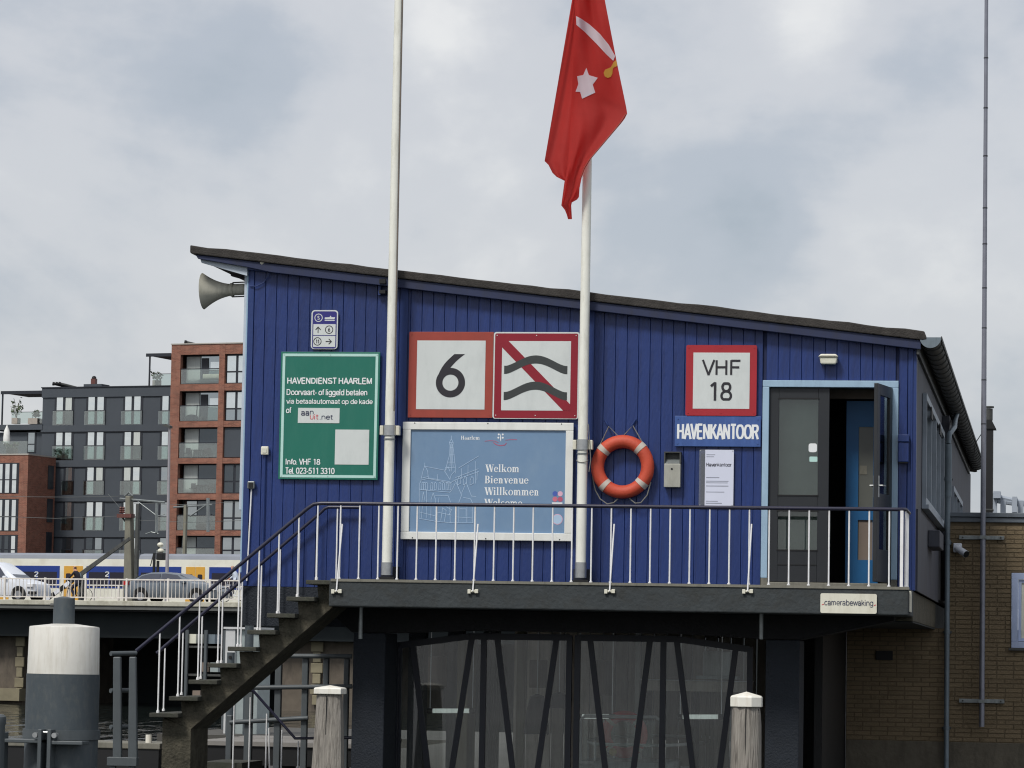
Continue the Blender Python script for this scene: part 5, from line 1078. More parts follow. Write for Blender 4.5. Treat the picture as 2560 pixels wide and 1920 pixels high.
def brick_mesh(wd):
    if wd not in brmesh:
        mb = MB(); c = .004; y0, y1 = -.0, .019; h = .0515
        vs = [(-wd/2, y1, 0), (wd/2, y1, 0), (wd/2, y1, h), (-wd/2, y1, h), (-wd/2+c, y0, c), (wd/2-c, y0, c), (wd/2-c, y0, h-c), (-wd/2+c, y0, h-c)]
        mb.add(vs, [(4, 5, 6, 7), (0, 1, 5, 4), (1, 2, 6, 5), (2, 3, 7, 6), (3, 0, 4, 7)])
        me = bpy.data.meshes.new('brick'); me.from_pydata(mb.v, [], mb.f); me.materials.append(M['brick']); brmesh[wd] = me
    return brmesh[wd]
def proj(p):
    v = p-CAM; d = v.dot(FW); return 1280+F_PX*v.dot(RT)/d, 960+F_PX*v.dot(DN)/d
bl = []
for i in range(nrow):
    z = zpl+.008+i*ch; x = ax0+.004-(.115 if i % 2 else 0); pat = 0
    while x < axw:
        wd = .105 if random.random() < .10 else .215
        xa_, xb_ = x, x+wd; x = xb_+.010
        if xa_ < ax0: xa_ = ax0+.003
        if xb_-xa_ < .05: continue
        if z+.052 > ZFL-.35 and xa_ < XR+.12:
            xa_ = XR+.12
            if xb_-xa_ < .03: continue
        if xb_ > wr[0]-.004 and xa_ < wr[1]+.004 and z+.052 > wr[2]-.03 and z < wr[3]+.02:
            if xa_ < wr[0]-.03: xb_ = wr[0]-.006
            elif xb_ > wr[1]+.03: xa_ = wr[1]+.006
            else: continue
        if z+.052 > zc0-.002: continue
        c_ = Vector(((xa_+xb_)/2, YB-.006+random.uniform(-.002, .002), z)); u_, v_ = proj(c_)
        bl.append((0 if (u_ < 2555 and v_ < 1855 and not (2345 < u_ < 2385)) else 1, random.random(), c_, round(xb_-xa_, 3)))
bl.sort(key=lambda q: (q[0], q[1]))
for i, (_, _, c_, wd) in enumerate(bl):
    if i < 300:
        o = bpy.data.objects.new('brick', brick_mesh(wd)); col.objects.link(o); o.parent = annex; o.location = c_-LOC[annex]
    else:
        h = .0515; c = .004; x0, x1, y0, z0 = c_.x-wd/2, c_.x+wd/2, c_.y, c_.z
        rest.add([(x0, y0+.019, z0), (x1, y0+.019, z0), (x1, y0+.019, z0+h), (x0, y0+.019, z0+h), (x0+c, y0, z0+c), (x1-c, y0, z0+c), (x1-c, y0, z0+h-c), (x0+c, y0, z0+h-c)], [(4, 5, 6, 7), (0, 1, 5, 4), (1, 2, 6, 5), (2, 3, 7, 6), (3, 0, 4, 7)])
if rest.v: rest.build('brickwork', 'brick', annex, kind='stuff')
wn_ = MB(); frame_mb(wn_, wr[0]+.004, wr[1]-.004, wr[2]+.004, wr[3]-.004, .085, YB-.03, YB+.06); wf_ = wn_.build('window', 'lilac', annex, bevel=.004)
wn_ = MB(); frame_mb(wn_, wr[0]+.095, wr[1]-.095, wr[2]+.095, wr[3]-.095, .04, YB+.0, YB+.05); wn_.build('sash', 'lilac', wf_)
box('pane', 'cushion', wf_, wr[0]+.136, wr[1]-.136, YB+.02, YB+.03, wr[2]+.136, wr[3]-.136)
box('window_sill', 'zinc_dark', annex, wr[0]-.03, wr[1]+.03, YB-.05, YB+.02, wr[2]-.03, wr[2]+.002)
q = rect(2190, 2232, 1627, 1650, YB); nb = thing('wall_grating', 'small black grating high on the shaded brick wall', 'grating', ((q[0]+q[1])/2, YB-.02, q[2]))
MB().box(q[0], q[1], YB-.03, YB-.011, q[2], q[3]).build('frame', 'black', nb)
for i in range(4): MB().box(q[0]+.02, q[1]-.02, YB-.036, YB-.031, q[2]+.015+i*.028, q[2]+.03+i*.028).build('slat', 'black', nb)
# dark recess left of the bricks: double steel doors
q = rect(2003, 2114, 1560, 1920, YB-1.5); dr_ = thing('steel_doors', 'black double steel doors in the shade beside the brick wall', 'door', ((q[0]+q[1])/2, YB-1.5, .95))
mxx = (q[0]+q[1])/2+.03
MB().box(q[0]-.3, mxx-.006, YB-1.5, YB-1.45, .951, ZFL-.37).build('leaf', 'black', dr_); MB().box(mxx+.006, ax0-.03, YB-1.5, YB-1.45, .951, ZFL-.37).build('leaf', 'black', dr_)
MB().box(mxx-.03, mxx-.01, YB-1.53, YB-1.501, 1.9, 2.1).build('handle', 'zinc_dark', dr_)
# rain pipe
YPP = YB-.13
pp = thing('rain_pipe', 'grey zinc rain pipe from the gutter down between office and annex', 'pipe', (P(2366, 1800, YPP).x, YPP, .95))
pa = P(2371, 1120, YPP); pb = P(2366, 1900, YPP)
gp = PXx(2393, 1042, gx+.02)
MB().tube([(gp.x, gp.y, gp.z+.06), (gp.x-.02, gp.y-.3, gp.z-.06), (pa.x+.06, YPP+.7, P(2378, 1068, YPP).z+.05), (pa.x+.01, YPP+.05, P(2372, 1085, YPP).z), (pa.x, YPP, P(2371, 1110, YPP).z)], .036, 12).build('elbow', 'zinc', pp, smooth=True)
MB().cyl((pa.x, YPP, P(2371, 1110, YPP).z), (pa.x, YPP, P(2368, 1242, YPP).z), .048, n=14).build('pipe', 'zinc', pp, smooth=True)
MB().cyl((pa.x-.004, YPP, P(2368, 1242, YPP).z), (pb.x, YPP, .95), .036, n=14).build('pipe', 'zinc', pp, smooth=True)
for py_ in (1198, 1356, 1580, 1820):
    z = P(2368, py_, YPP).z; MB().cyl((pa.x, YPP, z-.03), (pa.x, YPP, z+.03), .052 if py_ < 1240 else .043, n=14).build('collar', 'zinc', pp, smooth=True); MB().box(pa.x-.06, pa.x+.06, YPP+.03, YB-.012, z-.012, z+.012).build('clip', 'zinc_dark', pp)
# antenna mast
YM = YB-.20
mx_ = (P(2455, 1815, YM).x+P(2459.5, 900, YM).x)/2
ms = thing('antenna_mast', 'tall thin grey steel mast bracketed to the brick wall', 'mast', (mx_, YM, P(2455, 1815, YM).z))
z0 = P(2455, 1817, YM).z; zst = [z0, P(2460, 1060, YM).z, P(2462, 700, YM).z, P(2463, 300, YM).z, 14.5]
rad = [.037, .036, .031, .027, .022]
for i in range(4): MB().cyl((mx_, YM, zst[i]), (mx_, YM, zst[i+1]), rad[i], rad[i+1], n=14).build('section', 'mast', ms, smooth=True)
for i, py_ in enumerate((820, 950, 1060, 720, 610, 520, 390, 270, 145)):
    z = P(2460, py_, YM).z; MB().cyl((mx_, YM, z-.006), (mx_, YM, z+.006), interp([(zst[0], .04), (zst[-1], .026)], z)+.002, n=14).build('band', 'black', ms)
for py_ in (1343, 1753):
    z = P(2455, py_, YM).z; b0, b1 = P(2398, py_, YB).x, P(2511, py_, YB).x
    MB().box(b0, b1, YB-.06, YB-.015, z-.027, z+.027).build('wall_bracket', 'galv', ms, bevel=.004); MB().box(mx_-.045, mx_+.045, YM-.045, YB-.061, z-.022, z+.022).build('clamp', 'galv', ms)
    for s_ in (.08, .92): MB().cyl((b0+(b1-b0)*s_, YB-.06, z), (b0+(b1-b0)*s_, YB-.075, z), .012, n=8).build('bolt', 'zinc_dark', ms)
MB().tube([(mx_-.03, YM, P(2455, 1085, YM).z), (mx_-.12, YM+.3, P(2447, 1105, YM).z), (mx_-.2, YM+3.0, P(2440, 1115, YM).z)], .006, 6).build('cable', 'black', ms)
# security camera
cc = P(2396, 1372, YB-.06); scm = thing('security_camera', 'white bullet security camera on the brick wall beside the rain pipe', 'camera', (cc.x, YB-.02, cc.z-.1))
q = rect(2383, 2405, 1358, 1381, YB-.05); MB().box(q[0], q[1], YB-.10, YB-.012, q[2], q[3]).build('base', 'van_white', scm, bevel=.015)
d_ = Vector((.62, -.62, -.42)).normalized(); s0 = Vector((cc.x-.02, YB-.10, cc.z+.01)); e0 = s0+d_*.20
MB().cyl(s0, e0, .045, .05, n=16).build('housing', 'van_white', scm, smooth=True); MB().cyl(e0, e0+d_*.012, .046, n=16).build('lens', 'black', scm, smooth=True)
# chimney and gantry further back
YC = 66.0
q = rect(2463, 2482, 1072, 1290, YC); chy = thing('flue_stack', 'slim dark flue stack with a capped top behind the mast', 'chimney', ((q[0]+q[1])/2, YC, zc0))
MB().box(q[0], q[1], YC, YC+.45, zc0+.0, q[3]).build('stack', 'black', chy); MB().prism([(q[0]-.02, q[3]), (q[1]+.06, q[3]), (q[1]-.03, q[3]+.18), (q[0]+.02, q[3]+.18)], YC-.03, YC+.48).build('cap', 'black', chy)
MB().cyl(((q[0]+q[1])/2-.02, YC+.2, q[3]+.18), ((q[0]+q[1])/2-.02, YC+.2, P(2470, 1020, YC).z), .085, n=12).build('pipe', 'zinc_dark', chy); MB().cyl(((q[0]+q[1])/2-.02, YC+.2, P(2470, 1018, YC).z), ((q[0]+q[1])/2-.02, YC+.2, P(2470, 1014, YC).z), .11, n=12).build('rain_cap', 'zinc_dark', chy)
for z in (.5, 1.1): MB().box(q[0]-.015, q[1]+.015, YC-.012, YC+.46, zc0+z, zc0+z+.03).build('band', 'zinc_dark', chy)
YGN = 110.0
gq = P(2520, 1290, YGN); gan = thing('far_gantry', 'pale grey gantry with posts far beyond the annex roof', 'gantry', (gq.x, YGN, 4.6))
for a0, b0, a1, b1 in ((2484, 1250, 2560, 1262), (2490, 1242, 2600, 1268)): MB().tube([P(a0, b0, YGN), P(a1, b1, YGN)], .09, 6).build('beam', 'haze_block', gan)
for a0, b0 in ((2508, 1250), (2537, 1246), (2552, 1252), (2486, 1232)):
    p_ = P(a0, b0, YGN); MB().box(p_.x-.09, p_.x+.09, YGN-.09, YGN+.09, 4.6, p_.z).build('post', 'haze_block', gan)
q = rect(2484, 2502, 1230, 1247, YGN); MB().box(q[0], q[1], YGN-.5, YGN+.5, q[2], q[3]).build('cabin', 'haze_block', gan); q = rect(2531, 2543, 1243, 1282, YGN); MB().box(q[0], q[1], YGN-.4, YGN+.4, q[2], q[3]).build('pier', 'haze_block', gan)

# ================================================================== FOREGROUND PILES
YPL = 34.0
pc = P(157.5, 1700, YPL); pr_ = (P(245, 1650, YPL).x-P(71, 1650, YPL).x)/2
pl = thing('steel_pile', 'thick grey steel mooring pile with a white band and narrow top', 'pile', (pc.x, YPL, -1))
zt, zw = P(157, 1567, YPL).z, P(157, 1686, YPL-pr_).z
MB().cyl((pc.x, YPL, -1), (pc.x, YPL, zw), pr_*1.012, n=48).build('shaft', 'pile_grey', pl, smooth=True)
MB().lathe([(pr_*.98, -.002), (pr_*.995, 0), (pr_*.97, zt-zw-.012), (pr_*.955, zt-zw), (.12, zt-zw+.03)], (pc.x, YPL, zw+.002), n=48).build('white_band', 'pile_white', pl, smooth=True, angle=30)
zn = P(160, 1497, YPL).z; pn = P(160, 1530, YPL); rn_ = (P(187, 1530, YPL).x-P(135, 1530, YPL).x)/2
MB().lathe([(rn_*1.0, 0), (rn_, .04), (rn_*.99, zn-zt-.04), (rn_*.96, zn-zt-.02), (.02, zn-zt)], (pn.x, YPL, zt+.025), n=32).build('top_pipe', 'pile_grey', pl, smooth=True, angle=30)
MB().cyl((pn.x-rn_-.03, YPL-.02, zn-.07), (pn.x-rn_*.8, YPL-.02, zn-.07), .02, n=8).build('lug', 'zinc_dark', pl)
zc_ = P(157, 1838, YPL-pr_).z
cg = thing('pile_guide', 'grey steel guide collar and frame clasping the white banded pile', 'frame', (pc.x, YPL-pr_, 0))
MB().lathe([(pr_*1.02, 0), (pr_*1.07, 0), (pr_*1.07, .1), (pr_*1.02, .1)], (pc.x, YPL, zc_-.05), n=48).build('collar', 'frame_grey', cg, smooth=True)
x0 = P(20, 1850, YPL-pr_).x; xm0, xm1 = P(108, 1850, YPL-pr_-.1).x, P(127, 1850, YPL-pr_-.1).x
yq = YPL-pr_-.12
for a, b, c, d in ((x0, xm0, zc_-.085, zc_-.045), (xm1, P(208, 1850, yq).x, zc_-.095, zc_-.055)): MB().box(a, b, yq-.03, yq+.22, c, d).build('beam', 'frame_grey', cg, bevel=.008)
for xx, zt2 in ((xm0-.02, zc_+.06), (xm1+.0, zc_+.06), (x0-.02, zc_+.02)): MB().box(xx-.02, xx+.02, yq-.05, yq+.14, 0, zt2).build('upright', 'frame_grey', cg, bevel=.006)
for sgn in (xm0-.07, xm1+.055): MB().cyl((sgn, yq-.055, zc_+.0), (sgn, yq+.03, zc_+.0), .028, n=12).build('roller', 'steel', cg, smooth=True)
MB().cyl((xm0-.02, yq, zc_+.03), (xm1+.02, yq, zc_+.03), .012, n=8).build('pin', 'steel', cg)
sp = P(2, 1800, YPL-1); sb = thing('short_bollard', 'short grey bollard with a rounded cap at the left edge', 'bollard', (sp.x, YPL-1, -.5))
MB().lathe([(.085, -1.2), (.085, -.10), (.095, -.07), (.095, -.01), (.07, .015), (.01, .02)], (sp.x-.04, YPL-1, P(2, 1790, YPL-1).z), n=20).build('body', 'frame_grey', sb, smooth=True); MB().cyl((sp.x-.04, YPL-1, -.5), (sp.x-.04, YPL-1, P(2, 1790, YPL-1).z-1.2), .1, n=16).build('foot', 'frame_grey', sb)
# fender ladder
YLd = 36.0
fl = thing('fender_ladder', 'grey steel fender ladder with round rungs between pile and stair', 'ladder', (P(313, 1900, YLd).x, YLd, 0))
for a0, a1, a2, a3 in ((284, 303, 283, 305), (324, 341, 321, 344)):
    p0, p1, p2, p3 = P(a0, 1642, YLd), P(a1, 1642, YLd), P(a3, 1905, YLd), P(a2, 1905, YLd)
    MB().prism([(p3.x, p3.z), (p2.x, p2.z), (p1.x, p1.z), (p0.x, p0.z)], YLd-.03, YLd+.03).build('upright', 'frame_grey', fl, bevel=.012)
for py_, a0 in ((1634, 277), (1727, 276), (1818, 276)):
    p0, p1 = P(a0, py_, YLd-.02), P(340, py_-1, YLd+.25); MB().cyl(p0, p1, .026, n=14).build('rung', 'frame_grey', fl, smooth=True)
q = rect(270, 344, 1893, 1915, YLd); MB().box(q[0], q[1], YLd-.05, YLd+.05, q[2], q[3]).build('foot_plate', 'frame_grey', fl, bevel=.006)
for xx in (q[0]+.06, q[1]-.06): MB().box(xx-.03, xx+.03, YLd-.03, YLd+.03, -.5, q[2]-.001).build('leg', 'frame_grey', fl)
# wooden mooring posts
def mooring(label, pxc, w_top, w_bot, ytop, ycap0, ycap1, Y, flat):
    c_ = P(pxc, 1850, Y); k_ = (P(pxc+50, 1800, Y).x-P(pxc-50, 1800, Y).x)/100
    t = thing('mooring_post', label, 'post', (c_.x, Y, -1), group='wooden mooring posts')
    zc0_ = P(pxc, ycap1, Y).z; zt_ = P(pxc, ycap0, Y).z; n_ = 8 if not flat else 4
    rot = R(22.5) if not flat else R(45)
    sh = MB(); N_ = 20; zs_ = [-1, .3, .8, 1.1, 1.35, 1.6, zc0_-.2, zc0_-.08, zc0_]; ring = []
    for iz, z in enumerate(zs_):
        w_ = interp([(-1, w_bot), (1.2, w_bot), (zc0_-.12, w_top*1.06), (zc0_, w_top)], z)/2*k_
        for j in range(N_):
            a = 2*math.pi*j/N_; rr = w_*(1+.025*math.sin(3*a+iz*.4)+.02*math.sin(7*a+pxc))
            if flat: rr *= min(1.22, 1/max(abs(math.cos(a)), abs(math.sin(a))))*.93
            sh.v.append(Vector((c_.x+rr*math.cos(a)+.004*math.sin(iz*1.3), Y+rr*math.sin(a), z)))
    nn = len(zs_); sh.f = [(i*N_+j, i*N_+(j+1) % N_, (i+1)*N_+(j+1) % N_, (i+1)*N_+j) for i in range(nn-1) for j in range(N_)]+[tuple(range((nn-1)*N_, nn*N_))]; sh.m = [0]*len(sh.f)
    sh.build('shaft', 'post_wood', t, smooth=True)
    for j in range(3):
        a = R(-150+60*j+random.uniform(-10, 10)); rr = (w_top*.5)*k_; xx = c_.x+rr*math.cos(a); yy_ = Y+rr*math.sin(a)
        MB().box(xx-.004, xx+.004, yy_-.012, yy_+.01, zc0_-random.uniform(.7, 1.0), zc0_-.02).build('crack', 'black', t)
    wc = (w_top+8)/2*k_; cp = MB(); prof = [(wc, 0), (wc, zt_*0+.0), ]
    hcap = zt_-zc0_
    vs = []
    for r_2, h_ in ((wc, 0), (wc*1.0, hcap*.62), (wc*.94, hcap*.72)):
        for j in range(n_):
            a = 2*math.pi*j/n_+rot; f_ = 1/math.cos(math.pi/n_); vs.append((c_.x+r_2*f_*math.cos(a), Y+r_2*f_*math.sin(a), zc0_+h_))
    vs.append((c_.x, Y, zc0_+hcap)); fs = [(i*n_+j, i*n_+(j+1) % n_, (i+1)*n_+(j+1) % n_, (i+1)*n_+j) for i in range(2) for j in range(n_)]+[(2*n_+j, 2*n_+(j+1) % n_, 3*n_) for j in range(n_)]+[tuple(range(n_-1, -1, -1))]
    cp.add(vs, fs).build('cap', 'post_cap', t, bevel=.006)
mooring('weathered wooden mooring post with square white cap beside the stair', 823, 60, 84, 1712, 1713, 1735, 35.6, True)
mooring('weathered wooden mooring post with faceted cream cap before the gate', 1865, 70, 80, 1730, 1729, 1767, 35.8, False)
# grey dock fence behind the stair
YK = 41.5
df = thing('dock_fence', 'grey steel dock fence with flat uprights behind the stair', 'fence', (P(750, 1850, YK).x, YK, 0))
for a0, a1, b0, b1 in ((687, 703, 1650, 1880), (755, 770, 1638, 1852), (808, 821, 1640, 1850), (859, 872, 1640, 1860), (566, 580, 1788, 1905), (612, 631, 1722, 1905)):
    q = rect(a0, a1, b0, b1, YK); MB().box(q[0], q[1], YK-.04, YK+.04, q[2]-.8, q[3]).build('upright', 'frame_grey', df, bevel=.01)
for pts in (((712, 1640), (880, 1641)), ((630, 1719), (880, 1716)), ((575, 1806), (770, 1795)),):
    MB().tube([P(*q_, YK-.07) for q_ in pts], .03, 10).build('rail', 'frame_grey', df, smooth=True)
# jetty behind
YJ0, YJ1 = 42.6, 46.0
jz = P(600, 1838, YJ1).z
jt = thing('jetty', 'low pale timber jetty behind the stair and dock fence', 'jetty', (P(600, 1850, YJ0).x, YJ0, 0))
xj0, xj1 = P(470, 1850, YJ0).x, P(880, 1850, YJ0).x
for i in range(12):
    ya = YJ0+(YJ1-YJ0)*i/12; MB().box(xj0, xj1, ya, ya+(YJ1-YJ0)/12-.02, jz-.05, jz+random.uniform(-.004, .004)).build('plank', 'jetty', jt)
MB().box(xj0, xj1, YJ0+.03, YJ0+.15, jz-.3, jz-.051).build('beam', 'black', jt); MB().box(xj0, xj1, YJ1-.2, YJ1-.08, jz-.3, jz-.051).build('beam', 'black', jt)
for i in range(6):
    x = xj0+.2+(xj1-xj0-.4)*i/5; MB().cyl((x, YJ0+.3, -1), (x, YJ0+.3, jz-.052), .11, n=10).build('pile', 'black', jt)
# low white floating pontoon edge by the ladder
q = rect(245, 400, 1857, 1872, 40.0); po = thing('pontoon', 'pale floating pontoon edge at the waterline by the ladder', 'pontoon', (q[0], 40, 0))
MB().box(q[0]-1.5, q[1], 40, 40.9, q[2], q[3]).build('deck', 'threshold', po, bevel=.01); MB().box(q[0]-1.5, q[1]-.02, 40.02, 40.88, -.3, q[2]-.001).build('float', 'black', po)
MB().cyl((q[1]-.2, 40.2, q[3]), (q[1]-.2, 40.2, q[3]+.1), .04, n=10).build('cleat', 'post_cap', po)
# ================================================================== BRIDGE
AF = R(-12.7)
BR = Frame(300, 1500, 158.0, AF)
def fthing(name, label, cat, fr, group=None, yl=0.0, xl=0.0, zl_=0.0):
    return thing(name, label, cat, fr.O+fr.u*xl+fr.v*yl+Vector((0, 0, zl_)), fr.a, group, True)
ZB = BR.q(300, 1502).z                                        # bridge deck level
bx0, bx1 = BR.q(-300, 1500).x, BR.q(1500, 1500).x
bridge = fthing('road_bridge', 'concrete road bridge with pale edge beam crossing behind the stair', 'bridge', BR)
# parts given in frame coordinates (the empty sits at the frame origin, z = 0)
MB().box(bx0, bx1, -.05, .3, ZB-.24, ZB+.0).build('edge_beam', 'bridge_edge', bridge, bevel=.03)
MB().box(bx0, bx1, .02, .25, ZB-.42, ZB-.241).build('fascia_beam', 'bridge_beam', bridge)
MB().box(bx0, bx1, .31, 13.0, ZB-.5, ZB-.05).build('deck', 'asphalt', bridge)
for yy_ in (1.2, 4.2, 7.2, 10.2): MB().box(bx0, bx1, yy_, yy_+.5, ZB-1.75, ZB-.501).build('girder', 'bridge_dark', bridge)
def pier(a0, a1, y1, yl, nm, w_):
    x0, x1 = BR.q(a0, 1700, yl).x, BR.q(a1, 1700, yl).x
    p = MB().box(x0, x1, yl, yl+w_, -1, ZB-1.76 if yl > 1 else ZB-.51).build(nm, 'pier_brick', bridge)
    return x0, x1, p
px0, px1, p1 = pier(690, 900, 1, 2.2, 'abutment', 10)
px2, px3, p2 = pier(-120, 58, 1, 2.2, 'pier', 9)
# stone quoins
def quoins(x, yl, w_, par):
    z = .3; i = 0
    while z < ZB-1.8:
        ww = w_*(1.0 if i % 2 else .66); MB().box(x-ww/2, x+ww/2, yl-.12, yl-.002, z, z+.47).build('quoin', 'stone', par, bevel=.03); z += .5; i += 1
quoins(BR.q(793, 1700, 2.1).x, 2.1, .62, p1); quoins(BR.q(50, 1700, 2.1).x, 2.1, .5, p2)
MB().box(px2, px3+.15, 1.6, 2.19, .15, .75).build('ledge', 'stone', p2)
# far embankment under the bridge, dark
MB().box(bx0, bx1, 13.2, 14.2, -1, ZB-.6).build('back_wall', 'bridge_dark', bridge)
# railing
br_r = fthing('bridge_railing', 'white steel railing along the near edge of the road bridge', 'railing', BR)
zt_ = BR.q(300, 1448).z; zb_ = BR.q(300, 1494).z
MB().box(bx0, bx1, .05, .11, zt_-.045, zt_+.02).build('top_rail', 'bridge_rail', br_r); MB().box(bx0, bx1, .06, .10, zb_-.03, zb_+.02).build('bottom_rail', 'bridge_rail', br_r)
sp0 = BR.q(10, 1470).x; spd = (BR.q(523, 1470).x-sp0)/5; xx = sp0-spd
while xx < BR.q(700, 1470).x:
    MB().box(xx-.045, xx+.045, .0401, .12, ZB+.001, zt_+.05).build('post', 'bridge_rail', br_r)
    for j in range(1, 11): MB().cyl((xx+spd*j/11, .08, zb_+.02), (xx+spd*j/11, .08, zt_-.045), .017, n=5).build('baluster', 'bridge_rail', br_r)
    xx += spd
# far railing
fr_r = fthing('far_bridge_railing', 'white railing on the far side of the road bridge behind the cyclist', 'railing', BR)
for z in (ZB+.35, ZB+1.0): MB().box(BR.q(-200, 1470, 12.6).x, BR.q(1400, 1470, 12.6).x, 12.6, 12.66, z-.03, z+.03).build('rail', 'bridge_rail', fr_r)
for i in range(26): x = BR.q(-200+i*62, 1470, 12.6).x; MB().box(x-.04, x+.04, 12.58, 12.68, ZB-.04, ZB+1.03).build('post', 'bridge_rail', fr_r)
# ================================================================== VEHICLES
def car(name, label, fr, xc, yl, z0, prof, belt, hw, glass, wheels, mat, cat, side_win, lamps):
    """prof: (x, z_top) outline over the length; belt height; half width"""
    t = fthing(name, label, cat, fr, xl=xc, yl=yl, zl_=z0)
    secs = []
    for x, z in prof:
        zb_2 = .28; zm = min(belt, z); top = z; wr_ = hw*(.97 if z <= belt+.05 else .97-.17*min(1, (z-belt)/.5))
        tap = 1-.18*abs((x-prof[0][0])/(prof[-1][0]-prof[0][0])*2-1)**4
        w_ = hw*tap; wr_ *= tap
        secs.append([(x, -w_*.95, zb_2), (x, -w_, .45), (x, -w_, zm*.8), (x, -w_*.985, zm), (x, -wr_, top-.05 if top > zm+.06 else top-.01), (x, -wr_*.8, top), (x, wr_*.8, top), (x, wr_, top-.05 if top > zm+.06 else top-.01), (x, w_*.985, zm), (x, w_, zm*.8), (x, w_, .45), (x, w_*.95, zb_2)])
    n_ = 12; vs = [p for s_ in secs for p in s_]; fs = []
    for i in range(len(secs)-1):
        for j in range(n_): fs.append((i*n_+j, i*n_+(j+1) % n_, (i+1)*n_+(j+1) % n_, (i+1)*n_+j)[::-1])
    fs += [tuple(range(n_)), tuple(range((len(secs)-1)*n_+n_-1, (len(secs)-1)*n_-1, -1))]
    body = MB().add(vs, fs).build('body', mat, t, smooth=True, angle=38)
    for poly in side_win:
        n2 = len(poly); pts = []
        for x, z in poly: pts.append((x, -hw*(.985-.17*max(0, min(1, (z-belt)/.5)))-.012, z))
        MB().add(pts, [tuple(range(n2))]).build('side_window', 'car_glass', t)
    for (xa_, za_), (xb_, zb_2) in glass:
        wa, wb2 = hw*(.93-.1*(za_ > belt+.25)), hw*(.93-.1*(zb_2 > belt+.25))
        MB().add([(xa_, -wa*.82, za_+.012), (xb_, -wb2*.82, zb_2+.012), (xb_, wb2*.82, zb_2+.012), (xa_, wa*.82, za_+.012)], [(0, 1, 2, 3)]).build('windscreen', 'car_glass', t)
    for x in wheels:
        for s_ in (-1, 1):
            wh = MB().cyl((x, s_*(hw-.2), .32), (x, s_*(hw+.012), .32), .325, n=22).build('wheel', 'tyre', t, smooth=True)
            MB().cyl((x, s_*(hw+.013), .32), (x, s_*(hw+.02), .32), .2, n=18).build('rim', 'rim', wh)
        MB().prism(disc(x, .36, .40, 22), -hw-.006, -hw+.02).build('wheel_arch', 'black', t)
    Lc = prof[-1][0]-prof[0][0]; x_0 = prof[0][0]
    for f_ in (.40, .66): MB().box(x_0+Lc*f_, x_0+Lc*f_+.015, -hw-.004, -hw+.02, .4, belt-.02).build('door_seam', 'black', t)
    MB().box(x_0+Lc*.64, x_0+Lc*.64+.2, -hw-.16, -hw+.02, belt-.02, belt+.12).build('mirror', mat, t, bevel=.03)
    for nm, mt, x0, x1, za_, zb_2 in lamps:
        MB().box(x0, x1, -hw*.99-.004, -hw*.7, za_, zb_2).build(nm, mt, t)
    return t
YV = 3.2
g0, g1 = BR.q(328, 1480, YV).x, BR.q(560, 1480, YV).x; zv = ZB-.05
sc_ = (g1-g0)/4.35
prof = [(0, .62), (.05, .95), (.3, 1.06), (.75, 1.36), (1.2, 1.48), (1.9, 1.50), (2.5, 1.42), (3.0, 1.18), (3.25, 1.03), (3.8, .95), (4.15, .82), (4.33, .6)]
car('hatchback', 'silver grey hatchback with red tail lamp driving over the bridge', BR, g0, YV, zv, [(x*sc_, z) for x, z in prof], .98, .88, (((2.55*sc_, 1.40), (3.2*sc_, 1.05)), ((.32*sc_, 1.08), (.72*sc_, 1.34))), (.85*sc_, 3.45*sc_), 'car_grey', 'car',
    ([(.55*sc_, 1.02), (1.72*sc_, 1.0), (1.72*sc_, 1.42), (1.25*sc_, 1.41), (.85*sc_, 1.3)], [(1.78*sc_, 1.0), (2.95*sc_, 1.0), (2.5*sc_, 1.36), (1.95*sc_, 1.43), (1.78*sc_, 1.42)]), (('tail_lamp', 'tail_red', -.01, .28, .86, 1.04), ('headlamp', 'lamp_clear', 4.02*sc_, 4.3*sc_, .66, .78)))
v1 = BR.q(108, 1480, YV).x
prof = [(-4.7, .7), (-4.65, 1.75), (-4.4, 1.92), (-2.6, 1.95), (-2.2, 1.88), (-1.75, 1.62), (-1.25, 1.25), (-.95, 1.08), (-.45, .98), (-.12, .86), (0, .62)]
car('delivery_van', 'white van with sloping bonnet driving over the bridge at the left edge', BR, v1, YV, zv, prof, 1.12, .95, (((-2.1, 1.80), (-1.05, 1.12)),), (-3.8, -.85), 'van_white', 'van', ([(-2.75, 1.15), (-1.5, 1.12), (-2.05, 1.72), (-2.75, 1.8)], [(-4.1, 1.15), (-2.85, 1.15), (-2.85, 1.8), (-4.1, 1.8)]), (('headlamp', 'lamp_clear', -.42, -.06, .72, .86), ('bumper', 'black', -.3, .02, .36, .5)))
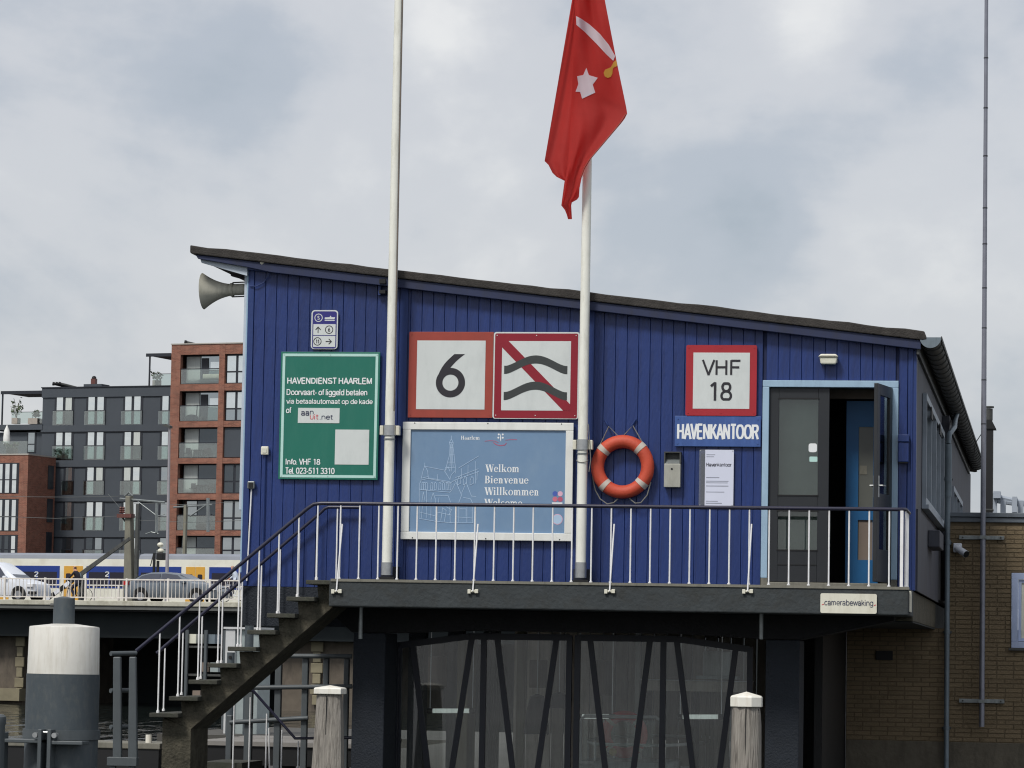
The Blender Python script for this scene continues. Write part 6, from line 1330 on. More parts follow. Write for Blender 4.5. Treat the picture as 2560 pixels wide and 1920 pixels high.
# ================================================================== CYCLISTS
def skin_person(name, label, fr, xl, yl, z0, J, E, cols_, face=1):
    t = fthing(name, label, 'person', fr, xl=xl, yl=yl, zl_=z0)
    names = list(J); me = bpy.data.meshes.new('body'); me.from_pydata([J[k_][0] for k_ in names], [(names.index(a), names.index(b)) for a, b in E], [])
    ob = bpy.data.objects.new('tmp', me); col.objects.link(ob); sm = ob.modifiers.new('s', 'SKIN'); sm.use_smooth_shade = True
    for i, k_ in enumerate(names): me.skin_vertices[0].data[i].radius = (J[k_][1], J[k_][1]); me.skin_vertices[0].data[i].use_root = (k_ == 'pelvis')
    su = ob.modifiers.new('u', 'SUBSURF'); su.levels = 1; su.render_levels = 1
    dg_ = bpy.context.evaluated_depsgraph_get(); m2 = bpy.data.meshes.new_from_object(ob.evaluated_get(dg_)); bpy.data.objects.remove(ob)
    vs = [v.co.copy() for v in m2.vertices]; fs = [tuple(p.vertices) for p in m2.polygons]; bpy.data.meshes.remove(m2)
    mb = MB(); mb.v = vs; mb.f = fs; mats = ['skin', cols_['top'], cols_['legs'], cols_['hair'], 'black']; idx = {'skin': 0, 'top': 1, 'legs': 2, 'hair': 3, 'shoe': 4}
    for f in fs:
        c_ = sum((vs[i] for i in f), Vector())/len(f); best = min(names, key=lambda k_: (Vector(J[k_][0])-c_).length-J[k_][1]*.5); kk = J[best][2]
        if kk == 'head': kk = 'hair' if (c_.z > J[best][0][2]+.03 or (c_.x-J[best][0][0])*face < -.03) else 'skin'
        mb.m.append(idx[kk])
    mb.build('body', mats, t, smooth=True, angle=80); return t
def rider(lean):
    J = {'pelvis': ((0, 0, .98), .14, 'legs'), 'waist': ((.05*lean, 0, 1.16), .13, 'top'), 'chest': ((.16*lean, 0, 1.36), .155, 'top'), 'neck': ((.22*lean, 0, 1.53), .06, 'skin'), 'head': ((.26*lean, 0, 1.66), .10, 'head'), 'crown': ((.25*lean, 0, 1.74), .085, 'head')}
    E = [('pelvis', 'waist'), ('waist', 'chest'), ('chest', 'neck'), ('neck', 'head'), ('head', 'crown')]
    for s_, nm in ((-1, 'l'), (1, 'r')):
        k_ = (.36, .62) if s_ < 0 else (.30, .74)
        J.update({nm+'sho': ((.19*lean, .19*s_, 1.43), .07, 'top'), nm+'elb': ((.36*lean, .24*s_, 1.22), .05, 'top'), nm+'wri': ((.56*lean, .22*s_, 1.08), .038, 'skin'), nm+'hnd': ((.62*lean, .22*s_, 1.06), .042, 'skin'),
            nm+'hip': ((.05*lean, .10*s_, .92), .11, 'legs'), nm+'kne': ((k_[0]*lean, .11*s_, k_[1]+.02), .075, 'legs'), nm+'ank': ((.14*lean if s_ < 0 else .22*lean, .11*s_, .20 if s_ < 0 else .40), .05, 'legs'), nm+'toe': ((.30*lean if s_ < 0 else .38*lean, .12*s_, .16 if s_ < 0 else .38), .04, 'shoe')})
        E += [('chest', nm+'sho'), (nm+'sho', nm+'elb'), (nm+'elb', nm+'wri'), (nm+'wri', nm+'hnd'), ('pelvis', nm+'hip'), (nm+'hip', nm+'kne'), (nm+'kne', nm+'ank'), (nm+'ank', nm+'toe')]
    return J, E
def bicycle(label, fr, xl, yl, z0, lean, mat):
    t = fthing('bicycle', label, 'bicycle', fr, xl=xl, yl=yl, zl_=z0)
    for x in (-.42, .66):
        c_ = (x*lean, 0, .34); wh = MB().tube([(c_[0]+.33*math.cos(a*math.pi/12), 0, c_[2]+.33*math.sin(a*math.pi/12)) for a in range(24)], .018, 6, True).build('wheel', 'tyre', t)
        sp_ = MB()
        for a in range(6): sp_.cyl((c_[0]-.32*math.cos(a*math.pi/6), 0, c_[2]-.32*math.sin(a*math.pi/6)), (c_[0]+.32*math.cos(a*math.pi/6), 0, c_[2]+.32*math.sin(a*math.pi/6)), .004, n=4)
        sp_.build('spokes', 'rim', wh)
    f_ = MB()
    for a, b in (((-.42, .34), (.12, .30)), ((-.42, .34), (-.08, .82)), ((.12, .30), (-.1, .92)), ((.12, .30), (.52, .86)), ((-.06, .76), (.52, .84)), ((.66, .34), (.50, .98))): f_.cyl((a[0]*lean, 0, a[1]), (b[0]*lean, 0, b[1]), .018, n=6)
    f_.build('frame', mat, t); MB().box(-.22*lean, .04*lean, -.07, .07, .9, .95).build('saddle', 'black', t, bevel=.02)
    MB().tube([(.60*lean, -.24, 1.04), (.50*lean, -.12, 1.02), (.50*lean, .12, 1.02), (.60*lean, .24, 1.04)], .014, 6).build('handlebar', 'black', t); return t
ya = 1.0
xa_ = BR.q(592, 1480, ya).x; J, E = rider(-1); skin_person('person', 'cyclist in a pale blue shirt and dark trousers riding on the bridge', BR, xa_, ya, ZB, J, E, {'top': 'shirt', 'legs': 'navy', 'hair': 'hair_grey'}, -1)
bicycle('white bicycle ridden by the cyclist in the pale shirt', BR, xa_, ya, ZB, -1, 'van_white')
ya = 2.2
xa_ = BR.q(197, 1480, ya).x; J, E = rider(-1); skin_person('person', 'cyclist in a dark jacket riding before the yellow train doors', BR, xa_, ya, ZB-.05, J, E, {'top': 'dark_jacket', 'legs': 'jeans', 'hair': 'hair'}, -1)
bicycle('dark bicycle ridden by the cyclist in the dark jacket', BR, xa_, ya, ZB-.05, -1, 'black')
# ================================================================== TRAIN
TR = Frame(300, 1400, 190.0, AF)
def train_car(label, a0, a1, segs, doors, nums):
    x0, x1 = TR.q(a0, 1440).x, TR.q(a1, 1440).x
    zr_, z1_, z2_ = TR.q(300, 1383).z, TR.q(300, 1398).z, TR.q(300, 1416).z; z3 = TR.q(300, 1471).z; z4 = TR.q(300, 1500).z
    t = fthing('train_carriage', label, 'train', TR, 'carriages of the train', xl=(x0+x1)/2); ox = (x0+x1)/2
    x0 -= ox; x1 -= ox
    pf = [(0, z4-1.0), (.0, z1_), (.06, z1_+.2), (.22, zr_-.06), (.6, zr_), (2.3, zr_), (2.68, zr_-.06), (2.84, z1_+.2), (2.9, z1_), (2.9, z4-1.0)]
    MB().prismx([(y, z) for y, z in pf[:2]]+[(.02, z1_+.001), (2.88, z1_+.001)]+pf[-2:], x0, x1).build('body', 'train_white', t)
    MB().prismx([(y, z+.002) for y, z in pf[1:-1]], x0+.02, x1-.02).build('roof', 'train_roof', t, smooth=True, angle=25)
    for s0, s1 in segs:
        b0, b1 = TR.q(s0, 1440).x-ox, TR.q(s1, 1440).x-ox
        pnl = MB().box(b0, b1, -.02, -.002, z3, z2_).build('blue_panel', 'train_blue', t)
        zt2, zb2 = z2_-(z2_-z3)*.27, z3+.08; nwn = max(1, round((b1-b0)/1.5))
        for i in range(nwn): MB().box(b0+.12+(b1-b0-.24)*i/nwn+.05, b0+.12+(b1-b0-.24)*(i+1)/nwn-.05, -.028, -.021, zb2, zt2).build('window', 'train_window', pnl)
    for s0, s1 in doors:
        b0, b1 = TR.q(s0, 1440).x-ox, TR.q(s1, 1440).x-ox; m_ = (b0+b1)/2
        for c0, c1 in ((b0, m_-.015), (m_+.015, b1)):
            d_ = MB().box(c0, c1, -.025, -.002, z4-.3, z2_).build('door', 'train_yellow', t); MB().prism(rounded(c0+.14, c1-.14, z3+.12, z2_-.42, .08), -.033, -.026).build('window', 'train_window', d_)
    for s0 in nums:
        b0 = TR.q(s0, 1440).x-ox; text('2', 'letter_white', t, b0-.13, b0+.15, TR.q(s0, 1441).z, TR.q(s0, 1429).z, -.036, .02, 'class_number')
    for xx_ in (x0+1.2, x1-1.2):
        MB().cyl((xx_, .3, z4-1.2), (xx_, 2.6, z4-1.2), .42, n=16).build('wheelset', 'black', t)
train_car('train carriage with yellow doors and blue window bands behind the van', -260, 333, ((36, 149), (216, 330)), ((-25, 23), (160, 207)), (91, 268))
train_car('train carriage with yellow doors and blue window bands behind the silver car', 346, 1500, ((346, 453), (523, 760), (830, 1060), (1130, 1400)), ((465, 512), (770, 818), (1072, 1118)), ())
MB_ = fthing('railway_embankment', 'dark railway embankment carrying the train', 'embankment', TR); MB().box(TR.q(-600, 1500).x, TR.q(2200, 1500).x, -2.5, 8, 0, TR.q(300, 1500).z-1.65).build('bank', 'bridge_dark', MB_)
# ================================================================== MASTS, LAMP POST, BARRIER, SIGNAL, WIRES
FM = Frame(325, 1480, 172.0, AF)
mst = fthing('catenary_mast', 'grey concrete railway mast with brown insulator shelf and cross arm', 'mast', FM)
q0, q1 = FM.q(313, 1480), FM.q(337, 1480); m0, m1 = FM.q(318, 1240), FM.q(329, 1240)
MB().prism([(q0.x, 4.4), (q1.x, 4.4), (m1.x, m1.z), (m0.x, m0.z)], -.22, .22).build('shaft', 'concrete_mast', mst, bevel=.04)
MB().box(q1.x-.02, q1.x+.14, -.1, .1, 4.4, FM.q(335, 1260).z).build('conduit', 'zinc_dark', mst)
a_ = FM.q(300, 1289); b_ = FM.q(336, 1289); MB().box(a_.x, b_.x, -.35, .05, a_.z-.12, a_.z+.08).build('shelf', 'insulator', mst)
for px_ in (305, 312): c_ = FM.q(px_, 1287); MB().lathe([(.06, 0), (.09, .05), (.05, .1), (.09, .15), (.05, .2), (.08, .26), (.03, .34)], (c_.x, -.15, c_.z+.08), n=10).build('insulator', 'insulator', mst, smooth=True)
MB().tube([FM.q(300, 1247), FM.q(412, 1256)], .06, 6).build('cross_arm', 'galv', mst); MB().tube([FM.q(340, 1250), FM.q(393, 1290), FM.q(412, 1286)], .022, 5).build('stay', 'galv', mst)
MB().tube([FM.q(392, 1258), FM.q(391, 1332)], .075, 6).build('dropper', 'galv', mst); MB().tube([FM.q(364, 1335), FM.q(378, 1330), FM.q(396, 1334)], .03, 5).build('registration_arm', 'galv', mst)
MB().tube([FM.q(312, 1240), FM.q(322, 1231), FM.q(332, 1240)], .05, 6).build('top_bracket', 'galv', mst); MB().tube([FM.q(306, 1294), FM.q(320, 1312)], .05, 6).build('strut', 'zinc_dark', mst)
FM2 = Frame(458, 1300, 196.0, AF)
ms2 = fthing('catenary_mast', 'thin grey railway mast standing before the brick tower', 'mast', FM2)
q0, q1 = FM2.q(456, 1480), FM2.q(462, 1480); MB().box(q0.x, q1.x, -.12, .12, 4.4, FM2.q(458, 1262).z).build('shaft', 'concrete_mast', ms2)
MB().tube([FM2.q(434, 1268), FM2.q(530, 1262)], .05, 6).build('cross_arm', 'galv', ms2); MB().tube([FM2.q(520, 1245), FM2.q(520, 1330)], .10, 6).build('dropper', 'galv', ms2); MB().tube([FM2.q(476, 1290), FM2.q(516, 1262)], .05, 5).build('stay', 'galv', ms2)
wz = fthing('overhead_wires', 'thin railway overhead wires strung between the masts', 'wires', FM)
for pts in (((-40, 1238), (60, 1242), (180, 1243), (318, 1240)), ((335, 1258), (470, 1262), (640, 1252)), ((270, 1235), (302, 1272)), ((-40, 1290), (140, 1296), (306, 1290)), ((335, 1300), (470, 1306), (640, 1300))):
    MB().tube([FM.q(*p_) for p_ in pts], .012, 5).build('wire', 'wire', wz)
FL = Frame(420, 1430, 166.0, AF)
lm = fthing('street_lamp', 'tall slim pale street lamp with flat head beside the brick tower', 'street lamp', FL)
b_ = FL.q(417, 1480); t_ = FL.q(424, 1070); MB().cyl((b_.x, 0, ZB-.05), (t_.x, 0, t_.z), .10, .055, n=12).build('post', 'lamp_post', lm, smooth=True)
a_ = FL.q(408, 1062); c_ = FL.q(428, 1066); MB().prism([(a_.x, a_.z-.05), (c_.x, c_.z-.10), (c_.x, c_.z+.02), (a_.x+.2, a_.z+.04)], -.14, .14).build('head', 'zinc_dark', lm)
FB = Frame(205, 1440, 165.0, AF)
ba = fthing('barrier_arm', 'raised slanting grey barrier arm with striped lower end on the bridge', 'barrier', FB)
def barbar(p0, p1, w0, w1, mat, nm, par, y=0.0, th=.1):
    a, b = Vector((p0.x, p0.z)), Vector((p1.x, p1.z)); d = (b-a).normalized(); n_ = Vector((-d.y, d.x)); q_ = [a-n_*w0, b-n_*w1, b+n_*w1, a+n_*w0]
    MB().prism([(v.x, v.y) for v in q_], y-th/2, y+th/2).build(nm, mat, par)
A, B_ = FB.q(112, 1502), FB.q(200, 1437); D_ = FB.q(325, 1346)
for i in range(7): s0, s1 = i/7, (i+1)/7; barbar(A+(B_-A)*s0, A+(B_-A)*s1, .10, .10, 'black' if i % 2 else 'van_white', 'stripe', ba)
barbar(B_, D_, .11, .075, 'zinc_dark', 'arm', ba); MB().lathe([(.02, -.1), (.2, -.1), (.22, 0), (.2, .1), (.02, .1)], FB.q(197, 1441), (0, 1, 0), 16).build('hub', 'zinc', ba, smooth=True)
MB().box(FB.q(193, 1500).x, FB.q(201, 1500).x, .1, .5, ZB-.05, FB.q(197, 1445).z).build('stand', 'zinc_dark', ba)
FS = Frame(398, 1400, 184.0, AF)
sg = fthing('railway_signal', 'dark railway signal cluster with white lamp hoods before the train', 'signal', FS)
for px_, y0, y1 in ((386, 1383, 1490), (395, 1402, 1490)): a_ = FS.q(px_, y0); MB().box(a_.x-.06, a_.x+.06, -.06, .06, 5.6, a_.z).build('post', 'black', sg)
q = FS.rect(394, 411, 1382, 1400); MB().box(q[0], q[1], -.2, .2, q[2], q[3]).build('box', 'black', sg, bevel=.04)
for px_, py_ in ((401, 1362), (402, 1377)): c_ = FS.q(px_, py_); MB().ball(c_, .17, 8, 1.1, 1, .8).build('lamp_hood', 'cream', sg, smooth=True)
MB().tube([FS.q(376, 1415), FS.q(384, 1384)], .03, 5).build('stay', 'zinc_dark', sg)

# ================================================================== APARTMENT BLOCKS
AP = Frame(500, 1300, 292.0, AF)
def window(par, fr, x0, x1, y0, y1, yl, cols_=2, mats=('pane_bright',), rail=True, frac=.55, nm='window', gap=.10, tilt=None):
    a, b, z0, z1 = fr.rect(x0, x1, y0, y1, yl)
    w_ = MB().box(a-.10, b+.10, yl-.03, yl-.002, z0-.06, z1+.10).build(nm, 'apt_frame', par)
    pw_ = (b-a)/cols_
    zs_ = z0+(z1-z0)*(1-frac)
    for i in range(cols_):
        mt = mats[i % len(mats)]
        MB().box(a+pw_*i+gap/2, a+pw_*(i+1)-gap/2, yl-.055, yl-.031, zs_+.05, z1).build('pane', mt, w_)
        MB().box(a+pw_*i+gap/2, a+pw_*(i+1)-gap/2, yl-.055, yl-.031, z0, zs_-.05).build('pane', mt, w_)
    if rail:
        MB().box(a-.22, b+.06, yl-.13, yl-.10, z0-.12, zs_).build('glass_rail', 'glass_balustrade', w_); MB().box(a-.24, b+.08, yl-.15, yl-.08, zs_+.001, zs_+.05).build('rail_cap', 'apt_frame', w_)
    return w_
M['glass_balustrade'] = thin_glass('glass_balustrade', .12, (.80, .86, .84), .03)
def mpt(*m): return m
# brick tower
tw = fthing('brick_tower', 'tall red brick apartment tower with stacked loggias behind the office corner', 'building', AP)
X0, X1 = AP.q(423, 1100).x, AP.q(780, 1100).x; ZT = AP.q(500, 860).z
colsA = [(446, 543), (557, 640)]; rowsT = [(886, 960), (977, 1053), (1068, 1145), (1159, 1234), (1249, 1326), (1339, 1400)]
xs = [X0]; rcols = []
for c0, c1 in colsA: rcols.append((AP.q(c0, 1100).x, AP.q(c1, 1100).x))
rcols.append((rcols[1][1]+.6, X1-.6))
rrows = [(AP.q(500, b).z, AP.q(500, a).z) for a, b in rowsT]
# piers and bands leave real openings
prev = X0
for i, (a, b) in enumerate(rcols): MB().box(prev, a, 0, .45, 4.6, ZT-.02).build('pier', 'apt_brick', tw); prev = b
MB().box(prev, X1, 0, .45, 4.6, ZT-.02).build('pier', 'apt_brick', tw)
for (a, b) in rcols:
    zz_ = ZT-.02
    for z0_, z1_ in rrows: MB().box(a, b, .02, .45, z1_, zz_).build('spandrel', 'apt_brick', tw); zz_ = z0_
    MB().box(a, b, .02, .45, 4.6, zz_).build('spandrel', 'apt_brick', tw)
MB().box(X0, X1, 2.0, 14, 4.6, ZT-.03).build('core', 'apt_dark', tw); MB().box(X0, X0+.4, .451, 14, 4.6, ZT-.025).build('side_wall', 'apt_brick', tw); MB().box(X1-.005, X1+.03, .451, 14.02, 4.6, ZT-.025).build('side_wall', 'apt_brick', tw)
MB().box(X0-.05, X1, -.06, 14.1, ZT-.019, ZT+.08).build('parapet_cap', 'apt_concrete', tw)
for z0_, z1_ in rrows: MB().box(X0+.41, X1-.1, .46, 1.99, z0_-.28, z0_-.001).build('floor_slab', 'apt_concrete', tw)
rnd = random.Random(3)
for ci, (a, b) in enumerate(rcols):
    for ri, (z0_, z1_) in enumerate(rrows):
        if ci == 0:                                   # loggia: back wall, sliding window, glass front
            mts = [('curtain', 'pane_mid'), ('curtain', 'pane_mid'), ('curtain', 'pane_dark'), ('curtain', 'pane_dark'), ('pane_mid', 'pane_dark'), ('curtain', 'pane_dark')][ri]
            m_ = a+(b-a)*.4
            lg = MB().box(a+.05, b-.05, 1.03, 1.06, z0_, z1_).build('loggia', 'apt_frame', tw)
            MB().box(a+.12, m_-.05, 0.98, 1.02, z0_+.05, z1_-.1).build('pane', mts[0], lg); MB().box(m_+.05, b-.12, 0.98, 1.02, z0_+.05, z1_-.1).build('pane', mts[1], lg)
            if ri < 2: MB().box(a+(b-a)*.66, b-.15, 0.9, 0.97, z0_+(z1_-z0_)*.45, z1_-.6).build('pane', 'pane_bright', lg); MB().box(a+(b-a)*.43, a+(b-a)*.6, 0.9, 0.97, z0_+.1, z1_-.25).build('pane', 'apt_frame', lg)
            zr_ = z0_+(z1_-z0_)*(.50 if ri < 2 else .48)
            fr_ = MB().box(a+.04, b-.04, .10, .16, zr_, zr_+.08).build('rail_cap', 'apt_frame', tw)
            MB().box(a+.06, b-.06, .115, .145, z0_+.05, zr_-.001).build('glass_rail', 'glass_balustrade', fr_)
            MB().box(a+.02, b-.02, .16, .2, z0_+.0, z0_+.12).build('base_rail', 'apt_frame', fr_)
        else:
            n3 = 3; pw_ = (b-a)/n3; wn2 = MB().box(a+.03, b-.03, .30, .34, z0_+.02, z1_-.02).build('window', 'apt_frame', tw)
            mt = ['pane_bright', 'pane_bright', 'shade', 'pane_dark', 'pane_mid', 'pane_mid'][ri]
            zm_ = z0_+(z1_-z0_)*.4
            for i in range(n3):
                if mt == 'shade':
                    if i == 0: MB().box(a+.06, b-.06, .22, .26, z0_+.08, z1_-.08).build('roller_shade', 'apt_dark', wn2)
                    continue
                MB().box(a+pw_*i+.14, a+pw_*(i+1)-.10, .27, .295, zm_+.08, z1_-.16).build('pane', mt, wn2); MB().box(a+pw_*i+.14, a+pw_*(i+1)-.10, .27, .295, z0_+.1, zm_-.06).build('pane', mt if ri != 1 else 'pane_mid', wn2)
def terrace_set(lab, xl, yl, z, kind):
    t = fthing('terrace_furniture' if kind != 'sofa' else 'terrace_sofa', lab, 'furniture', AP, xl=xl, yl=yl, zl_=z)
    if kind == 'sofa':
        MB().box(-.95, .95, .2, .9, .15, .5).build('seat', 'cushion', t, bevel=.05); MB().box(-.95, .95, .75, .95, .501, .95).build('backrest', 'cushion', t, bevel=.05); MB().box(-1.15, .95, .1, .19, .25, .33).build('base', 'parasol', t)
    elif kind == 'table':
        MB().box(-.6, .5, .3, .9, .72, .77).build('table_top', 'chair', t)
        for x in (-.5, .4):
            for y in (.35, .82): MB().box(x-.03, x+.03, y-.03, y+.03, 0, .719).build('leg', 'chair', t)
        for x in (-1.0, .8): MB().box(x-.22, x+.22, .3, .7, .42, .48).build('chair_seat', 'chair', t); MB().box(x-.22, x+.22, .66, .72, .481, .95).build('chair_back', 'chair', t); MB().cyl((x-.18, .35, 0), (x+.1, .5, .419), .025, n=6).build('chair_leg', 'curtain', t); MB().cyl((x+.18, .35, 0), (x-.1, .5, .419), .025, n=6).build('chair_leg', 'curtain', t)
    else:
        MB().ball((0, .5, .35), .55, 8, 1.2, .6, .55).build('cover', 'chair', t, smooth=True); MB().cyl((.9, .5, 0), (.9, .5, .45), .12, .16, n=10).build('pot', 'pot', t); MB().cyl((.4, .6, 0), (.5, .6, 1.5), .05, n=6).build('stand', 'chair', t)
A0, A1 = rcols[0]
terrace_set('cream sofa on the top loggia of the brick tower', A0+(A1-A0)*.72, .05, rrows[0][0], 'sofa')
terrace_set('covered grill and pots on the second loggia of the brick tower', A0+(A1-A0)*.25, .05, rrows[1][0], 'grill')
terrace_set('dark chair set on the third loggia of the brick tower', A0+(A1-A0)*.42, .05, rrows[2][0], 'table')
terrace_set('garden table with pale-legged chairs on the fourth loggia of the brick tower', A0+(A1-A0)*.58, .05, rrows[3][0], 'table')
terrace_set('dark covered furniture on the fifth loggia of the brick tower', A0+(A1-A0)*.6, .05, rrows[4][0], 'grill')
def flue(lab, px_, py_, n_, ln_, yl, px2):
    a_ = AP.q(px_, py_, yl); b_ = AP.q(px2, py_+9, yl+3)
    t = fthing('roof_flue', lab, 'flue', AP, xl=a_.x, yl=yl, zl_=a_.z-.5)
    for i in range(n_):
        o_ = i*.32; MB().tube([(o_, 0, .5), (o_+.5, .4, .38), (o_+1.2, 1.0, .18), (o_+2.0, 2, .0)], .13, 10).build('duct', 'zinc_dark', t, smooth=True); MB().cyl((o_-.06, -.05, .5), (o_+.12, .06, .47), .17, n=12).build('mouth', 'black', t)
    MB().box(.3, 2.2, 1, 2.4, -.55, -.05).build('base', 'zinc_dark', t)
flue('curved flue pipe lying on the brick tower roof', 463, 855, 1, 2, .8, 490)
# dark grey block
YDk = 7.0
dk = fthing('grey_apartment_block', 'dark grey apartment block with tall paired windows and glass balustrades', 'building', AP)
dx0, dx1 = AP.q(104, 1100, YDk).x, AP.q(430, 1100, YDk).x; dzt = AP.q(250, 968, YDk).z
MB().box(dx0, dx1, YDk, YDk+14, 4.6, dzt-.01).build('wall', 'apt_dark', dk); MB().box(dx0-.05, dx1, YDk-.12, YDk+14, dzt-.9, dzt-.02).build('parapet', 'apt_dark', dk); MB().box(dx0-.1, dx1, YDk-.2, YDk+14.1, dzt-.019, dzt+.07).build('roof_edge', 'apt_frame', dk)
lx0 = AP.q(-60, 1100, YDk).x
zter = AP.q(50, 1064, YDk).z
MB().box(lx0, dx0-.01, YDk+.3, YDk+13, 4.6, zter-.6).build('wing_wall', 'apt_dark', dk)
for b in (1070, 1158, 1245, 1334):
    z = AP.q(260, b, YDk).z; MB().box(dx0-.04, dx1, YDk-.14, YDk-.002, z-.32, z+.28).build('floor_band', 'apt_dark', dk); MB().box(dx0-.02, dx1, YDk-.08, YDk-.003, z-.40, z-.321).build('under_band_strip', 'apt_frame', dk)  # dark strip set under each floor band
pm = [('pane_bright',), ('pane_bright', 'pane_bright'), ('pane_bright',), ('pane_mid', 'pane_bright')]
for ri, (a, b) in enumerate(((989, 1060), (1077, 1147), (1165, 1235), (1254, 1325), (1343, 1402))):
    for ci, (c0, c1) in enumerate(((139, 183), (218, 263), (310, 355), (403, 447))):
        sh = -2.6*ri*.55
        if ci == 0 and ri >= 2: c0, c1 = c0+25, c1+3
        mats = ('pane_bright', 'pane_bright') if (ri+ci) % 3 else ('pane_bright', 'curtain')
        if ri == 4 and ci < 3: mats = ('pane_dark', 'pane_mid') if ci < 2 else ('pane_dark', 'pane_bright')
        if ri == 2 and ci == 2: mats = ('curtain', 'pane_bright')
        if ci == 3 and ri >= 2: mats = ('pane_mid', 'pane_mid')
        window(dk, AP, c0+sh, c1+sh, a, b, YDk, 2 if not (ci == 0 and ri >= 2) else 1, mats, True, .54, gap=.28)
# roof boxes
q = AP.rect(209, 254, 960, 969, YDk+1); vb = fthing('roof_vent', 'square roof vent box with short flue on the grey block', 'vent', AP, xl=q[0], yl=YDk+1, zl_=dzt)
MB().box(0, q[1]-q[0], 0, 1.5, 0, q[3]-dzt).build('box', 'apt_dark', vb); c_ = AP.q(225, 960, YDk+1); MB().box(c_.x-q[0]-.2, c_.x-q[0]+.25, .5, .9, q[3]-dzt+.001, q[3]-dzt+.55).build('stack', 'insulator', vb); MB().ball((c_.x-q[0]+.02, .7, q[3]-dzt+.6), .22, 8).build('cowl', 'black', vb, smooth=True)
flue('group of three curved flue pipes on the grey block roof', 133, 959, 3, 2, YDk+1.0, 180)
# pergolas and terraces
def pergola(lab, fr, xa, xb, yt, yb, ybase, yl, depth, posts):
    a, b = fr.q(xa, yt, yl), fr.q(xb, yt, yl); t = fthing('pergola', lab, 'pergola', fr, xl=a.x, yl=yl, zl_=fr.q(xa, ybase, yl).z)
    zb2 = a.z-fr.q(xa, ybase, yl).z; w_ = b.x-a.x
    MB().box(0, w_, 0, depth, zb2-.1, zb2+.05).build('roof', 'timber', t); MB().box(-.05, w_, -.06, -.001, zb2-.22, zb2+.08).build('fascia', 'apt_frame', t)
    for px_, yy_ in posts: x = fr.q(px_, yt, yl).x-a.x; MB().box(x-.06, x+.06, yy_, yy_+.12, 0, zb2-.101).build('post', 'apt_frame', t)
    MB().box(w_*.25, w_, .1, .14, 1.15, 1.20).build('rail', 'apt_frame', t); MB().box(w_*.25, w_, .11, .13, .1, 1.149).build('glass_rail', 'glass_balustrade', t)
pergola('flat timber pergola over the roof terrace of the grey block', AP, 4, 106, 980, 985, 1062, YDk+.5, 5, ((5, .1), (84, 4.5)))
pergola('small flat pergola between grey block and brick tower', AP, 367, 428, 886, 890, 967, YDk+.5, 5, ((373, .1), (413, 4.0)))
q = AP.rect(-20, 108, 1062, 1075, YDk); MB().box(q[0], q[1], YDk-.2, YDk+6, q[2], q[3]).build('terrace_slab', 'apt_dark', dk)
# left brick block
LBk = 1.5
lk = fthing('brick_corner_block', 'lower red brick apartment block with roof terrace at the left edge', 'building', AP)
b0, b1 = AP.q(-90, 1200, LBk).x, AP.q(69, 1200, LBk).x; lzt = AP.q(30, 1137, LBk).z
MB().box(b0, b1, LBk, LBk+5.0, 4.6, lzt-.02).build('wall', 'apt_brick', lk); MB().box(b0, b1+.05, LBk-.06, LBk+5, lzt-.019, lzt+.1).build('parapet_cap', 'apt_concrete', lk)
for a, b in ((1160, 1232), (1250, 1326), (1340, 1402)): window(lk, AP, -42, 45-(1232-a)*.0-(a-1160)*.02, a, b, LBk, 5, ('pane_bright',) if a < 1330 else ('pane_dark', 'pane_bright', 'pane_dark'), False, .55, gap=.30)
for z in (0, 3.05, 6.1): MB().box(b1+.002, b1+.06, LBk+3.6, LBk+4.6, lzt-2.9-z, lzt-.75-z).build('side_window', 'apt_frame', lk)
z0_ = lzt+.1; MB().box(b0, b1-.2, LBk+.1, LBk+.14, z0_, z0_+1.15).build('terrace_glass', 'glass_balustrade', lk)
pc_ = AP.q(16, 1120, LBk+1.5); ps = fthing('closed_parasol', 'closed white parasol on the roof terrace at the left', 'parasol', AP, xl=pc_.x, yl=LBk+1.5, zl_=lzt+.1)
MB().lathe([(.03, 0), (.04, .9), (.30, 1.0), (.33, 1.5), (.26, 2.2), (.06, 2.65), (.02, 2.75)], (0, 0, 0), n=12).build('canopy', 'parasol', ps, smooth=True); MB().cyl((0, 0, 0), (0, 0, .06), .35, n=14).build('base', 'pot', ps)
def leafy(lab, px_, py_, yl, h, w_, nm='potted_plant', potw=.3):
    c_ = AP.q(px_, py_, yl); t = fthing(nm, lab, 'plant', AP, xl=c_.x, yl=yl, zl_=c_.z)
    MB().box(-potw, potw, -potw, potw, 0, .55).build('planter', 'pot', t); st = MB()
    lv = MB(); rn2 = random.Random(int(px_))
    for i in range(7):
        a = rn2.uniform(0, 6.28); e_ = Vector((math.cos(a)*w_*rn2.uniform(.3, 1), math.sin(a)*w_*.6, .55+h*rn2.uniform(.5, 1))); st.tube([(0, 0, .5), (e_.x*.4, e_.y*.4, .5+(e_.z-.5)*.6), e_], .02, 4)
        for j in range(14):
            c2 = e_*rn2.uniform(.55, 1.0)+Vector((rn2.uniform(-.2, .2), rn2.uniform(-.2, .2), rn2.uniform(-.05, .25))); d1 = Vector((rn2.uniform(-1, 1), rn2.uniform(-1, 1), rn2.uniform(-.5, 1))).normalized()*.14; d2 = d1.orthogonal().normalized()*.06
            lv.add([c2-d1, c2+d2, c2+d1, c2-d2], [(0, 1, 2, 3)])
    st.build('stem', 'timber', t); lv.build('foliage', 'leaf', t)
leafy('tall sparse potted plant on the pergola terrace', 40, 1060, YDk+.9, 1.9, .7); leafy('squat planter with leaves on the pergola terrace', 88, 1061, YDk+.9, .7, .5, potw=.5)
leafy('low bushy planter behind the glass of the left roof terrace', 30, 1136, LBk+.8, .5, .9, potw=.4); leafy('pale leafy planter on the small terrace by the tower', 392, 966, YDk+1.2, .8, .7)
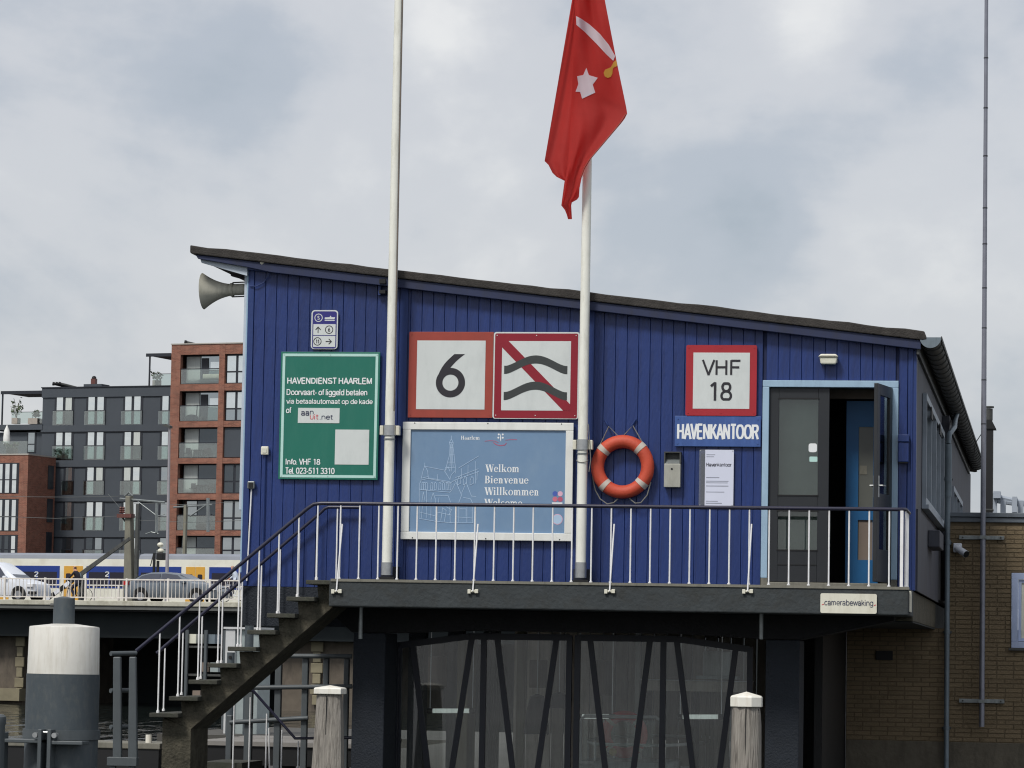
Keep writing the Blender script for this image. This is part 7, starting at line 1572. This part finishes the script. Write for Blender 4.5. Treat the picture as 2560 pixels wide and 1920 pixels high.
# back part of the wing seen above the left terrace
wq = AP.rect(68, 92, 1080, 1135, YDk+.2); window(dk, AP, 70, 88, 1082, 1130, YDk+.28, 1, ('pane_mid',), False, .6, 'terrace_door')
# ================================================================== KIOSK AND STUFF BY THE FAR QUAY
KQ = Frame(600, 1640, 95.0, AF)
q = KQ.rect(563, 642, 1573, 1700); kb = fthing('quay_cabin', 'pale grey utility cabin on the far quay seen through the stair', 'cabin', KQ, xl=q[0], zl_=0)
w_ = q[1]-q[0]; MB().box(0, w_*.30, 0, .9, .4, q[3]).build('front', 'boat_white', kb); MB().box(w_*.302, w_, .1, .9, .4, q[3]).build('body', 'tank', kb); MB().box(-.05, w_+.05, -.05, 1, q[3]+.001, q[3]+.06).build('roof', 'boat_white', kb)
for lab, a0, a1, b0, b1, yl in (('tall grey cylindrical bollard pipe behind the stair balusters', 614, 634, 1525, 1578, -1.0), ('short grey cylindrical pipe low behind the stair balusters', 568, 585, 1631, 1700, -1.4)):
    q = KQ.rect(a0, a1, b0, b1, yl); t = fthing('mooring_pipe', lab, 'pipe', KQ, xl=(q[0]+q[1])/2, yl=yl, zl_=0); MB().cyl((0, 0, -.5), (0, 0, q[3]), (q[1]-q[0])/2, n=16).build('shaft', 'pile_grey', t, smooth=True); MB().cyl((.03, -(q[1]-q[0])/2-.01, q[3]-.14), (.03, -(q[1]-q[0])/2+.02, q[3]-.14), .05, n=10).build('eye', 'black', t)
q = KQ.rect(465, 560, 1575, 1700, 4); rk = fthing('storage_rack', 'dark storage rack with pale crates beyond the stair', 'rack', KQ, xl=q[0], yl=4, zl_=0)
for i in range(3): x = (q[1]-q[0])*i/2; MB().box(x-.04, x+.04, 0, .08, 0, q[3]).build('post', 'frame_grey', rk)
for z in (.35, .6, .85): MB().box(-.04, q[1]-q[0]+.04, .081, .9, q[3]*z-.03, q[3]*z+.03).build('shelf', 'zinc_dark', rk)
for i, (x, z, c_) in enumerate(((.1, .88, 'cushion'), (.45, .63, 'timber'), (.7, .63, 'tank'), (.25, .38, 'timber'), (.6, .88, 'zinc'))): MB().box(x*(q[1]-q[0])-.12, x*(q[1]-q[0])+.14, .1, .6, q[3]*z, q[3]*z+.28).build('crate', c_, rk)
structure(MB().box(KQ.O.x-1.9, KQ.O.x+9, KQ.O.y-1.8, KQ.O.y+9, -1, .42).build('far_quay', 'quay'))
